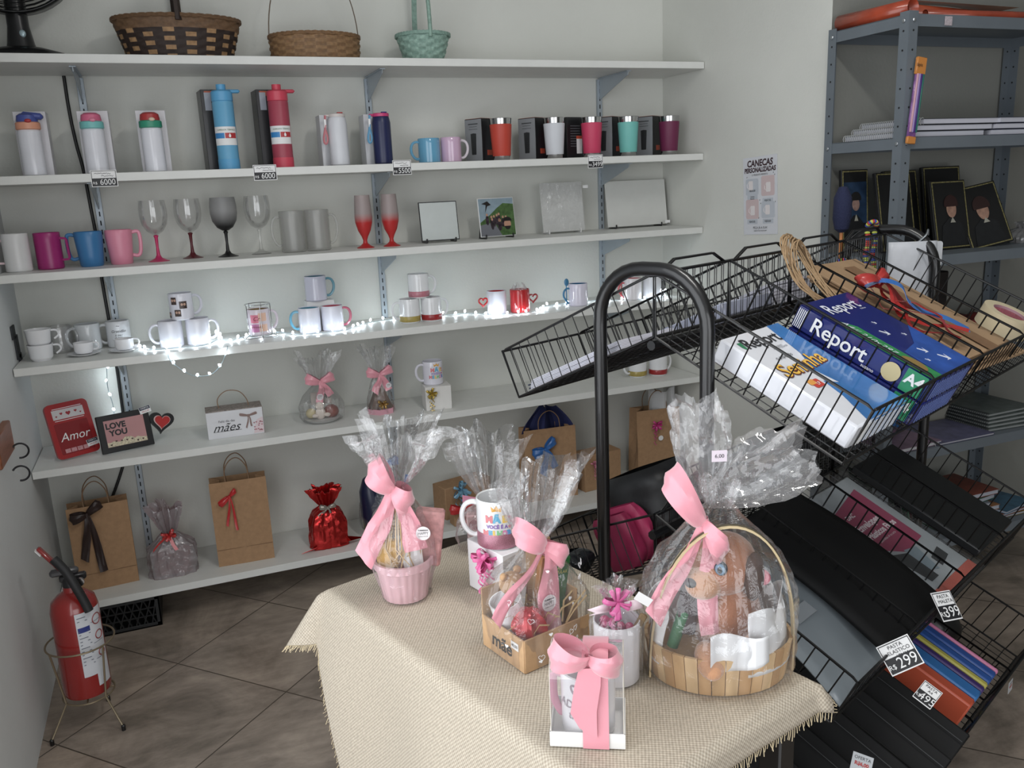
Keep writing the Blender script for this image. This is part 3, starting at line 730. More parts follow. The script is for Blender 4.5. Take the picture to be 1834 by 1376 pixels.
# ---------------------------------------------------------------- ribbons, cellophane, paper bags
def satin(m, pts, wd, ws, T=None, belly=.16, nw=6, seed=0, cut=0):
    """ribbon surface with a curved cross-section and soft creases"""
    P = [Vector(p) for p in pts]; N = len(P); rows = []
    for i in range(N):
        a = Vector(wd[i] if isinstance(wd, list) else wd).normalized(); w = ws[i] if isinstance(ws, (list, tuple)) else ws
        d = (P[min(i + 1, N - 1)] - P[max(i - 1, 0)])
        nn = d.cross(a); nn = nn.normalized() if nn.length > 1e-9 else Vector((0, -1, 0))
        dd = d.normalized() if d.length > 1e-9 else Vector((0, 0, 1))
        for k in range(nw + 1):
            s = k / nw * 2 - 1
            cr = .05 * w * sin(s * 5 + i * .35 + seed)
            rows.append(P[i] + a * (w / 2) * s + nn * (belly * w * (1 - s * s) + cr) + (dd * (cut * w * (s + 1) / 2) if i == N - 1 and cut else Vector((0, 0, 0))))
    m.add(rows, [(i * (nw + 1) + k, (i + 1) * (nw + 1) + k, (i + 1) * (nw + 1) + k + 1, i * (nw + 1) + k + 1) for i in range(N - 1) for k in range(nw)], T)
def bow(m, s=.05, T=None, wr=.5, tails=((-.35, -1.2), (.3, -1.3)), tw=.45, loops=((-1, .25), (1, .25)), tail_len=1.0, depth=.5):
    """bow facing -y about the origin; s is the loop length"""
    for q, (sx, lift) in enumerate(loops):
        pts = []; ws = []; wd = []
        N = 26
        for i in range(N + 1):
            u = i / N; a = 2 * pi * u
            r = s * (.5 - .5 * cos(a)) * (1 + .05 * sin(a * 2))
            y = -depth * s * .48 * sin(a)
            pts.append((sx * r, y - .12 * s * sin(pi * u), lift * r + .05 * s * sin(a) * sx)); k = sin(pi * u)
            ws.append(s * wr * (.26 + .74 * k ** .9)); wd.append((-lift * sx * .8 + .25 * sin(a), -.15 * sin(a), 1))
        satin(m, pts, wd, ws, T, .14 if sx * 1 > 0 else -.14, 6, q * 2)
    for k, (tx, tz) in enumerate(tails):
        pts = []; ws = []; wd = []; N = 16
        for i in range(N + 1):
            u = i / N
            pts.append((tx * s * (u ** .85) + .07 * s * sin(u * 4 + k), -.16 * s - .10 * s * sin(u * 6 + k) - .05 * s * u, tz * s * u * tail_len)); ws.append(s * (tw[k] if isinstance(tw, (list, tuple)) else tw) * (.42 + .58 * min(1, u * 1.8)))
            wd.append((1, .25 * sin(u * 5 + k * 2), -tx / tz * .6 if tz else 0))
        satin(m, pts, wd, ws, T, .08, 6, k, cut=.55 if tx < 0 else -.0)
    # knot: a short wrapped band
    m.grid(lambda u, v: (.13 * s * (1 + .25 * sin(pi * v)) * cos(2 * pi * u), -.14 * s + .12 * s * sin(2 * pi * u), (-.17 + .34 * v) * s * (1 + .08 * sin(6 * pi * u))), 14, 5, cu=True, T=T)
    return m
def curl_ribbon(m, T=None, n=6, s=.03, seed=0, down=1):
    """little pull-bow of thin ribbon: loops all around and curled tails"""
    rnd = random.Random(seed)
    for k in range(n + 2):
        a = 2 * pi * k / (n + 2) + rnd.uniform(-.35, .35); el = rnd.uniform(.1, 1.1); L = s * rnd.uniform(.65, 1.05)
        d = Vector((cos(a) * cos(el), -sin(el), sin(a) * cos(el) * .9)); e = Vector((-sin(a), 0, cos(a)))
        up = d.cross(e).normalized(); pts = []; wd = []
        for i in range(15):
            u = i / 14; r = L * (.5 - .5 * cos(2 * pi * u))
            pts.append(d * r + up * (L * .22 * sin(2 * pi * u))); wd.append(e + up * .4 * sin(2 * pi * u))
        satin(m, pts, wd, [L * (.12 + .16 * sin(pi * i / 14)) for i in range(15)], T, .12, 3, k)
    for k in range(3 * down):
        x = rnd.uniform(-.5, .5) * s; ln = rnd.uniform(.8, 1.2)
        pts = [(x + .13 * s * sin(i * .95 + k), -.004 - .11 * s * cos(i * .95 + k), -i * s * .095 * ln) for i in range(26)]
        m.strip(pts, (.6, .3, .5), s * .09, T=T, th=.0004)
    return m
def lerp_prof(P, z):
    for a, b in zip(P, P[1:]):
        if z <= b[0]:
            f = (z - a[0]) / (b[0] - a[0] + 1e-9); return [a[i] + (b[i] - a[i]) * f for i in range(1, len(a))]
    return list(P[-1][1:])
def cello(name, prof, neck, top, parent, seed=1, amp=.006, pleats=17, sq=2.0, matl=None, lean=(0, 0), nu=64, nv=46, top_amp=.35, angle=22, tilt_top=0.0, label=None):
    """prof: (z, rx, ry) up to the neck; above it the gathered top flares out to top=(z, r)"""
    z0 = prof[0][0]; zn, rn = neck; zt, rt = top
    def f(u, v):
        a = 2 * pi * u; z = z0 + (zt - z0) * v
        ca, sa = cos(a), sin(a)
        if sq > 2: k = (abs(ca) ** sq + abs(sa) ** sq) ** (-1 / sq)
        else: k = 1
        if z <= zn:
            rx, ry = lerp_prof(list(prof) + [(zn, rn, rn)], z)
            g = max(0, (z - prof[-1][0]) / (zn - prof[-1][0] + 1e-6)); kk = k * (1 - g) + g
            nz = noise.noise(Vector((ca * 2.3 + seed, sa * 2.3, z * 16))) * amp + noise.noise(Vector((ca * 6 + seed, sa * 6, z * 45))) * amp * .55
            pl = 1 + (.03 + .16 * g) * sin(pleats * a + 2 * sin(3 * a + seed))
            x, y = (rx * kk * pl + nz) * ca, (ry * kk * pl + nz) * sa
            lx = ly = 0
        else:
            q = (z - zn) / (zt - zn)
            r = rn + (rt - rn) * q ** .75
            n1 = noise.noise(Vector((ca * 1.7 + seed * 2, sa * 1.7, q * 1.6)))
            n2 = noise.noise(Vector((ca * 5 + seed, sa * 5, q * 5)))
            r *= 1 + top_amp * q * sin(5 * a + seed) * .8 + .22 * sin(pleats * a + seed) + .5 * n1 * q
            flat = 1 - .35 * q
            x, y = r * ca, r * sa * flat
            z = z + (n1 * .5 + n2 * .35) * (zt - zn) * q * .6
            lx, ly = lean[0] * q, lean[1] * q
        return (x + lx, y + ly, z + tilt_top * max(0, z - zn) * ca)
    m = MB(); m.grid(f, nu, nv, cu=True)
    return m.obj(name, matl or F_cello, parent, fix=False, angle=angle, label=label)
def kraft_bag(label, loc, w, d, h, rz=0, rib=None, group=None, M=None, handle=.085, open_=1.0, lean=0):
    t = thing('paper_gift_bag', label, 'gift bag', loc, rz, group)
    def ring(z, g, k=1.0):
        x, y = w / 2, d / 2 * k
        return [(-x, -y + lean * z, z), (0, -y - .002 + lean * z, z), (x, -y + lean * z, z), (x - g, lean * z, z), (x, y + lean * z, z), (-x, y + lean * z, z), (-x + g, lean * z, z)]
    rings = [ring(0.0005, 0), ring(h * .12, 0), ring(h * .4, d * .12, .95), ring(h * .75, d * .3, .8 * open_), ring(h, d * .38, .72 * open_)]
    vs = [p for r in rings for p in r]; n = 7
    fs = [tuple(range(n))] + [(k * n + i, k * n + (i + 1) % n, (k + 1) * n + (i + 1) % n, (k + 1) * n + i) for k in range(4) for i in range(n)]
    MB().add(vs, fs).obj('bag_body', M_kraft, t, smooth=False, solid=.0008)
    m = MB(); m.box((0, -d / 2 - .0012 + lean * h * .2, h * .2), (w * .98, .0008, .0015)); m.obj('fold_line', M_kraft_d, t)
    hw = w * .2
    for k, yy in enumerate((-d * .34 * open_ + lean * h, d * .3 * open_ + lean * h)):
        P = [(-hw, yy, h - .03), (-hw * 1.05, yy, h + handle * .45), (-hw * .55, yy + .004, h + handle * .9), (hw * .2, yy + .006, h + handle), (hw * .85, yy + .004, h + handle * .62), (hw, yy, h + .01), (hw, yy, h - .03)]
        MB().tube(smooth_path(P, 5), .0022, 6).obj('handle', M_twine, t)
    return t

# ---------------------------------------------------------------- shelf 4: ceramic mugs with the light string
z = SZ[3]
for k, (x, y, zz, nm) in enumerate(((.075, -.2, 0, 'lower white stacking cup at the far left of the lit shelf'), (.075, -.2, .051, 'upper white stacking cup resting in the lower cup'))):
    t = thing('stacking_cup', nm, 'cup', (x, y, z + zz))
    MB().lathe([(.028, 0), (.034, .008), (.036, .012), (.0395, .05), (.0415, .056), (.0385, .056), (.036, .05), (.033, .014), (.001, .011)], 32, cap=False).obj('body', M_white_cer, t)
    MB().tube(smooth_path([(.037, .01, .048), (.055, .015, .046), (.06, .015, .03), (.045, .01, .018)], 3), .0035, 6).obj('handle', M_white_cer, t)
F_glassmug = film('clear_thick_glass', haze=.1, rough=.05, bump=.2, bscale=30, gl=(.05, .45))
mug('clear glass mug in the back left corner of the lit shelf', (.125, -.065, z), gm=F_glassmug, hang=-.6, r=.042, h=.095)
mug('white mug wrapped in clear film beside the clear glass mug', (.215, -.07, z), '#cfd3d6', hang=-2.8, r=.042, h=.095)
def cup_saucer(label, x, y, prop=0):
    t = thing('espresso_cup', label, 'cup', (x, y, z))
    MB().lathe([(.03, 0), (.034, .002), (.052, .008), (.0535, .0095), (.05, .0095), (.03, .005), (.001, .004)], 40, cap=False).obj('saucer', M_white_cer, t)
    MB().lathe([(.018, .006), (.026, .009), (.031, .02), (.032, .046), (.030, .046), (.029, .02), (.024, .012), (.001, .010)], 32, cap=False).obj('cup_body', M_white_cer, t)
    MB().tube(smooth_path([(.030, 0, .042), (.045, -.004, .041), (.049, -.004, .03), (.044, -.002, .02), (.03, 0, .018)], 3), .003, 6).obj('handle', M_white_cer, t)
cup_saucer('small white espresso cup on saucer, left of the pair', .205, -.185)
cup_saucer('small white espresso cup on saucer in front of the mug with writing', .335, -.19)
t = mug('white mug with thin black writing about gratidão behind the espresso cup', (.315, -.06, z), '#d9dbdf', hang=pi - .1)
m = MB(); f = wrap(.041, -pi / 2 + .05, .06)
m.text('Gratidão', .014, lambda a, b: f(a, b), shear=.3); m.text('é meu\no bem', .010, lambda a, b: f(a, b - .018), shear=.2); m.text('~', .02, lambda a, b: f(a, b + .02))
m.obj('lettering', M_ink, t, smooth=False, fix=False)
# pyramid of three mugs with photos
mug('white mug, lower left of the three-mug stack with photo mug on top', (.492, -.19, z), '#dcdce6', hang=pi)
mug('white mug, lower right of the three-mug stack with photo mug on top', (.584, -.19, z), '#dcdce6', hang=.15)
t = mug('white photo mug stacked on two white mugs', (.538, -.19, z + .095), '#dcdce6', hang=.2)
for k, (a, zz, w, h, sd) in enumerate(((-.62, .07, .02, .026, 1), (.15, .055, .026, .026, 2), (-.35, .027, .022, .024, 3), (-1.25, .02, .018, .02, 4))):
    rnd = random.Random(sd)
    m = MB(); f = wrap(.0412, -pi / 2 + a, zz)
    m.grid(lambda u, v: f((u - .5) * w, (v - .5) * h, .0005), 5, 1); m.obj('photo_print', mat('#4a3a36', .3, var=.8, scale=140), t, fix=False)
    m = MB()
    for q in range(2): m.add([f(-.004 + .009 * q + .004 * cos(b), .002 + .005 * sin(b), .001) for b in [i * pi / 4 for i in range(8)]], [tuple(range(8))])
    m.obj('faces_print', mat('#c19a84', .4), t, fix=False, smooth=False)
# mug in a wire stand
t = mug('colourful printed mug with tan inside, standing in a chrome wire stand', (.80, -.185, z + .012), '#d9cdd6', inner='#8b7443', hang=.2, r=.040, h=.096)
m = MB()
for a, zz, w, h, c in ((-.5, .062, .03, .03, 0), (.25, .068, .03, .03, 1), (-.5, .028, .03, .03, 2), (.3, .028, .03, .026, 1)):
    f = wrap(.0402, -pi / 2 + a, zz); m.k = c; m.grid(lambda u, v: f((u - .5) * w, (v - .5) * h, .0004), 5, 1)
m.obj('patch_print', [mat('#d8748b', .3), mat('#e2b79f', .3), mat('#bb6f9c', .3)], t, fix=False)
m = MB(); f = wrap(.0402, -pi / 2 - .35, .062); m.text('Cr', .022, lambda a, b: f(a, b, .001), shear=.4); f2 = wrap(.0402, -pi / 2 - .35, .032); m.text('amizade', .012, lambda a, b: f2(a, b, .001), shear=.4); m.obj('lettering', mat('#7a1838', .4), t, fix=False, smooth=False)
t = thing('wire_mug_stand', 'chrome wire mug stand holding the colourful printed mug', 'stand', (.80, -.185, z))
m = MB()
m.tube([(.062 * cos(a), .062 * sin(a), .006 + .003 * sin(3 * a)) for a in [2 * pi * i / 48 for i in range(48)]], .0016, 6, closed=True); m.tube([(.045 * cos(a), .045 * sin(a), .0105) for a in [2 * pi * i / 48 for i in range(48)]], .0016, 6, closed=True)
for a in (-2.7, -1.5, -.3, 1.2, 2.2): m.tube([(.062 * cos(a), .062 * sin(a), .004), (.046 * cos(a), .046 * sin(a), .011), (.0455 * cos(a), .0455 * sin(a), .125)], .0014, 5)
m.tube([(.0455 * cos(a), .0455 * sin(a), .125) for a in [2 * pi * i / 40 for i in range(40)]], .0014, 5, closed=True)
m.obj('wire', M_steel, t)
# blue / pink pair and mug on white box
t = thing('mug_box', 'white mug box behind the blue and pink lined mugs', 'box', (1.04, -.105, z)); MB().box((0, 0, .055), (.105, .07, .11), .001).obj('case', M_white, t)
mug('white mug with blue lining and blue handle on its left', (.985, -.185, z), '#dcdce8', '#5f9cb4', '#5fa8c6', pi)
mug('white mug with pink lining and pink handle on its right', (1.072, -.185, z), '#dcdce8', '#c4596a', '#b85a70', 0)
mug('white mug with blue lining standing on top of the white mug box', (1.03, -.115, z + .11), '#cfcfe0', '#3f7f92', '#5c96a8', 0)
# ribbon-banded trio
mug('white mug with gold band, lower left of the banded trio', (1.375, -.195, z), '#dfe0e2', hang=pi, band='#a4903e')
mug('white mug with red band, lower right of the banded trio', (1.463, -.2, z), '#dfe0e2', hang=.1, band='#9c1218')
mug('white mug with pink band stacked on top of the banded trio', (1.418, -.195, z + .095), '#dfe0e2', hang=0, band='#b9707e')
t = mug('white mug with red lining and red heart-shaped handle', (1.745, -.195, z), '#d6d6e2', '#b5101a', '#b3121c', pi, style='heart', r=.040)
t = mug('solid red mug with red heart-shaped handle', (1.840, -.215, z), '#b3121a', '#b3121a', '#8f1018', 0, style='heart', r=.041)
m = MB()
m.grid(lambda u, v: ((.03 - .012 * v) * cos(2 * pi * u) * (1 + .25 * sin(7 * 2 * pi * u + 3 * v)), (.03 - .012 * v) * sin(2 * pi * u), .085 + .03 * v + .008 * sin(5 * 2 * pi * u)), 40, 6, cu=True); m.obj('clear_wrapping', film('crumpled_clear', haze=.2, rough=.1, bump=.8, bscale=60, gl=(.05, .4)), t, fix=False)
mug('white mug with blue lining and blue spoon in its handle', (2.115, -.2, z), '#d6d2e2', '#2f6f96', '#2f739c', pi, style='spoon')
mug('white mug with pink lining and pink spoon in its handle', (2.385, -.19, z), '#dad6da', '#b96a6c', '#bd4852', pi, style='spoon')
mug('white mug with black lining and black spoon in its handle', (2.478, -.2, z), '#d5d6dc', '#17181b', '#141518', 0, style='spoon')
# string lights
M_led = mat('#e4f4ff', .3, emit=42, name='cold_white_led')
M_clearwire = mat('#9fb3bb', .3, name='clear_wire')
t = thing('string_lights', 'string of cold white fairy lights lying along the mug shelf', 'string lights', (0, 0, z))
px = [(.03, -.30, .004)]
LED = []
def led_run(P, step=.042, jit=.006, sd=0):
    rnd = random.Random(sd); pts = smooth_path(P, 12); acc = 0; out = [pts[0]]
    for a, b in zip(pts, pts[1:]):
        acc += (b - a).length
        if acc >= step: acc = 0; out.append(b + Vector((rnd.uniform(-jit, jit), rnd.uniform(-jit, jit), rnd.uniform(0, jit))))
    return pts, out
main = [(.36, -.12, .005), (.40, -.2, .005), (.44, -.255, .005), (.52, -.262, .005), (.60, -.262, .005), (.66, -.21, .02), (.645, -.15, .02), (.68, -.235, .006), (.74, -.17, .005), (.86, -.165, .01), (.93, -.24, .005), (1.0, -.26, .005), (1.10, -.255, .005), (1.16, -.2, .01), (1.22, -.13, .005), (1.34, -.10, .005),
        (1.52, -.13, .005), (1.64, -.15, .005), (1.72, -.26, .005), (1.80, -.28, .005), (1.89, -.27, .006), (1.96, -.18, .006), (2.10, -.14, .005), (2.22, -.15, .005), (2.4, -.235, .005), (2.5, -.25, .005), (2.54, -.2, .02), (2.545, -.15, .02)]
W, B = led_run(main, .043)
m = MB(); m.tube([Vector(p) + Vector((0, 0, .0)) for p in W], .0012, 4); 
W2, B2 = led_run([(.475, -.326, .002), (.477, -.335, -.02), (.50, -.34, -.05), (.545, -.34, -.085), (.60, -.34, -.09), (.64, -.34, -.06), (.665, -.335, -.015), (.672, -.326, .004)], .042, .002, 1)
m.tube(W2, .0012, 4)
W3, B3 = led_run([(.25, -.05, -.03), (.256, -.04, -.08), (.25, -.04, -.15), (.258, -.04, -.22), (.255, -.04, -.3)], .05, .005, 2)
m.tube(W3, .0012, 4); m.obj('wire', M_clearwire, t)
bm = MB(); bm.ball((0, 0, .004), (.0042, .0042, .0062), 8, 6); bme = bm.mesh('bulb', M_led)
for p in B + B2 + B3 + [Vector((.645, -.17, .035)), Vector((.655, -.15, .05)), Vector((1.71, -.26, .02)), Vector((1.70, -.27, .008)), Vector((1.73, -.275, .012)), Vector((2.535, -.22, .03))]:
    o = bpy.data.objects.new('bulb', bme); COL.objects.link(o); o.parent = t; o.location = p; o.rotation_euler = (random.uniform(-.8, .8), random.uniform(-.8, .8), 0)

# ---------------------------------------------------------------- shelf 5
z = SZ[4]
# red Amor frame
t = thing('framed_picture', 'red plastic frame with Amor lettering and hearts strip, leaning at the left end', 'photo frame', M=T3((.137, -.2, z)) @ Matrix.Rotation(.52, 4, 'Z') @ FRONT @ T3(rx=-.3) @ T3((0, .099, .004)))
MB().poly(rr(0, 0, .148, .195, .018, 5), .012).obj('frame', mat('#a81a1e', .3, coat=.3), t)
MB().poly(rr(0, -.028, .115, .11, .004), .001, T=T3((0, 0, .0121))).obj('window', mat('#8d2328', .12, coat=.5), t)
MB().box((0, .058, .0128), (.108, .034, .0012)).obj('hearts_strip', mat('#c9c5c6', .4), t)
m = MB()
for hx, hy, w in ((0, .058, .018), (-.024, .06, .011), (.026, .061, .011), (-.042, .052, .007), (.042, .053, .007)): m.poly(heart(w), .0006, T=T3((hx, hy, .0135)))
m.obj('heart_print', mat('#a31f2c', .4), t, smooth=False)
m = MB(); m.text('Amor', .042, lambda a, b: (a, b - .025, .0135), shear=.3); m.box((0, .079, .0125), (.1, .002, .001)); m.box((0, .036, .0125), (.1, .002, .001)); m.obj('lettering', M_white, t, smooth=False, fix=False)
m = MB()
for k in range(4): m.box((-.036 + k * .021, -.072, .0132), (.018, .014, .0006))
m.obj('small_photos', mat('#c98f94', .4, var=.3, scale=150), t)
def offer_sticker(parent, T, w=.04, n='R$16,99'):
    m = MB(); m.box((0, 0, 0), (w, w * .6, .0006), T=T); m.obj('offer_sticker', M_white, parent, smooth=False)
    m = MB(); m.box((0, w * .15, .0004), (w * .94, w * .28, .0004), T=T); m.obj('sticker_panel', mat('#2c3146', .5), parent, smooth=False)
    m = MB(); m.text('OFERTA', w * .2, lambda a, b: (a, b + w * .15, .0009), T=T); m.obj('sticker_word', M_white, parent, smooth=False, fix=False)
    m = MB(); m.text(n, w * .19, lambda a, b: (a, b - w * .14, .0006), T=T); m.obj('sticker_price', mat('#b3242a', .5), parent, smooth=False, fix=False)
offer_sticker(t, T3((.052, -.062, .0145), rz=.1))
# black LOVE YOU frame with heart
t = thing('framed_picture', 'black LOVE YOU photo frame joined to a black heart frame', 'photo frame', M=T3((.298, -.205, z)) @ Matrix.Rotation(.30, 4, 'Z') @ FRONT @ T3(rx=-.22) @ T3((0, .068, .004)))
MB().box((0, 0, .006), (.178, .135, .012), .002).obj('frame', mat('#0f0f11', .4), t)
MB().box((.0, 0, .0125), (.135, .095, .0012)).obj('picture', mat('#b98383', .4), t)
m = MB(); m.text('LOVE', .028, lambda a, b: (a - .03, b + .026, .0136), bold=.0012); m.text('YOU', .028, lambda a, b: (a - .024, b - .0, .0136), bold=.0012); m.obj('lettering', M_ink, t, smooth=False, fix=False)
m = MB(); rnd = random.Random(4)
pts = [(-.067, -.047)]
for i in range(14): pts.append((-.067 + i * .0103, -.03 + rnd.uniform(-.004, .012)))
pts.append((.067, -.047)); m.poly(pts, .0005, T=T3((0, 0, .0133))); m.obj('city_print', mat('#cfc3a4', .5, var=.4, scale=200), t, smooth=False)
m = MB()
for i in range(7): m.poly([(x, y) for x, y in heart(.008)], .0004, T=T3((-.055 + i * .018, -.038 + rnd.uniform(-.005, .01), .014)))
m.obj('dark_print', mat('#4a2b2a', .5), t, smooth=False)
MB().poly(heart(.092, 36), .014, T=T3((.128, .008, -.002), rz=-.25)).obj('heart_frame', mat('#0f0f11', .4), t)
MB().poly(heart(.062, 36), .002, T=T3((.128, .008, .0125), rz=-.25)).obj('white_heart_edge', mat('#d8b9b6', .4), t)
MB().poly(heart(.056, 36), .003, T=T3((.129, .008, .013), rz=-.25)).obj('red_heart', mat('#b51c1c', .3), t)
offer_sticker(t, T3((.078, .062, .0145), rz=.15))
# white gift box bag "maes"
t = thing('gift_box_bag', 'white paper gift carrier with maes script and printed ribbon bow', 'gift bag', (.672, -.195, z), -.02)
MB().box((0, 0, .051), (.2, .085, .102), .001).obj('box_body', mat('#d4d4d8', .45), t)
MB().box((0, 0, .104), (.2, .086, .004), .001).obj('lid_edge', mat('#8b7f78', .6, var=.5, scale=120), t)
MB().box((.1005, 0, .051), (.0012, .08, .1)).obj('side_print', mat('#7c5a52', .6, var=.4, scale=120), t)
m = MB(); m.tube(smooth_path([(-.05, 0, .1), (-.052, 0, .14), (-.02, 0, .168), (.025, 0, .162), (.05, 0, .13), (.055, -.01, .1)], 5), .0018, 6); m.obj('handle', M_twine, t)
m = MB(); m.text('mães', .046, lambda a, b: (a - .035, -.0433, b + .04), shear=.5, space=1); m.text('Feliz dia das', .012, lambda a, b: (a - .03, -.0433, b + .064)); m.box((-.03, -.0431, .026), (.1, .0004, .0012)); m.obj('lettering', M_ink, t, smooth=False, fix=False)
m = MB(); bow(m, .03, T=T3((.048, -.0435, .075)) @ Matrix.Scale(.1, 4, (0, 1, 0)), wr=.3, tw=.2, tails=((-.3, -1.5), (.35, -1.4))); m.obj('bow_print', mat('#8a6f68', .5), t)
m = MB(); rnd = random.Random(5)
m.poly([(.062, .005), (.098, .005), (.098, .065), (.075, .055)], .0005, T=T3((0, -.0428, 0)) @ FRONT); m.obj('pink_corner', mat('#d6c2c6', .5), t, smooth=False)
m = MB()
for i in range(16): m.poly([(x, y) for x, y in heart(.007, 10)], .0003, T=T3((rnd.uniform(.066, .095), -.0434, rnd.uniform(.01, .05))) @ FRONT)
m.obj('petal_print', mat('#a8606c', .5), t, smooth=False)
# round cellophane gift with white bunny-like plush
def pink_sticker(parent, T, r=.017):
    m = MB(); m.poly([(r * cos(a), r * sin(a)) for a in [2 * pi * i / 24 for i in range(24)]], .0005, T=T); m.obj('round_sticker', mat('#e6dfe2', .4), parent, smooth=False)
    m = MB(); m.text('TURMINHA', r * .28, lambda a, b: (a, b + r * .45, .0007), T=T, bold=r * .01); m.text('HAPPY', r * .6, lambda a, b: (a * .8, b, .0007), T=T); m.text('PARA VOCÊ', r * .24, lambda a, b: (a, b - r * .45, .0007), T=T); m.obj('sticker_lettering', M_ink, parent, smooth=False, fix=False)
t = thing('wrapped_gift', 'round cellophane gift with pink bow and tiny pale plush beside the mães carrier', 'wrapped gift', (1.0, -.17, z), 0)
cello('cellophane', [(.001, .07, .07), (.02, .085, .085), (.06, .088, .088), (.1, .068, .068), (.13, .04, .04)], (.152, .014), (.26, .07), t, 3, .004, matl=F_cello)
m = MB(); m.lathe([(.06, .002), (.07, .012), (.001, .014)], 28); m.obj('white_shred', mat('#cfcfcd', .9, bump=.8, bscale=120), t)
m = MB(); m.ball((-.01, -.03, .035), (.02, .016, .024)); m.ball((-.012, -.034, .066), (.017, .015, .016)); m.ball((-.03, -.038, .03), (.014, .01, .008)); m.ball((.014, -.038, .03), (.014, .01, .008)); m.obj('plush_body', mat('#d9cbbf', .9), t)
MB().ball((.034, -.015, .036), (.03, .03, .026)).obj('chocolate_egg', mat('#8a4a3e', .35, var=.3), t)
MB().ball((-.042, -.01, .035), (.022, .02, .02)).obj('yellow_sweet', mat('#c8b98c', .5), t)
m = MB(); m.box((0, 0, .085), (.08, .002, .05), .001, T=T3((.005, .02, 0))); m.obj('message_card', mat('#bdb3ab', .5), t)
m = MB(); m.text('mãe', .034, lambda a, b: (a + .015, .0185, b + .092), shear=.3); m.obj('card_lettering', M_ink, t, smooth=False, fix=False)
m = MB(); bow(m, .05, T=T3((0, -.02, .155)), wr=.8, tw=.55, tails=((-.15, -1.5), (.8, -1.05)), loops=((-1, .45), (1, .45))); m.obj('pink_bow', M_pinkr, t)
pink_sticker(t, T3((-.006, -.0305, .10)) @ FRONT, .013)
# triangular bag with pink bow
t = thing('wrapped_gift', 'small clear pouch gift with pink tray, left of the gold-ribboned mug box', 'wrapped gift', (1.235, -.17, z), 0)
MB().lathe([(.058, 0), (.058, .02), (.056, .021), (.054, .021), (.054, .004), (.001, .004)], 6, T=T3(rz=.2), cap=False).obj('pink_tray', mat('#d79aa9', .4), t)
cello('cellophane', [(.004, .056, .05), (.06, .05, .045), (.1, .04, .035), (.13, .03, .028)], (.155, .012), (.265, .06), t, 8, .004)
m = MB(); m.add([(-.045, -.03, .02), (.045, -.03, .02), (0, -.005, .135), (-.045, .03, .02), (.045, .03, .02), (0, .012, .135)], [(0, 1, 2), (3, 5, 4), (0, 2, 5, 3), (1, 4, 5, 2)]); m.obj('brown_card', mat('#6b5040', .6), t, smooth=False)
m = MB(); curl_ribbon(m, T3((0, -.038, .045)), 9, .032, 3, 0); m.obj('gold_bow', mat('#a6803f', .2, .7), t)
m = MB(); bow(m, .047, T=T3((0, -.02, .155)), wr=.8, tw=.6, tails=((-.45, -1.3), (.75, -1.3)), loops=((-1, .4), (1, .5))); m.obj('pink_bow', M_pinkr, t)
pink_sticker(t, T3((.031, -.032, .112)) @ FRONT, .011)
# printed mug on white box with gold ribbon
t = thing('mug_box', 'white mug box with gold curled ribbon under the printed mug', 'box', (1.457, -.215, z), -.12)
MB().box((0, 0, .048), (.105, .098, .096), .001).obj('case', mat('#dcdad6', .5), t)
m = MB(); curl_ribbon(m, T3((-.028, -.052, .07)), 8, .034, 2, 1); m.obj('gold_ribbon', mat('#b79a2e', .25, .4), t)
t = mug('white mug reading MÃE in coloured letters on the gold-ribboned box', (1.452, -.2, z + .096), '#d9d8e2', hang=pi)
def mae_print(t, s=1.0, full=True, a0=-pi / 2 + .1, r=.041):
    for txt, sz, zz, c in (('MÃE', .021, .062, '#cf5a6c'), ('VOCÊ É A', .0105, .0475, '#8e6fb5'), ('MELHOR', .0165, .034, '#4c9ec4')):
        cols = ['#d9787e', '#62aed0', '#e8c24e', '#7fc48a', '#d985b0', '#5f9fd6'] if len(txt) != 8 else [c]
        if len(cols) == 1:
            f = wrap(r, a0, zz); m = MB(); m.text(txt, sz * s, lambda a, b: f(a, b, .0006), bold=.0005); m.obj('lettering', mat(c, .3), t, smooth=False, fix=False)
        else:
            wch = sz * (.8 if len(txt) == 3 else .62) * s
            for i, ch in enumerate(txt):
                f = wrap(r, a0 + (i - (len(txt) - 1) / 2) * wch / r, zz); m = MB(); m.text(ch, sz * s, lambda a, b: f(a, b, .0006), bold=.0012); m.obj('letter', mat(cols[i % 6], .3), t, smooth=False, fix=False)
    m = MB(); f = wrap(r, a0, .083); m.add([f(x * s, y * s, .0007) for x, y in ((-.01, -.006), (.01, -.006), (.012, .006), (.005, .0), (0, .008), (-.005, 0), (-.012, .006))], [(0, 1, 2, 3, 4, 5, 6)]); m.obj('crown_print', mat('#e3a83c', .3), t, smooth=False, fix=False)
    m = MB()
    for da, zz in ((.58, .066), (.66, .057), (.6, .047)):
        f = wrap(r, a0 + da, zz); m.add([f(x, y, .0007) for x, y in heart(.008, 12)], [tuple(range(12))])
    m.obj('heart_print', mat('#d85f80', .3), t, smooth=False, fix=False)
mae_print(t)
# banded mugs seen under the wire rack
mug('white mug with red band, right end of the frames shelf under the wire rack', (2.515, -.19, z), '#dfe0e2', hang=.1, band='#9c1218')
mug('white mug with gold band beside the red-banded one, under the wire rack', (2.42, -.17, z), '#dfe0e2', hang=pi, band='#a4903e')

# ---------------------------------------------------------------- shelf 6
z = SZ[5]
t = kraft_bag('kraft paper bag with dark brown ribbon, leftmost, behind the fire extinguisher', (.165, -.17, z), .2, .1, .315, .06)
m = MB(); bow(m, .05, T=T3((-.035, -.052, .29)), wr=.75, tw=.55, tails=((-.5, -3.2), (.6, -4.4)), loops=((-1, -.15), (.9, .7))); m.obj('ribbon_bow', M_brownr, t)
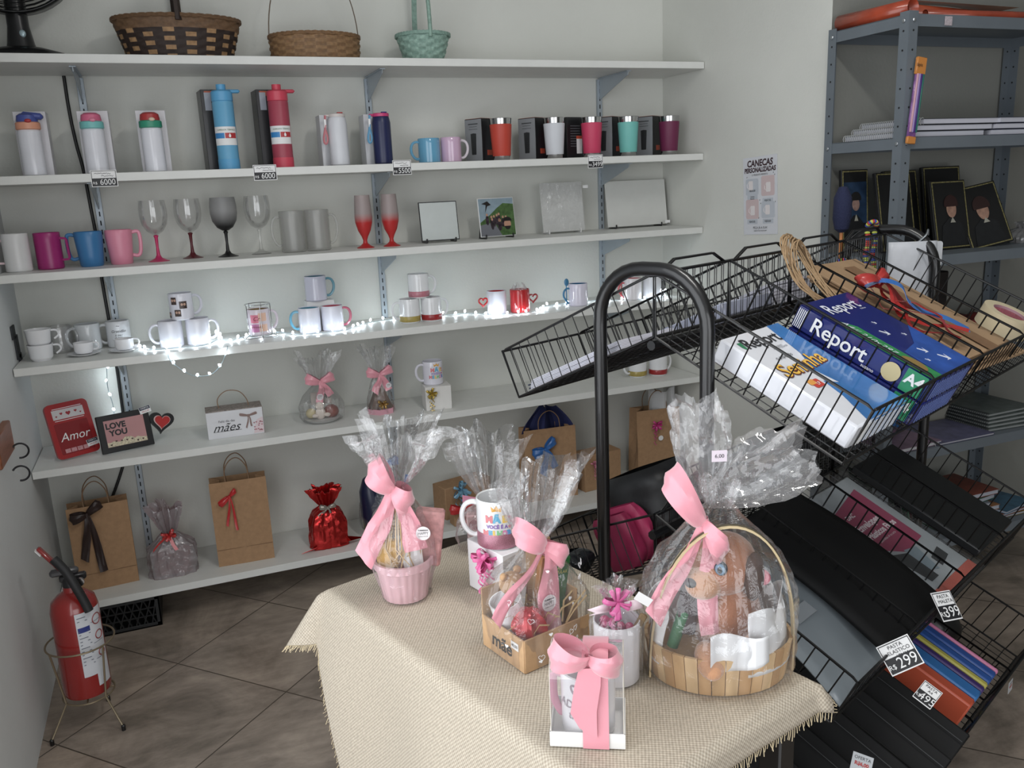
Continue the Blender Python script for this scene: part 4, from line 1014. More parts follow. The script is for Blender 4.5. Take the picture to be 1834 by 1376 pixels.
# pink foil bag
t = thing('foil_gift_bag', 'translucent dusty-pink wrapped gift with small red bow', 'wrapped gift', (.392, -.20, z))
F_pinkf = film('pink_film', tint='#c9a6aa', haze=.22, rough=.12, bump=.9, bscale=45, gl=(.08, .4))
cello('pink_wrap', [(.001, .082, .05), (.05, .086, .055), (.11, .082, .05), (.135, .05, .035)], (.165, .02), (.265, .05), t, 5, .010, matl=F_pinkf, sq=4)
MB().box((0, 0, .058), (.135, .07, .11), .004).obj('gift_inside', mat('#a77474', .6, var=.3, scale=40), t)
m = MB(); curl_ribbon(m, T3((0, -.035, .165)), 7, .036, 5, 0); m.strip([(-.01, -.04, .16), (-.04, -.05, .14), (-.06, -.055, .12)], (0.3, 0, 1), .012); m.strip([(0, -.04, .16), (.01, -.055, .13), (.02, -.06, .11)], (1, 0, .3), .012); m.obj('red_bow', mat('#c41e1c', .2, coat=.4), t)
t = kraft_bag('tall kraft paper bag with thin red ribbon, second from left', (.655, -.19, z), .205, .1, .33, -.05)
m = MB(); bow(m, .038, T=T3((-.035, -.053, .275)), wr=.55, tw=.24, tails=((-.45, -2.9), (.45, -3.5)), loops=((-1, -.7), (.6, .6)), tail_len=1); m.obj('ribbon_bow', M_redr, t)
# red foil bag
t = thing('foil_gift_bag', 'shiny red metallic foil gift bag tied with silver ribbon', 'wrapped gift', (.975, -.21, z))
M_foil = mat('#c41512', .2, .75, bump=.8, bscale=22, name='red_foil')
m = cello('foil', [(.001, .075, .055), (.03, .072, .053), (.10, .07, .05), (.14, .055, .042)], (.165, .02), (.235, .055), t, 11, .006, matl=M_foil, sq=5, top_amp=.2, angle=30)
m.modifiers.new('s', 'SOLIDIFY').thickness = .0008
m = MB(); m.add([(-.055, -.04, .002), (-.12, -.06, .004), (-.06, -.065, .02), (-.05, -.04, .05)], [(0, 1, 2), (0, 2, 3)]); m.add([(.055, -.02, .002), (.135, -.03, .012), (.075, -.06, .02), (.06, -.05, .04)], [(0, 1, 2), (0, 2, 3), (0, 3, 1)]); m.obj('foil_corner', M_foil, t, smooth=False, solid=.001)
m = MB(); bow(m, .03, T=T3((0, -.035, .165)), wr=.6, tw=.35, tails=((-1.2, -.9), (.5, -1.9))); m.obj('silver_bow', mat('#a9a297', .25, .5), t)
# blue kit basket in cellophane (partly behind the pink pot)
t = thing('wrapped_gift', 'navy and blue goods in cellophane with blue ribbon behind the pink pot', 'wrapped gift', (1.22, -.2, z), 0)
m = MB(); m.lathe([(.085, .0), (.1, .03), (.09, .032)], 28, T=Matrix.Scale(.8, 4, (0, 1, 0))); m.obj('tray', mat('#9a7a52', .7), t)
MB().lathe([(.05, .03), (.06, .1), (.045, .2), (.02, .25), (.001, .26)], 20, T=T3((-.035, -.01, 0), ry=-.15)).obj('navy_bottle', mat('#141a3c', .3), t)
m = MB(); m.box((.02, -.045, .15), (.02, .004, .22), .001, T=T3(ry=.25)); m.obj('blue_strip', M_bluer, t)
MB().ball((-.01, -.05, .12), (.014, .01, .02)).obj('green_item', mat('#145a3a', .4), t)
m = MB(); m.tube([(.1 * cos(a), 0, .03 + .26 * sin(a)) for a in [pi * i / 24 for i in range(25)]], .003, 6); m.obj('handle', mat('#6d6a48', .6), t)
m = MB(); rnd = random.Random(9)
for i in range(26): a = rnd.uniform(-2.6, -.6); m.strip([(.09 * cos(a), .07 * sin(a), .05), (.11 * cos(a) + rnd.uniform(-.01, .01), .09 * sin(a), .055 + rnd.uniform(0, .02))], (0, 0, 1), .002)
m.obj('straw', mat('#b79a66', .8), t)
cello('cellophane', [(.001, .09, .07), (.05, .115, .085), (.14, .11, .08), (.24, .06, .05)], (.29, .018), (.38, .06), t, 21, .006)
m = MB(); bow(m, .05, T=T3((0, -.03, .3)), wr=.8, tw=.4, tails=((-.5, -1.3), (.4, -1.3))); m.obj('blue_bow', M_bluer, t)
# kraft box with light blue curled bow
t = thing('kraft_gift_box', 'low kraft box with light blue curled bow behind the pink gifts', 'gift box', (1.57, -.13, z), .25)
MB().box((0, 0, .07), (.235, .1, .14), .002).obj('box_body', M_kraft, t)
m = MB(); curl_ribbon(m, T3((-.045, -.055, .125)), 9, .05, 8, 1); m.obj('blue_ribbon', mat('#6fa3c0', .25, coat=.3), t)
t = thing('kraft_gift_box', 'small kraft item with bright red satin bow at the shelf front edge', 'gift box', (1.51, -.26, z), .1)
MB().box((0, 0, .03), (.07, .05, .06), .002).obj('box_body', M_kraft, t)
m = MB(); bow(m, .052, T=T3((0, -.03, .07)), wr=.7, tw=.45, tails=((.05, -1.7), (.3, -1.0))); m.obj('red_bow', M_redr, t)
t = kraft_bag('kraft bag with navy tissue paper and royal blue bow', (1.975, -.14, z), .24, .1, .325, -.08, handle=.075)
MB().grid(lambda u, v: ((-.5 + u) * .235 * (1 - .75 * v ** 1.5) + .01 * sin(9 * u), .0 + .03 * sin(u * 11), .30 + .115 * v + .008 * sin(u * 14) * v), 14, 8).obj('navy_tissue', mat('#232a5c', .8), t, fix=False, angle=20, solid=.002)
m = MB(); bow(m, .055, T=T3((-.03, -.055, .235)), wr=.75, tw=.6, tails=((-.2, -1.9), (.8, -1.5)), loops=((-1, -.25), (.75, .75))); m.obj('ribbon_bow', M_bluer, t)
t = thing('kraft_gift_box', 'closed kraft box with pink curled ribbon behind the rack pole', 'gift box', (2.225, -.13, z), .12)
MB().box((0, 0, .085), (.2, .1, .17), .003).obj('box_body', M_kraft, t)
m = MB(); curl_ribbon(m, T3((-.05, -.053, .13)), 6, .03, 4, 1); m.obj('pink_ribbon', mat('#d07a94', .3), t)
t = kraft_bag('kraft bag with white tissue and magenta ribbon near the right wall', (2.525, -.14, z), .215, .11, .335, -.1, handle=.085)
MB().grid(lambda u, v: ((-.32 + u * .75) * .18 + .02, -.02 + .02 * sin(u * 9), .31 + .12 * v * (1 - .15 * abs(sin(3 * u)))), 10, 5).obj('white_tissue', mat('#d0d1d2', .8), t, fix=False, angle=20, solid=.002)
m = MB(); curl_ribbon(m, T3((-.015, -.056, .265)), 7, .034, 6, 1); m.obj('magenta_ribbon', mat('#bf1f78', .3), t)
m = MB(); m.poly([(.012 * cos(a), .012 * sin(a)) for a in [2 * pi * i / 20 for i in range(20)]], .0006, T=T3((.005, -.0585, .2)) @ FRONT); m.obj('round_tag', M_white, t)
# ---------------------------------------------------------------- display table with burlap cloth
TZ = .75
TR = atan2(.28, .96)
TM = T3((.726, -1.865, 0), rz=TR)      # local x across, local -y toward the camera
TW, TL = .415, .80
t = thing('display_table', 'small table hidden under the burlap cloth', 'table', M=TM)
MB().box((TW / 2, -TL / 2, TZ - .016), (TW - .012, TL - .012, .024), .003).obj('tabletop', mat('#8a6a48', .5), t)
for x in (.03, TW - .03):
    for y in (-.03, -TL + .03): MB().box((x, y, (TZ - .03) / 2), (.04, .04, TZ - .03), .003).obj('leg', mat('#1a1613', .5), t)
def burlap_mat():
    m = bpy.data.materials.new('burlap'); m.use_nodes = True; nt = m.node_tree; b = nt.nodes['Principled BSDF']; N = nt.nodes.new; L = nt.links.new
    uv = N('ShaderNodeUVMap'); sx = N('ShaderNodeSeparateXYZ'); 
    nz = N('ShaderNodeTexNoise'); nz.inputs['Scale'].default_value = 14; L(uv.outputs[0], nz.inputs['Vector'])
    ad = N('ShaderNodeVectorMath'); ad.operation = 'MULTIPLY_ADD'; ad.inputs[1].default_value = (.004, .004, 0); L(nz.outputs['Color'], ad.inputs[0]); L(uv.outputs[0], ad.inputs[2]); L(ad.outputs[0], sx.inputs[0])
    def sn(o, f):
        a = N('ShaderNodeMath'); a.operation = 'MULTIPLY'; a.inputs[1].default_value = f; L(o, a.inputs[0]); s = N('ShaderNodeMath'); s.operation = 'SINE'; L(a.outputs[0], s.inputs[0]); return s.outputs[0]
    f = 2 * pi / .0068
    a = sn(sx.outputs[0], f); c = sn(sx.outputs[1], f)
    p = N('ShaderNodeMath'); p.operation = 'MULTIPLY'; L(a, p.inputs[0]); L(c, p.inputs[1])
    mr = N('ShaderNodeMapRange'); mr.inputs['From Min'].default_value = -1; mr.inputs['From Max'].default_value = 1; L(p.outputs[0], mr.inputs[0])
    cr = N('ShaderNodeMix'); cr.data_type = 'RGBA'; cr.inputs[6].default_value = srgb('#9d907e'); cr.inputs[7].default_value = srgb('#cabfac'); L(mr.outputs[0], cr.inputs[0])
    n2 = N('ShaderNodeTexNoise'); n2.inputs['Scale'].default_value = 160; n2.inputs['Detail'].default_value = 3; L(uv.outputs[0], n2.inputs['Vector'])
    m2 = N('ShaderNodeMapRange'); m2.inputs['To Min'].default_value = .72; m2.inputs['To Max'].default_value = 1.28; L(n2.outputs['Fac'], m2.inputs[0])
    mm = N('ShaderNodeMix'); mm.data_type = 'RGBA'; mm.blend_type = 'MULTIPLY'; mm.inputs[0].default_value = 1; L(cr.outputs[2], mm.inputs[6]); L(m2.outputs[0], mm.inputs[7]); L(mm.outputs[2], b.inputs['Base Color'])
    bp = N('ShaderNodeBump'); bp.inputs['Strength'].default_value = .5; bp.inputs['Distance'].default_value = .0012; L(mr.outputs[0], bp.inputs['Height']); L(bp.outputs[0], b.inputs['Normal'])
    b.inputs['Roughness'].default_value = .95; b.inputs['Specular IOR Level'].default_value = .1
    return m
M_burlap = burlap_mat()
def drape(x, y):
    """cloth coordinates (x across, y away from the far edge toward the camera) to table-local"""
    dx = -x if x < 0 else (x - TW if x > TW else 0); sx_ = -1 if x < 0 else 1
    dy = -y if y < 0 else (y - TL if y > TL else 0); sy_ = 1 if y < 0 else -1
    cx = min(max(x, 0), TW); cy = min(max(y, 0), TL)
    ro = hypot(dx, dy)
    nzv = noise.noise(Vector((x * 3, y * 3, 0)))
    if ro < 1e-6: return (cx, -cy, TZ + .0035 + .0015 * nzv)
    ph = atan2(dy, dx); fl = sin(2 * ph) ** 2 if dx > 0 and dy > 0 else 0
    out = .012 + ro * (.10 + .42 * fl) + .012 * min(1, ro * 6) * sin((cy + cx) * 16 + 1)
    rr_ = min(ro, .02)
    drop = (ro * sqrt(max(.05, 1 - (.10 + .42 * fl) ** 2)) - .006 * (rr_ / .02)) if ro > .01 else ro * .4
    k = min(1, ro / .02)
    out *= k
    return (cx + sx_ * out * cos(ph) , -cy + sy_ * out * sin(ph), TZ + .0035 - drop)
HL, HR, HT, HB = .115, .03, .105, .055
def xmin(y): return -HL - max(0, y + .02) * 2.1 if y < .16 else -HL - .18 * 2.1 - (y - .16) * .25
us = [i / 110 for i in range(111)]
ys = [-HT + i * (HT + TL + HB) / 116 for i in range(117)]
ys = sorted(ys + [-.01, -.005, 0, TL, TL + .005, TL + .01]); ny = len(ys)
RX = [0, TW] + [TW * i / 40 for i in range(1, 40)] + [-.005, -.01, -.018, TW + .006, TW + .013, TW + HR]
RX = sorted(RX)
def cols_at(y):
    x0 = xmin(y); return [x0 + (-.018 - x0) * i / 60 for i in range(60)] + RX
vs = []; uvs = []; nx = len(cols_at(0))
grid_ = [[None] * ny for _ in range(nx)]
for j, y in enumerate(ys):
    for i, x in enumerate(cols_at(y)): grid_[i][j] = (x, y)
for i in range(nx):
    for j in range(ny): vs.append(drape(*grid_[i][j])); uvs.append(grid_[i][j])
m = MB(); m.add(vs, [(i * ny + j, (i + 1) * ny + j, (i + 1) * ny + j + 1, i * ny + j + 1) for i in range(nx - 1) for j in range(ny - 1)])
me = m.mesh('tablecloth', M_burlap, fix=False, angle=180)
uvl = me.uv_layers.new(name='UVMap')
for lp in me.loops: uvl.data[lp.index].uv = uvs[lp.vertex_index]
cl = bpy.data.objects.new('tablecloth', me); COL.objects.link(cl); cl.matrix_world = TM
tag(cl, 'beige burlap cloth with frayed edge draped over the gift table', 'tablecloth')
md = cl.modifiers.new('s', 'SOLIDIFY'); md.thickness = .0015; md.offset = 1
m = MB(); rnd = random.Random(2)
def fr(x, y, ox, oy):
    a = Vector(drape(x, y)); b = Vector(drape(x + ox * .02, y + oy * .02)); d = (b - a).normalized() * rnd.uniform(.008, .017)
    j = Vector((rnd.uniform(-.004, .004), rnd.uniform(-.004, .004), rnd.uniform(-.003, .003)))
    m.tube([a, a + d * .5 + j * .4, a + d + j], .0007, 3, cap=False)
q = -HL
while q < TW + HR: fr(q, -HT, 0, -1); fr(q, TL + HB, 0, 1); q += .0048
q = -HT
while q < TL + HB: fr(xmin(q), q, -1, -.6); fr(TW + HR, q, 1, 0); q += .0048 if q > .2 else .003
o = m.obj('fringe', mat('#c6b48f', .9), cl); o['kind'] = 'stuff'

FACE = -.37   # turns a thing's front toward the side where the photo was taken
Z0 = TZ + .0055
# ---- pink fluted pot in cellophane
t = thing('wrapped_gift', 'pink fluted pot of sweets in cellophane with big pink bow, left on the table', 'wrapped gift', (.857, -1.963, Z0), FACE)
m = MB(); m.lathe([(.038, .0), (.042, .002), (.043, .01), (.053, .066)], 96, rf=lambda a, z: 1 + .022 * abs(sin(a * 12)), cap=False)
m.lathe([(.0545, .064), (.0575, .066), (.058, .08), (.056, .0805), (.052, .08), (.05, .05), (.04, .004), (.0005, .004)], 64, cap=False); m.lathe([(.0005, .001), (.04, .001)], 32, cap=False)
m.obj('pot', mat('#dfb3bb', .35, coat=.2, name='pink_pot'), t, fix=False)
m = MB(); m.box((-.02, -.012, .095), (.04, .014, .055), .002, T=T3(rz=.1, ry=-.1)); m.obj('snack_packet', mat('#d9a62c', .35), t)
m = MB(); m.text('Bauducco', .0105, lambda a, b: (a, b, 0), T=T3((-.02, -.0205, .097), ry=-.1, rz=.1) @ FRONT, shear=.2); m.obj('packet_lettering', mat('#7a2a14', .4), t, smooth=False, fix=False)
m = MB(); m.add([(.005, -.03, .07), (.04, -.015, .07), (.035, -.01, .13), (.012, -.02, .155), (-.002, -.026, .11)], [(0, 1, 2, 3, 4)]); m.obj('white_card', M_white, t, solid=.001, smooth=False)
m = MB(); m.box((.032, .012, .12), (.055, .03, .11), .004, T=T3(ry=.15)); m.obj('pink_paper_bag', mat('#c98f8e', .6, var=.35, scale=60), t)
m = MB(); m.lathe([(.012, 0), (.013, .05), (.006, .08), (.001, .085)], 14, T=T3((-.03, .01, .07), ry=-.25)); m.obj('orange_item', mat('#b8672c', .4), t)
m = MB(); rnd = random.Random(31)
for i in range(46):
    a = rnd.uniform(0, 6.28); r0 = rnd.uniform(.01, .045); a2 = a + rnd.uniform(-.8, .8)
    m.strip([(r0 * cos(a), r0 * sin(a), .07), (.04 * cos(a2), .035 * sin(a2), .11), (.02 * cos(a2), .02 * sin(a2), .16 + rnd.uniform(0, .03))], (cos(a2 + 1.5), sin(a2 + 1.5), 0), .0022)
m.obj('paper_straw', mat('#c9a874', .8), t)
cello('cellophane', [(.0, .047, .047), (.02, .05, .05), (.08, .064, .062), (.12, .066, .06), (.17, .046, .044), (.2, .026, .024)], (.225, .012), (.335, .078), t, 4, .006, pleats=19, top_amp=.4, lean=(.01, 0), nu=84, nv=60)
m = MB(); bow(m, .055, T=T3((-.006, -.022, .225), ry=.2), wr=.95, tw=.78, tails=((-.55, -2.4), (1.15, -1.95)), loops=((-.75, .7), (.6, -.35)), depth=.8); m.obj('pink_bow', M_pinkr, t)
pink_sticker(t, T3((.046, -.042, .143)) @ FRONT, .0135)
# ---- white mug box + mug
t = thing('mug_box', 'white mug box with pink curled bow under the large MÃE mug on the table', 'box', (1.043, -2.024, Z0), TR)
MB().box((0, 0, .05), (.098, .112, .1), .001).obj('case', mat('#e4e2e4', .5, name='glossy_white_box'), t)
m = MB(); curl_ribbon(m, T3((-.051, -.012, .082), rz=-pi / 2 + .3), 9, .036, 12, 2); m.obj('pink_curl_bow', mat('#dd5a9a', .3, coat=.2), t)
m = MB(); m.box((.008, -.0565, .091), (.026, .001, .011), 0, T=T3(ry=-.3) @ T3((.027, 0, -.004))); m.obj('price_sticker', M_white, t)
m = MB(); m.text('50,00', .009, T=T3((.012, -.0574, .0935), ry=-.25) @ FRONT); m.obj('sticker_price', M_ink, t, smooth=False, fix=False)
t = mug('large white mug reading MÃE VOCÊ É A MELHOR with pink glitter base, on the table', (1.030, -2.03, Z0 + .1), '#dedfe0', hang=2.62)
for o in list(t.children):
    if o.name.startswith('satin'): pass
MB().lathe([(.0414, .003), (.0418, .004), (.0418, .031), (.0414, .032)], 40, cap=False).obj('glitter_band', mat('#b5788a', .35, .35, var=.4, scale=900), t)
mae_print(t, .88, a0=-2.0)
# ---- floral gift behind the mug
t = thing('wrapped_gift', 'rose-patterned gift in cellophane behind the large mug', 'wrapped gift', (1.085, -1.83, Z0), FACE)
MB().box((0, 0, .042), (.10, .05, .084), .003).obj('gift_inside', mat('#c9a3a2', .6, var=.5, scale=38, name='rose_print'), t)
m = MB(); rnd = random.Random(6)
for i in range(9):
    cx, cz, r0 = rnd.uniform(-.042, .042), rnd.uniform(.01, .075), rnd.uniform(.007, .011)
    for k in range(3): m.tube([(cx + r0 * (1 - k * .3) * cos(a), -.0256, cz + r0 * (1 - k * .3) * sin(a)) for a in [2 * pi * j / 10 for j in range(10)]], .0009, 4, closed=True)
m.obj('rose_outlines', mat('#a8626c', .6), t)
cello('cellophane', [(.0, .07, .045), (.03, .078, .055), (.07, .07, .05)], (.108, .012), (.25, .075), t, 9, .006, top_amp=.35, nu=84, nv=60)
m = MB(); curl_ribbon(m, T3((0, -.02, .105)), 7, .035, 4, 1); m.strip([(0, -.02, .11), (-.03, -.03, .118), (-.055, -.035, .126)], (0, .2, 1), .016); m.strip([(0, -.02, .11), (.035, -.03, .116), (.065, -.03, .112)], (0, .2, 1), .010); m.obj('pink_bow', mat('#d98aa6', .3), t)
# ---- kraft tray of goodies
t = thing('wrapped_gift', 'kraft tray with mãe lettering, red foil rose and green snack in cellophane', 'wrapped gift', (1.010, -2.242, Z0), .24)
w, d, h = .136, .118, .058
m = MB()
for (c, s_) in (((0, -d / 2, h / 2), (w, .003, h)), ((0, d / 2, h * .9), (w, .003, h * 1.8)), ((-w / 2, 0, h / 2), (.003, d, h)), ((w / 2, .015, h * .8), (.003, d * .74, h * 1.6)), ((0, 0, .002), (w, d, .003))): m.box(c, s_, .0006)
m.obj('kraft_tray', mat('#c29a6c', .7, var=.08, scale=70, name='light_kraft'), t)
m = MB(); m.text('mãe', .034, T=T3((-w / 2 - .0022, .002, .026), rz=-pi / 2) @ FRONT, shear=.1, bold=.0008); m.obj('tray_lettering', M_ink, t, smooth=False, fix=False)
m = MB(); m.box((-w / 2 - .0022, -.036, .04), (.0008, .02, .013), 0, T=T3(rx=-.0)); m.obj('price_sticker', M_white, t)
m = MB(); m.text('40,00', .0075, T=T3((-w / 2 - .0032, -.036, .04), rz=-pi / 2) @ FRONT); m.obj('sticker_price', M_ink, t, smooth=False, fix=False)
m = MB(); m.lathe([(.026, .0), (.028, .05), (.026, .05), (.024, .004)], 24, T=T3((-.036, .018, .045), ry=-.25)); m.obj('small_mug', M_white_cer, t)
be = T3((-.024, .004, .012)); m = MB(); m.ball((-.012, .012, .108), (.021, .019, .02), T=be); m.ball((-.027, .01, .124), .007, T=be); m.ball((.003, .014, .127), .007, T=be); m.ball((-.014, -.006, .104), (.009, .007, .007), T=be); m.obj('bear_head', mat('#c39a6e', .95, bump=.5, bscale=300), t)
m = MB()
for x, y, zz in ((-.019, -.006, .113), (-.006, -.006, .113), (-.014, -.0135, .106)): m.ball((x, y, zz), .0022, 8, 6, T=be)
m.obj('bear_eyes', M_black, t)
m = MB(); m.grid(lambda u, v: ((-.036 + .027 * sin(pi * v) * cos(2 * pi * u) * (1 + .22 * sin(7 * 2 * pi * u + 6 * v))), -.032 + .027 * sin(pi * v) * sin(2 * pi * u) * (1 + .22 * sin(5 * 2 * pi * u)), .064 - .030 * cos(pi * v)), 30, 14, cu=True); m.obj('red_foil_rose', mat('#b80d22', .2, .4, coat=.5), t, fix=False, angle=20)
m = MB(); m.box((.030, .0, .094), (.034, .012, .12), .002, T=T3(ry=.2)); m.obj('green_packet', mat('#1f6a34', .25, coat=.4), t)
m = MB(); m.box((.008, .012, .092), (.03, .012, .12), .002, T=T3(ry=.2)); m.obj('orange_packet', mat('#b8792c', .3, coat=.3), t)
m = MB(); m.text('AO\nPOPULAR', .008, T=T3((.050, -.0068, .124), ry=.2) @ FRONT); m.obj('packet_lettering', mat('#cfc23a', .4), t, smooth=False, fix=False)
m = MB(); m.box((.045, .046, .09), (.035, .03, .16), .002); m.obj('kraft_back_card', mat('#b08a60', .7), t)
m = MB(); rnd = random.Random(33)
for i in range(34):
    x, y = rnd.uniform(-.055, .055), rnd.uniform(-.05, .03); a = rnd.uniform(0, 6.28)
    m.strip([(x, y, .045), (x + .02 * cos(a), y + .02 * sin(a), .066 + rnd.uniform(0, .02)), (x + .05 * cos(a), y + .04 * sin(a) * .5, .06 + rnd.uniform(0, .035))], (-sin(a), cos(a), .3), .003)
m.obj('paper_straw', mat('#c4a56f', .8), t)
cello('cellophane', [(.0, .072, .063), (.03, .075, .066), (.06, .078, .068), (.10, .078, .064), (.14, .056, .048), (.165, .03, .026)], (.188, .012), (.30, .075), t, 14, .006, sq=5, pleats=19, top_amp=.4, nu=84, nv=60, lean=(.02, .01))
m = MB(); bow(m, .055, T=T3((.0, -.022, .19), ry=-.1), wr=.8, tw=(.42, .72), tails=((-1.9, -1.55), (.0, -3.0)), loops=((-.75, .75), (.65, -.6)), depth=.8); m.obj('pink_bow', M_pinkr, t)
pink_sticker(t, T3((.004, -.0345, .09)) @ FRONT, .0145)
M_hw = mat('#e9e9ea', .5, name='white_print')
def hearts_on(t, n, rx, ry, z0, z1, seed, w=.009):
    m = MB(); rnd = random.Random(seed)
    for i in range(n):
        a = rnd.uniform(-2.9, -.2); zz = rnd.uniform(z0, z1)
        T = T3((rx * cos(a), ry * sin(a), zz), rz=a + pi / 2) @ FRONT @ T3(rz=rnd.uniform(-.7, .7))
        if i % 2: m.poly(heart(w * rnd.uniform(.6, 1), 14), .0003, T=T)
        else: m.tube([(x, y, 0) for x, y in heart(w * 1.3, 14)], .0005, 3, closed=True, T=T)
    m.obj('printed_hearts', M_hw, t)
hearts_on(t, 26, .082, .075, .01, .15, 3)
# ---- white cup with small pink bow
t = thing('wrapped_gift', 'white cup in clear bag with small magenta pull bow and 4,50 tag', 'wrapped gift', (1.087, -2.385, Z0), FACE)
MB().lathe([(.033, 0), (.0345, .002), (.0365, .1), (.0345, .1), (.0325, .01), (.001, .008)], 40, cap=False).obj('cup', mat('#dcdade', .3), t)
m = MB(); rnd = random.Random(8)
for i in range(14): m.ball((rnd.uniform(-.022, .022), rnd.uniform(-.022, .022), .09 + rnd.uniform(-.01, .008)), rnd.uniform(.005, .009), 8, 6)
m.obj('magenta_sweets', mat('#b32a68', .4), t)
m = MB(); m.box((-.014, -.004, .1), (.012, .006, .03), .002, T=T3(ry=.5)); m.obj('kraft_item', mat('#8d7450', .7), t)
cello('cellophane', [(.0, .039, .039), (.05, .041, .041), (.095, .041, .041), (.11, .03, .03)], (.128, .01), (.158, .03), t, 6, .003, top_amp=.3)
m = MB(); curl_ribbon(m, T3((0, -.012, .135)), 8, .032, 9, 1); m.obj('magenta_bow', mat('#d960a0', .3, coat=.2), t)
m = MB(); m.add([(-.045, -.02, .118), (-.012, -.018, .122), (-.012, -.016, .137), (-.047, -.02, .128), (-.035, -.02, .122)], [(0, 1, 2, 3, 4)]); m.add([(.012, -.018, .12), (.04, -.016, .125), (.03, -.016, .14), (.01, -.016, .136)], [(0, 1, 2, 3)]); m.obj('white_ribbon_tip', mat('#e3cdd5', .4), t, solid=.0008)
m = MB(); m.box((.018, -.03, .122), (.026, .001, .014), 0, T=T3(ry=.6) @ T3((-.07, 0, .02))); m.obj('price_sticker', M_white, t)
# ---- acetate box with mug and ribbon
t = thing('wrapped_gift', 'mug in clear acetate box on white tray with wide pink ribbon, nearest on the table', 'wrapped gift', (.986, -2.483, Z0), -.515)
m = MB()
for c, s_ in (((0, -.043, .012), (.104, .0015, .022)), ((0, .043, .012), (.104, .0015, .022)), ((-.0515, 0, .012), (.0015, .087, .022)), ((.0515, 0, .012), (.0015, .087, .022)), ((0, 0, .001), (.104, .088, .0015))): m.box(c, s_)
m.obj('white_tray', mat('#e2e1de', .5), t, smooth=False)
m = MB()
def arch(u, v):
    # front-to-back sheet bent over the top
    s_ = u * 3
    if s_ < 1: y, zz = -.0415, .003 + .098 * s_
    elif s_ < 2: a = pi * (s_ - 1); y, zz = -.0415 * cos(a), .101 + .034 * sin(a)
    else: y, zz = .0415, .101 - .098 * (s_ - 2)
    return (-.050 + .1 * v + .001 * sin(9 * u), y, zz)
m.grid(arch, 36, 4); m.obj('acetate_wrap', F_acet, t, fix=False)
m = MB()
for sx in (-1, 1):
    P = [(sx * .0502, -.0415, .003)] + [(sx * .0502, -.0415 * cos(pi * i / 10), .101 + .034 * sin(pi * i / 10)) for i in range(11)] + [(sx * .0502, .0415, .003)]
    m.add(P, [tuple(range(len(P)))])
m.obj('acetate_side', F_acet, t, fix=False, smooth=False)
m = MB()
for sx in (-1, 1):
    P = [(sx * .0502, -.0415, .02)] + [(sx * .0502, -.0415 * cos(pi * i / 10), .101 + .034 * sin(pi * i / 10)) for i in range(11)] + [(sx * .0502, .0415, .02)]
    m.tube(P, .0006, 4)
m.obj('acetate_edge', mat('#d8d2c4', .3), t)
M_bag_mug = mat('#d6d4d8', .15, coat=.4)
m = MB(); r_, h_ = .039, .095
m.lathe([(.034, .004), (.038, .008), (r_, h_ + .004), (r_ - .0035, h_ + .004), (.034, .012), (.001, .012)], 36, cap=False); m.obj('mug_body', M_bag_mug, t)
MB().lathe([(r_ - .0039, h_ + .003), (.0335, .013), (.001, .013)], 32, cap=False).obj('mug_lining', mat('#b96f88', .2, coat=.3), t)
m = MB(); m.tube(smooth_path([(-.037, 0, .085), (-.048, 0, .085), (-.0485, 0, .05), (-.04, 0, .028), (-.036, 0, .026)], 4), .004, 8, ry=.006); m.obj('mug_handle', mat('#c57c94', .2), t)
m = MB(); f = wrap(r_ + .0002, -pi / 2 - .35, .05); m.text('ADORO\nther', .018, lambda a, b: f(a, b, .0004), shear=.2); m.text('♥', .02, lambda a, b: f(a, b + .03, .0004)); m.obj('mug_lettering', mat('#8a7d88', .4), t, smooth=False, fix=False)
m = MB(); P = [(.012, -.0455, .0)] + [(.012, -.0455, zz) for zz in (.03, .07, .1)] + [(.012, -.0435 * cos(a), .103 + .036 * sin(a)) for a in [pi * i / 10 for i in range(1, 10)]] + [(.012, .0455, .1), (.012, .0455, 0)]
m.strip(P, (1, 0, 0), .036, th=.0008)
m.strip([(.006, -.052, .128), (.002, -.053, .10), (-.004, -.051, .06), (.002, -.050, .036), (.012, -.049, .02)], (1, 0, .1), [.03, .036, .036, .024, .004], th=.0008)
bow(m, .042, T=T3((.004, -.035, .134)), wr=.95, tw=.01, tails=(), loops=((-1.15, .2), (.95, -.1)), depth=1.0)
m.obj('pink_ribbon', M_pinkr, t)
# ---- wooden basket with plush dog
t = thing('wrapped_gift', 'tall oval wooden basket with brown plush toy in cellophane and pink bow', 'wrapped gift', (1.245, -2.428, Z0), FACE)
SX, SY = .116, .092
m = MB(); nS = 34
for i in range(nS):
    a0, a1 = 2 * pi * i / nS + .006, 2 * pi * (i + 1) / nS - .006
    v4 = []
    for a in (a0, a1):
        for (k, zz) in ((.92, 0), (1.0, .062)):
            for o_ in (0, -.005): v4.append(((SX * k + o_) * cos(a), (SY * k + o_) * sin(a), zz))
    m.k = i % 3
    m.add(v4, [(0, 4, 6, 2), (1, 3, 7, 5), (2, 6, 7, 3), (0, 1, 5, 4), (0, 2, 3, 1), (4, 5, 7, 6)])
m.obj('slat_wall', [mat('#cfa56c', .55, var=.2, scale=30, stretch=(1, 1, .2)), mat('#dcb884', .55, var=.15, scale=30, stretch=(1, 1, .2)), mat('#c2955c', .55, var=.2, scale=30, stretch=(1, 1, .2))], t, smooth=False)
MB().lathe([(.1, .003), (.1, .008)], 32, T=Matrix.Scale(SY / SX, 4, (0, 1, 0))).obj('bottom', mat('#c29a64', .6), t)
P = [(SX * 1.0 * cos(a) * .97, -.02 - .035 * sin(a), .0 + .262 * sin(a) ** .8) for a in [pi * i / 30 for i in range(31)]]
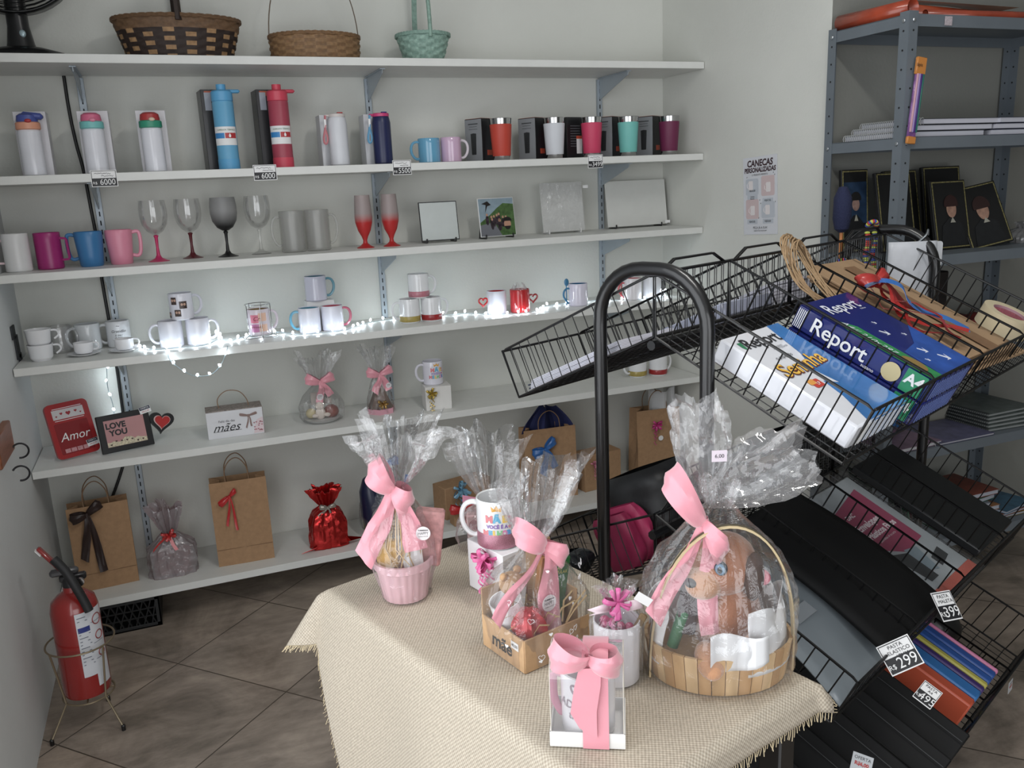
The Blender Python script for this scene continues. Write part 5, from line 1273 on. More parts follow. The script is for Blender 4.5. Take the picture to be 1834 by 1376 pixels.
m = MB(); m.strip([Vector(p) + Vector((0, -.06 * 0, 0)) for p in P], (0, 1, 0), .011, th=.003); m.obj('handle', mat('#cdb78a', .6), t)
m = MB(); m.strip([Vector(p) * 1.008 for p in P], (0, 1, 0), .0028, th=.003); m.obj('handle_stripe', mat('#4a4230', .6), t)
Mpl = mat('#a8683f', .95, bump=.9, bscale=260, sheen=.6, name='brown_plush'); Mpl2 = mat('#c58d62', .95, bump=.9, bscale=260, sheen=.6, name='light_plush')
pl = T3(rz=-.95, loc=(.012, 0, 0)); m = MB(); m.ball((.012, .0, .09), (.055, .052, .07), 24, 16); m.ball((.0, -.006, .178), (.047, .054, .05), 24, 16, T=pl); m.obj('plush_body', Mpl, t)
m = MB(); m.ball((0, -.052, .162), (.028, .032, .026), 18, 12, T=pl); m.obj('plush_muzzle', Mpl2, t)
m = MB(); m.ball((0, -.082, .170), (.010, .008, .007), T=pl); m.obj('plush_nose', M_black, t)
for s_ in (-1, 1):
    m = MB(); m.ball((s_ * .048, .006, .170), (.012, .02, .04), T=pl); m.obj('plush_ear', mat('#4c3328', .95, bump=.8, bscale=260), t)
m = MB(); m.ball((-.03, -.05, .07), (.022, .036, .02), T=T3(rx=.3)); m.obj('plush_paw', Mpl2, t)
m = MB(); m.ball((.04, -.045, .058), (.022, .03, .022)); m.obj('plush_paw', Mpl2, t)
for ex in (-1, 1):
    pe = pl @ T3((ex * .027, -.046, .192), rz=ex * .5)
    m = MB(); m.ball((0, 0, 0), (.0105, .006, .012), 16, 10, T=pe); m.obj('eye_rim', mat('#14202e', .2), t)
    m = MB(); m.ball((0, -.0035, 0), (.008, .004, .0095), 14, 8, T=pe); m.obj('eye', mat('#6d93b0', .1, coat=.6), t)
    m = MB(); m.ball((0, -.0062, 0), (.0042, .002, .0058), 10, 8, T=pe); m.obj('pupil', M_black, t)
MB().ball((.066, -.01, .155), (.012, .014, .012)).obj('pink_flower', mat('#d9667e', .7), t)
m = MB(); m.lathe([(.009, 0), (.01, .06), (.004, .07), (.001, .072)], 12, T=T3((-.078, -.028, .055), ry=.3)); m.obj('green_item', mat('#1b6a3c', .4), t)
m = MB(); m.box((-.066, -.03, .12), (.03, .012, .1), .003, T=T3(ry=.1)); m.obj('dark_packet', mat('#3a2c30', .35, var=.4, scale=60), t)
M_tis = mat('#dfe0e2', .8, name='white_tissue')
def tissue(a0, a1, hh, seed):
    m = MB()
    def f(u, v):
        a = a0 + (a1 - a0) * u; nz = noise.noise(Vector((u * 3 + seed, v * 3, 1)))
        ruf = .10 * sin(7 * u + seed) + .1 * nz
        r = 1.02 - .10 * v + ruf * v * .8
        return (SX * r * cos(a) * .94, SY * r * sin(a) * .94 - .006 * sin(11 * u) * v, .03 + hh * v * (.65 + .35 * abs(sin(5 * u + seed))))
    m.grid(f, 26, 12); m.obj('tissue_paper', M_tis, t, fix=False, angle=24, solid=.001)
tissue(-1.35, .5, .11, 1); tissue(-3.3, -2.7, .1, 4); tissue(.4, 2.8, .1, 7)
m = MB()
m.grid(lambda u, v: (-.035 + .085 * u, -.094 + .01 * sin(6 * u) - .004 * v, .105 - .07 * v - .03 * u * (1 - v) + .03 * u), 8, 8); m.obj('tissue_fold', M_tis, t, fix=False, angle=24, solid=.001)
cello('cellophane', [(.0, .112, .092), (.03, .12, .1), (.08, .124, .104), (.14, .12, .1), (.2, .092, .082), (.24, .052, .048)], (.275, .017), (.315, .03), t, 17, .008, pleats=21, nu=90, nv=64, top_amp=.2)
# the two gathered plumes above the bow
F_plume = film('cellophane_gathered', haze=.10, rough=.07, bump=.45, bscale=18, gl=(.05, .42))
for seed, tilt, ln, wd_, nm in ((3, -.10, .16, .042, 'upright_plume'), (8, 1.12, .165, .05, 'side_plume')):
    m = MB()
    def f(u, v):
        a = 2 * pi * u; q = v
        r = .012 + (wd_ - .012) * min(1, q * 2.2) * (1 - .35 * max(0, q - .6))
        n1 = noise.noise(Vector((cos(a) * 1.6 + seed, sin(a) * 1.6, q * 3))); n2 = noise.noise(Vector((cos(a) * 5 + seed, sin(a) * 5, q * 8)))
        r *= 1 + .25 * sin(5 * a + seed) * q + .45 * n1 + .12 * n2
        return (r * cos(a), r * sin(a) * .75, ln * q * (1 + .12 * n1 + .1 * n2))
    m.grid(f, 70, 44, cu=True, T=T3((-.02, 0, .283), ry=tilt)); m.obj(nm, F_plume, t, fix=False, angle=22)
m = MB(); m.box((-.015, -.052, .37), (.022, .001, .017), 0); m.obj('price_sticker', mat('#d8cbd6', .4), t)
m = MB(); m.text('6,00', .008, T=T3((-.015, -.053, .37)) @ FRONT); m.obj('sticker_price', M_ink, t, smooth=False, fix=False)
m = MB(); bow(m, .062, T=T3((-.036, -.034, .262)), wr=.75, tw=.5, tails=((-1.1, -2.4), (.25, -3.0)), loops=((-.75, 1.2), (.5, -.75)), depth=.8, tail_len=.95); m.obj('pink_bow', M_pinkr, t)
# ---------------------------------------------------------------- black wire rack
RH = Vector((.92388, .38268, 0)); RN = Vector((-.38268, .92388, 0)); RP = Vector((1.37794, -2.02399, 0))
def G(a, b, z): return RP + RH * a + RN * b + Vector((0, 0, z))
RM = Matrix(((RH.x, RN.x, 0, RP.x), (RH.y, RN.y, 0, RP.y), (0, 0, 1, 0), (0, 0, 0, 1)))
rack = thing('wire_display_rack', 'tall black double-sided wire rack with two hoops and sloping baskets', 'display rack', M=RM)
CW = .27; RL = 1.11
for hh in (-.012, RL):
    P = [(hh, .128, .02), (hh, .128, 1.23)] + [(hh, .128 - .108 + .108 * cos(a), 1.242 + .108 * sin(a)) for a in [pi / 2 * i / 8 for i in range(1, 9)]] + [(hh, -.02 - .108 * sin(a), 1.242 + .108 * cos(a)) for a in [pi / 2 * i / 8 for i in range(0, 9)]] + [(hh, -.128, 1.23), (hh, -.128, .02)]
    MB().tube(P, .014, 14, cap=True).obj('hoop_frame', M_black, rack)
    m = MB(); m.tube([(hh, -.33, .03), (hh, .33, .03)], .014, 10); m.obj('foot_bar', M_black, rack)
for zz in (.06, .45, .80, 1.2):
    MB().tube([(-.012, 0, zz), (RL, 0, zz)], .010, 8).obj('cross_bar', M_black, rack)
def basket_mesh(w, V, rt):
    R0, Rf, Fe, Lt = (0, 0), (0, -.125), (.385 * V, -.305), (.435 * V, -.202)
    m = MB(); W = lambda x, p: (x, p[0], p[1])
    def T(a, b, r=.0014, n=4): m.tube([a, b], r, n, cap=False)
    n = 10
    for i in range(n + 1):
        x = w * i / n; m.tube([W(x, R0), W(x, Rf), W(x, Fe), W(x, Lt)], .0014, 4, cap=False)
    for i in range(1, 13):
        f = i / 13; p = (Rf[0] + (Fe[0] - Rf[0]) * f, Rf[1] + (Fe[1] - Rf[1]) * f - .002); T(W(0, p), W(w, p))
    for x in (0.002, w - .002):
        d = (Lt[0] - Fe[0], Lt[1] - Fe[1])
        for i in range(1, 14):
            f = i / 14; p = (Fe[0] + (Rf[0] - Fe[0]) * f, Fe[1] + (Rf[1] - Fe[1]) * f)
            # meet the rim line
            ex, ez = R0[0] - Lt[0], R0[1] - Lt[1]; den = d[0] * ez - d[1] * ex
            t_ = ((Lt[0] - p[0]) * ez - (Lt[1] - p[1]) * ex) / den
            T(W(x, p), W(x, (p[0] + d[0] * t_, p[1] + d[1] * t_)))
    wire = m.mesh('wire_mesh', M_wire, fix=False)
    m = MB(); r = .0029
    for x in (0, w):
        m.tube([W(x, Rf), W(x, R0), W(x, (Lt[0] - .012, Lt[1] + .006)), W(x, (Lt[0] - .003, Lt[1] - .002)), W(x, Fe), W(x, Rf)], r, 6)
    for p in (R0, Rf, Fe, Lt): m.tube([W(0, p), W(w, p)], r, 6)
    m.tube([(.02, 0, 0), (.065, 0, .022), (w - .065, 0, .022), (w - .02, 0, 0)], r * .8, 6)
    rim = m.mesh('rim', M_wire, fix=False)
    return wire, rim
TIERS = [(1.34, 1.0), (.842, 1.0), (.50, 1.1)]
B1 = basket_mesh(CW, 1.0, 1); B2 = basket_mesh(CW, 1.1, 1)
for ti, (zt, V) in enumerate(TIERS):
    for side in (-1, 1):
        for c in range(4):
            wm, rm = B2 if V > 1 else B1
            b = bpy.data.objects.new('basket', rm); COL.objects.link(b); b.parent = rack
            if side < 0: b.location = (CW * (c + 1) - .001, -.003, zt); b.rotation_euler = (0, 0, pi)
            else: b.location = (CW * c + .001, .003, zt)
            q = bpy.data.objects.new('wire_mesh', wm); COL.objects.link(q); q.parent = b
def slope(side, x, y, zt, V=1.0, z=.004, rz=0):
    """frame on a basket floor: x along the rack, y up the slope from the lip, z out of the floor"""
    fe = Vector((.385 * V, -.305)); rf = Vector((0, -.125)); L = (rf - fe).length
    up = Vector((0, (fe.x) / L * (1 if side < 0 else -1), (rf.y - fe.y) / L))
    X = Vector((1, 0, 0)) if side < 0 else Vector((-1, 0, 0))
    Zn = X.cross(up)
    M = Matrix(((X.x, up.x, Zn.x, 0), (X.y, up.y, Zn.y, side * .385 * V), (X.z, up.z, Zn.z, zt - .305), (0, 0, 0, 1)))
    off = Matrix.Translation((x if side < 0 else -x, y, z))
    return RM @ M @ off @ Matrix.Rotation(rz, 4, 'Z')
Z1 = 1.34
M_blue1 = mat('#12206e', .2, var=.12, scale=8, coat=.5, name='deep_blue_wrapper'); M_blue2 = mat('#2f77bd', .2, var=.3, scale=12, coat=.5, name='light_blue_wrapper')
M_wrap_w = mat('#dfe1e8', .2, coat=.6, name='white_wrapper')
def report_logo(m, x, y, s, T=None, z=0):
    m.text('Report', s, lambda a, b: (a + x, b + y, z), T=T, bold=s * .012)
# white ream
t = thing('paper_ream', 'white and light blue ream of Report paper in the top right-hand basket nearest', 'paper ream', M=slope(-1, .030, .012, Z1, z=.008))
MB().box((.108, .15, .026), (.212, .298, .050), .004).obj('wrapper', M_wrap_w, t)
m = MB(); zt_ = .0515
m.poly([(.168, .296), (.212, .296), (.212, .003), (.045, .003), (.078, .07), (.088, .118), (.122, .1), (.108, .15), (.142, .2)], .0005, T=T3((0, 0, zt_))); m.obj('blue_area', M_blue2, t, smooth=False)
m = MB(); m.box((.212 / 2 + .03, .0005, .026), (.15, .0015, .046)); m.obj('blue_end', M_blue2, t, smooth=False)
m = MB()
for k in range(16): m.box((.035 + k * .0105, -.0005, .026), (.0045, .0012, .044))
m.obj('white_bars', M_white, t, smooth=False)
m = MB(); report_logo(m, .092, .262, .044, z=zt_ + .001); m.text('SUZANO\nPAPEL E CELULOSE', .006, lambda a, b: (a + .115, b + .232, zt_ + .001)); m.text('o papel do', .014, lambda a, b: (a + .085, b + .205, zt_ + .001), shear=.2); m.obj('lettering', M_ink, t, smooth=False, fix=False)
m = MB(); m.poly([(.018, .272), (.030, .272), (.026, .252), (.022, .248), (.018, .258)], .0006, T=T3((0, 0, zt_ + .0004))); m.obj('green_mark', mat('#1f7a4f', .4), t, smooth=False)
m = MB(); m.text('Seninha', .054, lambda a, b: (a + .098, b + .168 + (a * .3 if a > 0 else 0) * .3, zt_ + .0012), bold=.0022, shear=.15); m.obj('lettering_shadow', mat('#6a2b12', .4), t, smooth=False, fix=False)
m = MB(); m.text('Seninha', .054, lambda a, b: (a + .097, b + .169 + (a * .3 if a > 0 else 0) * .3, zt_ + .0018), bold=.0006, shear=.15); m.obj('yellow_lettering', mat('#e9b51f', .4), t, smooth=False, fix=False)
m = MB(); m.poly(rr(.062, .118, .03, .022, .004), .0006, T=T3((0, 0, zt_ + .0006), rz=0)); m.obj('red_badge', mat('#c8351f', .4), t, smooth=False)
m = MB(); m.poly(rr(.052, .124, .02, .014, .003), .0009, T=T3((0, 0, zt_ + .0006))); m.obj('orange_badge', mat('#e0972a', .4), t, smooth=False)
m = MB(); m.text('LP', .012, lambda a, b: (a + .064, b + .116, zt_ + .0018)); m.obj('badge_letters', M_white, t, smooth=False, fix=False)
# blue reams
for k in range(2):
    t = thing('paper_ream', ['lower dark blue ream of Report paper, mostly hidden under the upper one', 'upper dark blue ream of Report A4 paper with green stripe and white arrows'][k], 'paper ream', M=slope(-1, .266, -.006, Z1, z=.006 + .0525 * k))
    MB().box((.108, .15, .026), (.212, .298, .051), .003).obj('wrapper', M_blue1, t)
    Ts = Matrix(((0, 0, -1, -.0006), (-1, 0, 0, .15), (0, 1, 0, .026), (0, 0, 0, 1)))
    m = MB(); report_logo(m, -.045, .0, .044, T=Ts, z=.0012); m.text('suzano', .010, lambda a, b: (a + .03, b - .018, .0012), T=Ts)
    for q in range(5): m.box((-.143 + q * .004, 0, .0012), (.0016, .04, .0006), T=Ts)
    m.text('A4', .03, lambda a, b: (a + .118, b + .006, .0022), T=Ts, bold=.001); m.obj('side_lettering', M_white, t, smooth=False, fix=False)
    m = MB(); m.poly(rr(.118, .002, .042, .046, .002), .0006, T=Ts @ T3((0, 0, .0006))); m.obj('green_side_panel', mat('#128a5a', .3), t, smooth=False)
    m = MB(); m.poly([(.072 + .019 * cos(a), .0 + .019 * sin(a)) for a in [2 * pi * i / 24 for i in range(24)]], .0008, T=Ts @ T3((0, 0, .0008))); m.obj('seal', mat('#cdbb86', .3, .3), t, smooth=False)
    m = MB()
    for q in range(14): m.box((.02 + q * .013, -.0006, .026), (.004, .001, .04))
    m.obj('end_bars', mat('#5f74b8', .4), t, smooth=False)
    if k:
        zt_ = .0522
        m = MB(); m.poly([(.02, .222), (.004, .19), (.004, .004), (.05, .004), (.05, .19)], .0004, T=T3((0, 0, zt_ - .0004))); m.obj('green_band', mat('#1f8a4a', .3, var=.2, scale=60), t, smooth=False)
        m = MB(); m.poly([(.212, .15), (.212, .003), (.05, .003), (.06, .09), (.13, .1)], .0003, T=T3((0, 0, zt_ - .0003))); m.obj('bright_blue_area', mat('#1d4fa6', .25, var=.3, scale=20), t, smooth=False)
        m = MB(); report_logo(m, .105, .256, .048, z=zt_ + .0008); m.text('Multiuso', .007, lambda a, b: (a + .165, b + .235, zt_ + .0008))
        Tg = T3((.027, .1, zt_ + .0006), rz=-pi / 2)
        m.text('A4// 210x297', .022, lambda a, b: (a - .055, b, 0), T=Tg, shear=.3)
        for ax, ay, s_ in ((.12, .185, .5), (.10, .15, 1), (.15, .13, .5), (.12, .075, 1), (.15, .04, 1.2), (.085, .05, .5)):
            P = [(-.012, 0), (0, .012), (-.004, .003), (.016, .002), (.016, -.002), (-.004, -.003), (0, -.012)]
            m.poly([(ax + (x * cos(2.3) - y * sin(2.3)) * s_ * .9, ay + (x * sin(2.3) + y * cos(2.3)) * s_ * .9) for x, y in P], .0004, T=T3((0, 0, zt_)))
        m.obj('top_lettering', mat('#d7dcea', .3), t, smooth=False, fix=False)
        m = MB(); m.poly([(.028 + .02 * cos(a), .055 + .027 * sin(a)) for a in [2 * pi * i / 28 for i in range(28)]], .0008, T=T3((0, 0, zt_))); m.obj('gold_seal', mat('#a98a45', .3, .4), t, smooth=False)
# kraft sheets, folded kraft bag, ribbons, raffia and tape
t = thing('kraft_bag_stack', 'flat large kraft paper bags lying in the far top right-hand baskets', 'paper bags', M=slope(-1, .555, .01, Z1, z=.045, rz=-.06))
m = MB()
for k in range(4): m.box((.19 - k * .012, .21 + .006 * k, .006 + .0085 * k), (.34 - k * .03, .42, .006), .0015, T=T3(rz=.03 * (k % 2)))
m.obj('flat_bags', mat('#a3835f', .8, var=.12, scale=14, name='kraft_sheet'), t)
m = MB(); m.box((.16, .21, .039), (.05, .39, .0015)); m.obj('gusset_band', M_kraft_d, t)
t = thing('ribbon_bundle', 'red and bright blue ribbon bundle lying on the kraft bags', 'ribbons', M=slope(-1, .50, .02, Z1, z=.092))
m = MB(); rnd = random.Random(3)
for k in range(4):
    P = [(.08 + rnd.uniform(-.02, .03) + .02 * sin(i * .9 + k), .30 - i * .032, .012 + .012 * sin(i * .8 + k * 1.3) + .002 * k) for i in range(9)]
    m.strip(smooth_path(P, 3), (1, .3 * sin(k), .25 * sin(k * 2)), .015)
bow(m, .06, T=T3((.09, .26, .03), rx=-pi / 2 + .3), tails=((-.3, -1.5), (.5, -1.8)))
m.obj('red_ribbon', mat('#a31d17', .35, coat=.2), t)
m = MB()
P = [(.06, .27, .02), (.085, .25, .045), (.10, .21, .05), (.095, .18, .03), (.11, .15, .02), (.13, .1, .025), (.15, .05, .02)]
m.strip(smooth_path(P, 4), (1, .5, 0), .03); m.obj('blue_ribbon', mat('#2c74c8', .25, coat=.3), t)
t = thing('raffia_hank', 'looped hank of tan raffia cord at the top middle of the wire rack', 'cord', M=slope(-1, .47, .31, Z1, z=.06))
m = MB(); rnd = random.Random(5)
for k in range(16):
    w_ = rnd.uniform(.03, .065); L_ = rnd.uniform(.13, .2); o_ = rnd.uniform(-.012, .012)
    P = [(o_ - .02 + w_ * sin(a) * (.4 + .6 * sin(a / 2)), .06 - L_ * .5 * cos(a), .02 + .085 * ((1 - cos(a)) * .5) ** 2 + rnd.uniform(-.003, .003)) for a in [2 * pi * i / 22 for i in range(22)]]
    m.tube(P, .002, 4, closed=True)
for k in range(10):
    P = [(rnd.uniform(-.01, .01), -.0, .02), (.05 + rnd.uniform(-.02, .02), -.1, .01), (.12 + rnd.uniform(-.02, .02), -.2, .0)]; m.tube(smooth_path(P, 4), .0017, 4)
m.obj('cord', mat('#9b7d57', .8, var=.2, scale=200), t)
t = thing('tape_roll', 'wide roll of cream masking tape with red core label in the far basket', 'tape', M=slope(-1, .945, .0, Z1, z=.05, rz=.2))
m = MB(); m.lathe([(.040, 0), (.062, 0), (.062, .048), (.040, .048), (.040, 0)], 40, T=T3((.06, .07, 0)), cap=False); m.obj('tape', mat('#cdbf9c', .5), t)
m = MB(); m.lathe([(.0385, .001), (.0398, .001), (.0398, .047), (.0385, .047), (.0385, .001)], 40, T=T3((.06, .07, 0)), cap=False); m.obj('core', mat('#a5808a', .5), t)
m = MB(); m.poly([(.06 + r * cos(a), .07 + r * sin(a)) for r, a in [(.038, 2 * pi * i / 30) for i in range(30)]], .001, T=T3((0, 0, .04))); m.obj('core_label', mat('#9c4a58', .5, var=.5, scale=200), t)
# hanging things at the far hoop
def at_hoop(b, z, a=RL): return G(a, b, z)
t = thing('white_pouch', 'white pouch hanging by a wire hook from the far hoop', 'pouch', M=Matrix.Translation(at_hoop(-.075, 1.06, RL - .03)) @ Matrix.Rotation(-.42, 4, 'Z'))
m = MB(); m.grid(lambda u, v: ((-.5 + u) * (.13 + .0 * v), -.006 * sin(pi * u) - .003 * sin(9 * v), .26 * v), 10, 12); m.obj('pouch', mat('#b9bcc2', .4, var=.1, scale=30), t, fix=False, solid=.006)
m = MB(); m.tube(smooth_path([(0, 0, .245), (.03, -.01, .275), (.04, 0, .29), (.05, .02, .275)], 4), .0025, 6); m.obj('hook', mat('#8a8f93', .3, .6), t)
m = MB(); m.box((0, -.010, .235), (.04, .001, .008)); m.obj('slot', M_ink, t)
t = thing('white_pouch', 'second white card just behind the hanging white pouch', 'pouch', M=Matrix.Translation(at_hoop(-.085, 1.24, RL + .03)) @ Matrix.Rotation(-.42, 4, 'Z'))
MB().poly(rr(.0, .04, .10, .07, .008), .002, T=FRONT).obj('card', mat('#b3b6bb', .4), t)
for k, (b, z0, ln, nm) in enumerate(((.045, 1.35, .2, 'multicoloured beaded lanyard looped over the far hoop, right strand'), (.128, 1.24, .16, 'multicoloured beaded lanyard wound on the far hoop leg, left strand'))):
    t = thing('lanyard', nm, 'lanyard', M=Matrix.Translation(at_hoop(b, z0 - ln, RL - .02)) @ Matrix.Rotation(-.42, 4, 'Z'))
    cols = [mat(c, .5) for c in ('#b8271f', '#b7c23a', '#2b45a6')]
    m = MB(); rnd = random.Random(k + 1)
    for s_ in (-1, 1):
        for i in range(int(ln / .006)):
            m.k = rnd.randrange(3); m.ball((s_ * .010 + .003 * sin(i * .5), -.004, .006 * i), (.0085, .006, .0042), 7, 5)
    m.k = 0
    for i in range(12): a = pi * i / 11; m.k = i % 3; m.ball((.012 * cos(a), -.006 - .014 * sin(a), ln + .012 + .012 * sin(a)), (.007, .008, .006), 7, 5)
    m.obj('woven_cord', cols, t)
t = thing('black_pouch_set', 'black cases hanging below the lanyards at the far hoop', 'cases', M=Matrix.Translation(at_hoop(.06, 1.08, RL - .05)) @ Matrix.Rotation(-.42, 4, 'Z'))
MB().box((0, 0, .05), (.15, .03, .1), .008).obj('case', mat('#141417', .4), t)
m = MB(); m.grid(lambda u, v: (-.09 + .05 * u + .01 * sin(7 * v), -.02, .0 + .16 * v), 4, 8); m.obj('flap', mat('#17181a', .5), t, fix=False, solid=.006)
m = MB(); m.box((0, -.017, .01), (.08, .004, .02), .001); m.obj('grey_label', mat('#6e7276', .4, var=.4, scale=80), t)
t = thing('feather_duster', 'navy duster with orange handle stuck up at the far hoop', 'duster', M=Matrix.Translation(at_hoop(.14, 1.25, RL)))
MB().tube([(0, 0, -.02), (0, 0, .10)], .005, 8).obj('handle', mat('#b8702c', .4), t)
MB().lathe([(.008, .09), (.02, .1), (.026, .13), (.025, .19), (.012, .22), (.001, .222)], 18).obj('navy_head', mat('#131b3e', .9, bump=1, bscale=200), t)
# wall side of the rack: paper stacks
t = thing('paper_stack', 'white printed sheets in the nearest wall-side top basket', 'paper', M=slope(1, .02, .006, Z1, z=.006))
m = MB()
for k in range(6): m.box((-.11, .16, .004 + .0035 * k), (.21 - .002 * k, .30 - .004 * k, .0028), 0, T=T3(rz=.01 * (k % 3)))
m.obj('sheets', mat('#c9c9d4', .5), t, smooth=False)
m = MB()
for k in range(2): m.box((-.11, .012, .006 + .008 * k), (.214, .003, .0035))
m.obj('dark_edges', mat('#3b4252', .5), t, smooth=False)
t = thing('paper_ream', 'blue and white paper ream in the second wall-side top basket', 'paper ream', M=slope(1, .30, .10, Z1, z=.008))
MB().box((-.11, .15, .017), (.212, .298, .032), .003).obj('wrapper', mat('#a9aec4', .3, var=.2, scale=10, coat=.3), t)
m = MB(); m.box((-.11, .1, .0335), (.2, .07, .001)); m.box((-.11, .001, .017), (.2, .003, .024)); m.obj('blue_stripe', mat('#1f3a92', .3), t, smooth=False)
t = thing('paper_stack', 'tall stack of white sheets in the third wall-side top basket', 'paper', M=slope(1, .57, .05, Z1, z=.008))
m = MB()
for k in range(7): m.box((-.11, .17, .006 + .008 * k), (.21, .30, .007), .0005, T=T3(rz=.012 * ((k * 7) % 3 - 1)))
m.obj('sheets', mat('#c4c4d0', .5), t, smooth=False)
# wall-side second tier: bags
Z2 = .842
def soft_bag(label, cell, col, w, h_, th, side=1, yo=.04, zo=.03, name='fabric_bag', gloss=.45, tier=Z2, V=1.0, rz=0):
    t = thing(name, label, 'bag', M=slope(side, cell, yo, tier, V, z=zo, rz=rz))
    m = MB(); sg = 1 if side < 0 else -1
    def f(u, v):
        a = 2 * pi * u; k = (abs(cos(a)) ** 4 + abs(sin(a)) ** 4) ** -.25; p = sin(pi * min(max(v, .02), .98)) ** .14
        nz = 1 + .22 * noise.noise(Vector((cos(a) * 1.5, sin(a) * 1.5, v * 2.5 + len(label))))
        return (sg * w / 2 + w / 2 * k * cos(a) * p * nz, h_ / 2 + h_ / 2 * k * sin(a) * p * nz, th * v)
    m.grid(f, 30, 12, cu=True); m.obj('bag_body', mat(col, gloss, var=.25, scale=20, bump=.5, bscale=30), t, fix=False)
    return t
soft_bag('hot pink folded fabric bag beside the front pole', .045, '#98134a', .05, .12, .125, yo=.225, zo=.0)
soft_bag('second hot pink fabric bag leaning on the first', .098, '#b01f58', .045, .13, .135, yo=.21, zo=.0)
b = soft_bag('black handbag with flap above the pink bags', .148, '#0d0e11', .20, .2, .165, yo=.17, zo=.03, gloss=.5)
soft_bag('crimson cloth bag under the black handbag', .148, '#4c0d1e', .2, .2, .05, yo=.10, zo=.0, gloss=.6)
soft_bag('dark clear-wrapped packet at the near end of the wall-side basket', .0, '#23282c', .09, .16, .06, yo=.03, zo=.01, gloss=.15)
soft_bag('dark maroon bag in the third wall-side lower basket', .56, '#3c1016', .22, .26, .10, yo=.1, zo=.02)
soft_bag('black patterned bag in the fourth wall-side lower basket', .82, '#17181c', .22, .26, .12, yo=.1, zo=.02)
# right side second tier
t = thing('plastic_folder', 'grey translucent plastic folders in the middle right-hand basket nearest', 'folder', M=slope(-1, .015, .0, Z2, z=.02))
m = MB(); m.grid(lambda u, v: (.24 * u, .36 * v, .012 + .03 * sin(pi * v) + .006 * sin(pi * u)), 8, 12); m.obj('folder_sheet', mat('#7c858b', .3, coat=.3, var=.08, scale=6), t, fix=False, solid=.003)
m = MB(); m.box((.1, .16, .052), (.07, .03, .0015), 0, T=T3(rz=0)); m.obj('label_strip', mat('#8e9499', .4), t)
t = thing('black_folder', 'large curved black folders bulging over the middle right-hand basket', 'folder', M=slope(-1, .18, .0, Z2, z=.05))
m = MB(); m.grid(lambda u, v: (.29 * u, .385 * v, .024 + .014 * sin(pi * v) + .008 * sin(pi * u)), 10, 14); m.obj('folder_body', mat('#080809', .7, spec=.25, name='black_plastic_folder'), t, fix=False, solid=.012)
t = thing('envelope_pack', 'clear pack of plastic envelopes with magenta label Envelopes Plásticos', 'envelope pack', M=slope(-1, .50, -.005, Z2, z=.035))
MB().box((.12, .19, .008), (.235, .36, .014), .003).obj('pack', mat('#a3abb0', .3, var=.12, scale=10, coat=.3), t)
m = MB(); m.poly([(.03, .30), (.2, .33), (.2, .14), (.10, .13), (.03, .17)], .0006, T=T3((0, 0, .0152))); m.obj('magenta_label', mat('#9a2554', .35, coat=.3), t, smooth=False)
m = MB(); m.text('DAC', .018, lambda a, b: (a + .07, b + .275, .0164), bold=.0006); m.text('Envelopes', .027, lambda a, b: (a + .095, b + .238, .0164), bold=.0009); m.text('Plásticos Finos', .024, lambda a, b: (a + .112, b + .208, .0164), bold=.0009); m.text('para folhas a4 ou carta', .009, lambda a, b: (a + .1, b + .186, .0164)); m.obj('label_lettering', mat('#e9dde2', .4), t, smooth=False, fix=False)
m = MB(); m.box((.12, .022, .0155), (.235, .022, .0012)); m.obj('red_strip', mat('#b8513f', .4), t, smooth=False)
m = MB(); m.poly([(.03, .15), (.09, .13), (.09, .05), (.05, .05)], .0006, T=T3((0, 0, .0155))); m.poly([(.14, .09), (.2, .1), (.2, .07), (.14, .06)], .0006, T=T3((0, 0, .0155))); m.obj('dark_picture', mat('#23272b', .4), t, smooth=False)
m = MB(); m.poly([(.09, .14), (.14, .13), (.12, .06), (.09, .07)], .0006, T=T3((0, 0, .0157))); m.obj('blue_grey_picture', mat('#7d8f99', .4), t, smooth=False)
m = MB(); m.grid(lambda u, v: (-.004 + .25 * u, -.004 + .39 * v, .0215 + .003 * noise.noise(Vector((u * 7, v * 7, 0)))), 18, 18); m.obj('clear_sleeve', film('clear_sleeve', haze=.03, rough=.12, bump=.3, bscale=12, gl=(.02, .3)), t, fix=False, angle=180)
t = thing('black_folder', 'dark smoky folders in the far middle right-hand basket', 'folder', M=slope(-1, .80, .0, Z2, z=.03))
MB().box((.13, .2, .012), (.25, .36, .024), .004).obj('folder_body', mat('#16181a', .4), t)
# right side lower tier
Z3 = .50
for k in range(5):
    t = thing('black_folder', ['lowest black folder, nearest the camera at the bottom of the photo', 'black folder, second from the camera in the lowest basket', 'black folder, third from the camera in the lowest basket', 'black folder, fourth in the lowest basket with a thin pale edge', 'black folder in the lowest basket beside the orange folder'][k], 'folder', M=slope(-1, .0 + .095 * k, -.01, Z3, 1.1, z=.015 + .010 * k))
    m = MB(); m.box((.05, .2, .05), (.11, .42, .012), .003, T=T3(ry=-.7)); m.obj('folder_body', mat('#09090a', .65, spec=.3), t)
    m = MB(); m.tube([(.02, -.005, .1), (.02, .4, .1)], .0012, 4); m.obj('folder_edge', mat('#2a2c2e', .4), t)
cols = [('orange', '#bf4a24', .508, .034), ('bright blue', '#1f6cb0', .546, .038), ('purple', '#3a2468', .588, .020), ('yellow', '#b0a83a', .612, .018), ('deep blue', '#1a4f9a', .634, .024), ('second deep blue', '#1c4a94', .662, .026), ('pink', '#c77098', .692, .012)]
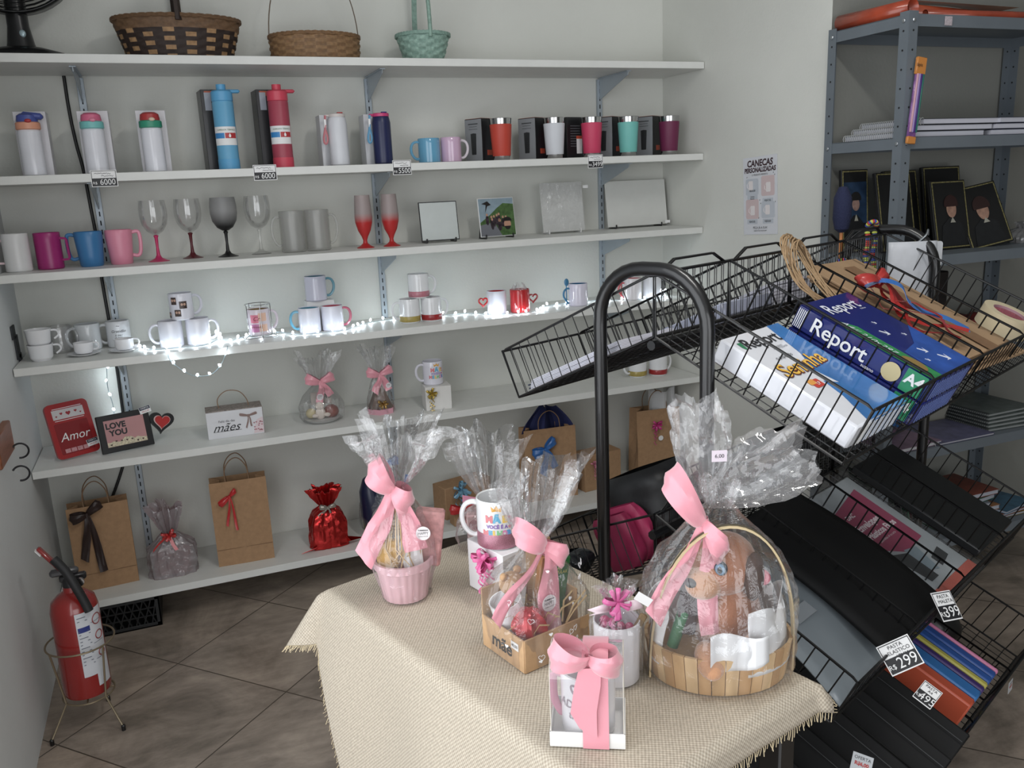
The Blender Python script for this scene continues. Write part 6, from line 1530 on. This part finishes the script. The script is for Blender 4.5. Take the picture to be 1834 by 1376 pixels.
for i, (cn, c, x, th_) in enumerate(cols):
    t = thing('plastic_folder', '%s plastic elastic folder standing in the lowest basket among coloured folders' % cn, 'folder', M=slope(-1, x, .01, Z3, 1.1, z=.012))
    MB().box((th_ / 2, .17, .08), (th_ - .001, .34, .15), .004).obj('folder_body', mat(c, .4, var=.1, scale=10), t)
    if cn in ('purple', 'deep blue'):
        m = MB(); m.box((th_ / 2, .24, .156), (th_ * .9, .06, .002), 0); m.obj('white_label', mat('#9a9ca4', .4, var=.3, scale=150), t)
t = thing('round_black_item', 'round black item behind the pink folder in the lowest basket', 'item', M=slope(-1, .79, .10, Z3, 1.1, z=.02))
MB().ball((.07, .12, .06), (.07, .1, .05)).obj('item_body', mat('#0d0d0e', .4), t)
# price tags on the rack
def facing(p, az=None, tilt=0, roll=0):
    d = Vector((cam.location.x, cam.location.y, 0)) - Vector((p[0], p[1], 0)); a = atan2(d.x, -d.y)
    return Matrix.Translation(p) @ Matrix.Rotation(a, 4, 'Z') @ Matrix.Rotation(-.6, 4, 'X') @ FRONT @ Matrix.Rotation(roll, 4, 'Z')
price_tag(0, 0, '299', 'price tag PASTA ELASTICO 2,99 hung tilted on the middle basket lip', w=.062, h=.056, M=facing(G(.125, -.458, .645), roll=.60), head=['PASTA', 'ELASTICO', '17MM'], group='price tags on the wire rack')
price_tag(0, 0, '399', 'price tag 3,99 on the middle basket lip beside the red-striped envelope pack', w=.05, h=.06, M=facing(G(.37, -.455, .645), roll=.5) @ T3(ry=.7), head=['PASTA', 'MALETA'], group='price tags on the wire rack')
price_tag(0, 0, '495', 'greyish price tag in plastic below the PASTA ELASTICO tag', w=.036, h=.046, M=facing(G(.19, -.49, .545), roll=-.5) @ T3(rx=-.5), head=['PASTA', 'A4'], group='price tags on the wire rack')
def offer_tag(label, M, w=.04, n='R$6,00'):
    t = thing('offer_tag', label, 'price tag', M=M)
    m = MB(); m.box((0, 0, 0), (w, w, .0008)); m.obj('card', mat('#b9bcc0', .4), t, smooth=False)
    m = MB(); m.text('OFERTA', w * .22, lambda a, b: (a, b + w * .28, .0008)); m.obj('word', M_ink, t, smooth=False, fix=False)
    m = MB(); m.text(n, w * .24, lambda a, b: (a, b - .0, .0008), bold=.0004); m.obj('price', mat('#b32a26', .4), t, smooth=False, fix=False)
offer_tag('small white OFERTA tag on the black folders at bottom right', facing(G(.045, -.432, .445), roll=-.15), .036)
offer_tag('small white sticker at the right end of the lowest basket lip', Matrix.Translation(G(.79, -.485, .27)) @ (RM.to_3x3().to_4x4()) @ FRONT, .03, 'R$5,00')
# ---------------------------------------------------------------- grey steel shelving at right
SR0, SR1, SY0, SY1 = 2.64, 3.49, -1.395, -1.06
Mst = mat('#6a737b', .45, .15, var=.06, scale=10, name='grey_steel'); Mhole = mat('#101113', .8, name='hole')
rk = thing('steel_shelving', 'grey slotted steel shelving unit behind the wire rack', 'shelving unit', (SR0, SY1, 0))
W_, D_ = SR1 - SR0, SY1 - SY0
for px_, py_, sx, sy, nm in ((0, -D_, 1, 1, 'f'), (W_, -D_, -1, 1, 'f'), (0, 0, 1, -1, 'b'), (W_, 0, -1, -1, 'b')):
    m = MB(); m.box((px_ + sx * .0175, py_, .99), (.035, .002, 1.96)); m.box((px_, py_ + sy * .0175, .99), (.002, .035, 1.96)); m.k = 1; zz = .1
    while zz < 1.93:
        for T in (T3((px_ + sx * .018, py_ - .0012 if sy > 0 else py_ - .0012, zz)) @ FRONT, T3((px_ - .0012, py_ + sy * .018, zz), rz=-pi / 2) @ FRONT):
            m.poly([(.0033 * cos(a), .0033 * sin(a)) for a in [2 * pi * i / 8 for i in range(8)]], .0006, T=T)
        zz += .055
    m.obj('post', [Mst, Mhole], rk, smooth=False)
SHZ = [1.962, 1.607, 1.235, .92, .575, .22]
for zt_ in SHZ:
    m = MB(); m.box((W_ / 2, -D_ / 2, zt_ - .001), (W_ - .004, D_ - .004, .002))
    m.box((W_ / 2, -D_ + .002, zt_ - .018), (W_ - .004, .002, .034)); m.box((W_ / 2, -.002, zt_ - .018), (W_ - .004, .002, .034))
    for x in (.003, W_ - .003): m.box((x, -D_ / 2, zt_ - .018), (.002, D_ - .004, .034))
    m.k = 1
    for x in (.018, W_ - .018): m.ball((x, -D_ - .003, zt_ - .018), (.006, .003, .006), 8, 6)
    for y in (-D_ + .018, -.018): m.ball((-.003, y, zt_ - .018), (.003, .006, .006), 8, 6)
    m.obj('steel_shelf', [Mst, mat('#9ea4a8', .3, .7)], rk, angle=20)
z = SHZ[0]
def orange_roll(label, P, r, c='#9a3a12'):
    t = thing('film_roll', label, 'roll', P[0])
    m = MB(); d = Vector(P[1]) - Vector(P[0])
    m.tube([(0, 0, r), tuple(d * .5 + Vector((0, 0, r))), tuple(d + Vector((0, 0, r)))], r, 16, cap=False); m.obj('roll', mat(c, .25, var=.2, scale=20, coat=.3), t, solid=.001)
    m = MB(); m.tube([(0, 0, r), tuple(d * .9 + Vector((0, 0, r)))], r * .7, 14); m.obj('inner_roll', mat('#7c2c10', .4), t)
orange_roll('orange film roll at the left end on top of the steel shelving', ((2.672, -1.075, z), (2.70, -1.35, z)), .026, '#a83a10')
orange_roll('second orange film roll on top of the steel shelving', ((2.745, -1.29, z), (3.3, -1.22, z)), .024, '#a8431a')
orange_roll('long thin orange roll along the top front of the steel shelving', ((2.78, -1.32, z), (3.45, -1.37, z)), .014, '#9c3a1a')
t = thing('film_sheet', 'loose translucent orange sheet on top of the steel shelving', 'sheet', (2.75, -1.2, z + .040))
m = MB(); m.grid(lambda u, v: (.40 * u, -.1 + .12 * v - .05 * u, .018 * sin(3 * u) * v + .018 * (1 - u)), 14, 4); m.obj('sheet', mat('#c27c3e', .3, alpha=.85), t, fix=False)
t = thing('shelf_sticker', 'small white sticker on the top front edge of the steel shelving', 'sticker', (2.795, SY0 - .0022, z - .018)); m = MB(); m.box((0, 0, 0), (.03, .001, .026)); m.obj('sticker', mat('#b5aab0', .5, var=.3, scale=200), t)
# pencil pack hanging on the front post
t = thing('pencil_pack', 'orange and purple pencil pack hanging on the front steel post', 'pencil pack', (2.672, SY0 - .012, 1.705), 0)
T = T3(ry=.10)
MB().box((0, 0, .0), (.032, .008, .23), .002, T=T).obj('blister', mat('#7b4a8c', .3, var=.5, scale=40, coat=.4), t)
m = MB(); m.box((0, -.001, .108), (.038, .010, .05), .002, T=T); m.obj('orange_header', mat('#c47a22', .4), t)
m = MB(); m.box((0, -.001, -.108), (.034, .010, .022), .002, T=T); m.obj('orange_footer', mat('#c47a22', .4), t)
m = MB()
for k, c in enumerate((0, 1, 2, 3)): m.k = k; m.box((-.011 + .0075 * k, -.006, .0), (.006, .005, .17), .001, T=T)
m.obj('pencils', [mat('#c99aa8', .4), mat('#a48ac4', .4), mat('#4a2c7c', .4), mat('#1f6a5c', .4)], t)
m = MB(); m.text('lápis', .014, T=T3((0, -.0085, .11), ry=.1) @ FRONT); m.obj('header_lettering', M_ink, t, smooth=False, fix=False)
# notebooks on the second shelf
def notebook(label, x, y, z, w, d, h, rz=0, cover='#2a3350', spiral=None, page='#bcbdc8', sp_col='#b9bcc0', group=None):
    t = thing('notebook', label, 'notebook', (x, y, z), rz, group)
    MB().box((0, 0, h / 2), (w - .006, d - .004, h - .003)).obj('pages', mat(page, .7), t, smooth=False)
    m = MB(); m.box((0, 0, h - .001), (w, d, .0015)); m.box((0, 0, .001), (w, d, .0015)); m.obj('cover', mat(cover, .5, var=.3, scale=30), t, smooth=False)
    if spiral:
        m = MB(); ax = spiral; n = int((d if ax in '-+' else w) / .0085)
        for i in range(n):
            s_ = -.5 + (i + .5) / n
            if ax == '-': c_ = (-w / 2, s_ * d)
            elif ax == '+': c_ = (w / 2, s_ * d)
            else: c_ = (s_ * w, -d / 2)
            P = [((c_[0] + (.010 * cos(a) if ax in '-+' else 0)), c_[1] + (.010 * cos(a) if ax not in '-+' else 0), h / 2 + (h / 2 + .003) * sin(a)) for a in [2 * pi * k / 8 for k in range(8)]]
            m.tube(P, .0013, 4, closed=True)
        m.obj('spiral', mat(sp_col, .3, .3), t)
    return t
z = SHZ[1]
for k in range(3): notebook('spiral notebook in the left stack on the steel shelving, %s' % ('bottom of three', 'middle of three', 'top of three')[k], 2.86 + .035 * k, -1.23, z + .001 + .019 * k, .34, .26, .018, 0, '#30343c', '-' , sp_col='#d3d6d6')
for k in range(3): notebook('white-paged notebook in the middle stack behind the steel post, %s' % ('bottom', 'middle', 'top')[k], 3.16 + .012 * k, -1.255, z + .001 + .019 * k, .2, .22, .018, .03 * (k - 1), '#20263c')
for k in range(3): notebook('dark-spiral notebook in the right stack on the steel shelving, %s' % ('bottom', 'middle', 'top')[k], 3.375, -1.25, z + .001 + .019 * k, .21, .24, .018, 0, '#3a3c44', '-', sp_col='#2a2c30')
# fantasy-style dark notebooks leaning on the third shelf
z = SHZ[2]
def dark_book(label, x, y, w, h, tilt=.12, rz=0, robe='#15171a', skin='#a07a66', hair='#2b1410', border='#8a8250', sky=None, lean=0):
    t = thing('covered_book', label, 'book', M=T3((x, y, z + .003)) @ Matrix.Rotation(rz, 4, 'Z') @ Matrix.Rotation(lean, 4, 'Y') @ FRONT @ T3(rx=-tilt))
    MB().box((0, h / 2, -.008), (w, h, .014), .001).obj('book_block', mat('#0e0f10', .5), t, smooth=False)
    m = MB()
    for c, s_ in (((0, h - .006, 0), (w * .94, .004, .0008)), ((0, .006, 0), (w * .94, .004, .0008)), ((-w * .46, h / 2, 0), (.004, h * .95, .0008)), ((w * .46, h / 2, 0), (.004, h * .95, .0008))): m.box(c, s_)
    m.obj('gold_border', mat(border, .4, .2, var=.6, scale=150), t, smooth=False)
    if sky: MB().box((0, h * .6, -.0006), (w * .9, h * .5, .001)).obj('blue_ground', mat(sky, .4, var=.4, scale=30), t, smooth=False)
    m = MB(); m.poly([(-w * .36, .01), (w * .34, .01), (w * .28, h * .36), (w * .08, h * .45), (-w * .08, h * .45), (-w * .28, h * .34)], .0006, T=T3((0, 0, .0002))); m.obj('dark_robe', mat(robe, .5, var=.3, scale=40), t, smooth=False)
    m = MB(); m.poly([(w * .015 + w * .14 * cos(a), h * .58 + w * .19 * sin(a)) for a in [2 * pi * i / 20 for i in range(20)]], .0006, T=T3((0, 0, .0006))); m.obj('pale_face', mat(skin, .5, var=.3, scale=60), t, smooth=False)
    m = MB(); m.poly([(w * .015 + w * .2 * cos(a), h * .65 + w * .2 * sin(a)) for a in [pi * i / 12 - .25 for i in range(15)]], .0006, T=T3((0, 0, .0009))); m.obj('dark_hair', mat(hair, .6), t, smooth=False)
    m = MB(); m.poly([(-w * .05, h * .38), (w * .1, h * .38), (w * .02, h * .46)], .0006, T=T3((0, 0, .0011))); m.obj('collar', mat('#9a988c', .5), t, smooth=False)
dark_book('dark-covered book with blue ground and pale figure, leftmost on the middle steel shelf', 2.725, -1.14, .115, .28, .08, sky='#1c3450', skin='#94756a', hair='#0b0b0d')
dark_book('gold-edged dark book with red-haired figure, left of the steel post', 2.845, -1.22, .155, .27, .2, hair='#3a150e', skin='#a08070')
dark_book('gold-edged dark book mostly hidden by the steel post', 2.93, -1.17, .15, .275, .2)
dark_book('gold-edged dark book with blurred face right of the steel post', 3.03, -1.28, .16, .235, .22, hair='#2b0f0c')
dark_book('back-row dark gold-edged book at the right', 3.12, -1.16, .18, .28, .15, hair='#260e0c', skin='#5c2c24')
dark_book('front gold-edged dark book leaning far over at the right', 3.19, -1.30, .18, .225, .36, rz=-.1, lean=-.15)
t = thing('clear_bag_heap', 'crumpled clear plastic wrap at the right of the middle steel shelf', 'plastic wrap', (3.42, -1.25, z + .001))
cello('clear_wrap', [(.0, .09, .08), (.02, .1, .09), (.035, .08, .07)], (.05, .03), (.07, .04), t, 2, .015, matl=film('dull_wrap', tint='#9a9a98', haze=.18, rough=.15, bump=.9, bscale=25, gl=(.08, .8)))
# lower shelves
z = SHZ[3]
t = thing('red_textile_pile', 'dark and bright red cloth pile on the fourth steel shelf', 'cloth', (3.25, -1.24, z))
m = MB(); m.grid(lambda u, v: (-.19 + .38 * u, -.13 + .26 * v, .05 + .03 * noise.noise(Vector((u * 5, v * 5, 1))) - .05 * (2 * v - 1) ** 4 - .05 * (2 * u - 1) ** 6), 20, 14); m.obj('red_cloth', mat('#6e1812', .7, var=.5, scale=14), t, fix=False, solid=.004)
t = thing('black_gift_bag', 'dark red-black patterned bag standing on the fourth steel shelf', 'gift bag', (2.93, -1.22, z)); MB().box((0, 0, .12), (.2, .09, .24), .004).obj('bag', mat('#1d0f10', .4, var=.9, scale=18), t)
m = MB(); m.tube(smooth_path([(-.04, -.04, .23), (-.035, -.045, .27), (.035, -.045, .27), (.04, -.04, .23)], 4), .002, 5); m.obj('handle', M_black, t)
z = SHZ[4]
notebook('pale purple-pink exercise book on the lower steel shelf, left', 2.80, -1.28, z + .001, .24, .21, .014, .05, '#7b6478', page='#b5b5b8')
notebook('blue and orange illustrated spiral notebook on the lower steel shelf', 3.03, -1.285, z + .001, .27, .21, .008, 0, '#5a5a78', '-', page='#b5b5b8')
for k in range(5): notebook('grey-covered spiral notebook stack on the lower steel shelf, %s' % ('bottom one', 'second from bottom', 'middle one', 'second from top', 'top one with blue emblem')[k], 3.30 + .006 * k, -1.24 + .01 * k, z + .001 + .011 * k, .24, .25, .010, -.06 + .02 * k, '#56605e', '-', page='#8f9392', sp_col='#3b3f42')
t = thing('white_gift_bag', 'white paper bag with small faded pink print on the lower steel shelf', 'gift bag', (3.08, -1.13, z)); MB().box((0, 0, .11), (.26, .07, .22), .002).obj('bag', mat('#8f8d84', .6), t)
m = MB(); m.poly([(.03 * cos(a) * (1 + .3 * sin(5 * a)), .016 * sin(a)) for a in [2 * pi * i / 20 for i in range(20)]], .0004, T=T3((0, -.0362, .15)) @ FRONT); m.obj('pink_print', mat('#8c5f62', .6), t)
t = thing('illustrated_box', 'bright blue card with orange figures on the lower steel shelf', 'box', (2.885, -1.16, z)); MB().box((0, 0, .055), (.14, .02, .1), .002).obj('card', mat('#2a62a0', .4), t)
m = MB()
for x, zz in ((-.03, .05), (.02, .06), (.04, .04)): m.ball((x, -.011, zz), (.014, .0015, .012), 10, 6)
m.obj('orange_figures', mat('#b8552c', .5), t)
z = SHZ[5]
colsb = ['#2c5a34', '#3a3c66', '#8a5c30', '#6a7078', '#2f5f4c', '#7a3c2c']
for k in range(6): notebook('exercise book in the pile at the bottom of the steel shelving, %s' % ('lowest', 'second from bottom', 'third from bottom', 'fourth from bottom', 'fifth from bottom', 'uppermost')[k], 3.12 + .02 * (k % 3), -1.25 + .01 * (k % 2), z + .001 + .019 * k, .24, .2, .018, .15 * ((k * 5) % 3 - 1), colsb[k], page='#a5a9b4')
for k in range(3): notebook('small coloured booklet at the right of the bottom steel shelf, %s' % ('lowest', 'middle', 'top')[k], 3.36, -1.28, z + .001 + .012 * k, .19, .16, .011, .1 * k, ['#7c6a2a', '#88452c', '#35607a'][k], page='#a5a9b4')
for k in range(4):
    t = thing('magazine', 'magazine leaning upright at the left of the bottom steel shelf, %s from left' % ('first', 'second', 'third', 'fourth')[k], 'magazine', (2.80 + .03 * k, -1.24, z + .002)); MB().box((0, 0, .12), (.006, .2, .23), .001, T=T3(ry=-.25)).obj('pages', mat(['#1e2a24', '#2b2b2e', '#24503a', '#55282a'][k], .4), t)

# ---------------------------------------------------------------- fire extinguisher in its floor stand
t = thing('fire_extinguisher', 'red fire extinguisher with black lever grip standing in a wire floor stand', 'fire extinguisher', (.135, -.86, .105), 0)
Mred = mat('#8f0f0a', .25, coat=.5, name='red_enamel')
MB().lathe([(.05, 0), (.062, .006), (.0645, .02), (.0645, .27), (.058, .298), (.04, .315), (.022, .325), (.02, .34)], 40).obj('cylinder', Mred, t)
m = MB(); m.grid(lambda u, v: (.0651 * cos(-1.5 + u * 1.3), .0651 * sin(-1.5 + u * 1.3), .075 + .20 * v), 14, 1); m.grid(lambda u, v: (.0651 * cos(-.95 + u * .75), .0651 * sin(-.95 + u * .75), .035 + .04 * v), 10, 1); m.obj('paper_label', mat('#c9ccd2', .4), t, fix=False)
m = MB(); m.grid(lambda u, v: (.0655 * cos(-1.45 + u * .5), .0655 * sin(-1.45 + u * .5), .215 + .016 * v), 8, 1); m.obj('blue_label_panel', mat('#27357e', .4), t, fix=False)
m = MB(); f = wrap(.0655, -1.2, .2)
for k in range(15):
    if k not in (2, 3): m.add([f(a, .06 - k * .0105 + b) for a, b in ((-.015, 0), (.008 + .004 * (k % 3), 0), (.008 + .004 * (k % 3), .0022), (-.015, .0022))], [(0, 1, 2, 3)])
for zz in (.235, .17, .12): m.add([(.0657 * cos(-.88 + i * .13), .0657 * sin(-.88 + i * .13), zz + j * .0015) for j in (0, 1) for i in range(5)], [(i, i + 1, i + 6, i + 5) for i in range(4)])
m.obj('label_lettering', mat('#5a5f6e', .5), t, fix=False, smooth=False)
m = MB()
for zz, c in ((.24, .016), (.19, .013), (.135, .011)): f = wrap(.0658, -.55, zz); m.tube([f(c * cos(a), c * sin(a), .0002) for a in [2 * pi * i / 16 for i in range(16)]], .0015, 4, closed=True)
m.obj('red_symbols', mat('#8c2a2a', .4), t)
m = MB(); m.lathe([(.016, .33), (.02, .335), (.02, .36), (.014, .37)], 18); m.box((.01, 0, .365), (.07, .02, .02), .004); m.obj('valve', mat('#3a3a3c', .35, .7), t)
MB().box((-.01, .0, .385), (.075, .022, .02), .006, T=T3((.0, 0, .0), ry=.0)).obj('valve_block', mat('#5a5a5c', .35, .6), t)
m = MB(); m.box((0, 0, 0), (.13, .022, .012), .004, T=T3((-.03, 0, .415), ry=1.0)); m.obj('red_lever', Mred, t)
m = MB(); m.box((0, 0, 0), (.022, .018, .002), 0, T=T3((-.064, -.012, .46), ry=1.0)); m.obj('lever_label', M_white, t)
m = MB(); m.tube(smooth_path([(-.026, -.03, .44), (.0, -.045, .405), (.02, -.058, .36), (.035, -.062, .315), (.045, -.066, .28)], 4), .0125, 12); m.obj('hose_grip', mat('#151517', .6), t)
m = MB(); m.lathe([(.012, 0), (.012, .01)], 16, T=T3((.03, -.03, .36), rx=pi / 2)); m.obj('gauge', M_steel, t)
t = thing('extinguisher_stand', 'thin brass-coloured wire floor stand around the extinguisher', 'stand', (.135, -.86, 0), 0)
Mb = mat('#8b7c62', .35, .6, name='dull_brass_wire')
feet = [(.38 - .35 - .135 + .08 + .0, -.937 + .86), (0.08, -.08), (.03, .09)]
feet = [(-.105, -.075), (.085, -.088), (.035, .098)]
m = MB(); m.tube([(.092 * cos(a), .092 * sin(a), .27) for a in [2 * pi * i / 40 for i in range(40)]], .0028, 8, closed=True); m.tube([(.07 * cos(a), .07 * sin(a), .10) for a in [2 * pi * i / 40 for i in range(40)]], .0028, 8, closed=True); m.tube([(-.07, 0, .10), (.07, 0, .10)], .0028, 8); m.tube([(0, -.07, .10), (0, .07, .10)], .0028, 8); m.obj('ring', Mb, t)
for fx, fy in feet:
    a = atan2(fy, fx); m = MB(); m.tube([(.092 * cos(a), .092 * sin(a), .27), (.07 * cos(a), .07 * sin(a), .10), (fx, fy, .012)], .003, 8); l = m.obj('leg', Mb, t)
    MB().lathe([(.006, 0), (.0065, .015), (.004, .018)], 10, T=T3((fx, fy, 0))).obj('rubber_foot', M_black, l)
# plastic crate under the lowest shelf
t = thing('plastic_crate', 'black perforated plastic crate under the lowest shelf', 'crate', (.20, -.20, .0), 0)
m = MB(); fr_ = .018
Mc = mat('#17181a', .5, name='black_crate_plastic')
for c, s_ in (((0, .115, .06), (.26, .006, .12)), ((-.127, 0, .06), (.006, .236, .12)), ((.127, 0, .06), (.006, .236, .12)), ((0, 0, .003), (.26, .236, .006)), ((0, -.115, .112), (.26, .006, .016)), ((0, -.115, .008), (.26, .006, .016)), ((-.122, -.115, .06), (.016, .006, .12)), ((.122, -.115, .06), (.016, .006, .12))): m.box(c, s_, .001)
for k in range(9):
    x0 = -.118 + k * .027
    m.tube([(x0, -.115, .016), (min(x0 + .03, .118), -.115, .104)], .003, 5); m.tube([(x0 + .012, -.115, .016), (max(x0 - .02, -.118), -.115, .104)], .003, 5)
for zz in (.045, .075): m.tube([(-.12, -.115, zz), (.12, -.115, zz)], .003, 5)
m.obj('crate_body', Mc, t)
# dark skirting strip and shelf underside trim along the back wall near the floor
structure(MB().box((1.33, -.006, .035), (2.65, .012, .07)).obj('baseboard_back', mat('#8b8070', .5)))

# ---------------------------------------------------------------- groups for repeated kinds
GR = {'mug': 'mugs on display', 'plastic_mug': 'plastic mugs on the goblet shelf', 'frosted_mug': 'frosted beer mugs', 'goblet': 'stemmed goblets', 'pilsner_glass': 'red fading beer glasses', 'kids_bottle': 'kids bottles',
      'sport_bottle': 'tall sport bottles', 'strap_bottle': 'steel bottles with straps', 'steel_tumbler': 'steel tumblers', 'carton': 'cartons behind the bottles and tumblers', 'stacking_cup': 'stacked cups', 'espresso_cup': 'espresso cups',
      'woven_basket': 'woven baskets on the top shelf', 'paper_gift_bag': 'kraft paper gift bags', 'kraft_gift_box': 'kraft gift boxes', 'wrapped_gift': 'cellophane wrapped gifts', 'foil_gift_bag': 'foil gift bags', 'mug_box': 'white mug boxes',
      'paper_ream': 'reams of paper', 'paper_stack': 'paper stacks', 'fabric_bag': 'bags in the wall-side baskets', 'plastic_folder': 'coloured plastic folders', 'black_folder': 'black folders', 'lanyard': 'beaded lanyards', 'notebook': 'notebooks and exercise books',
      'covered_book': 'dark gold-edged books', 'magazine': 'leaning magazines', 'film_roll': 'orange film rolls', 'offer_tag': 'offer tags', 'framed_picture': 'picture frames', 'white_pouch': 'white pouches'}
for o in list(COL.objects):
    if o.parent is None and 'category' in o and 'group' not in o:
        k = o.name.split('.')[0]
        if k in GR: o['group'] = GR[k]
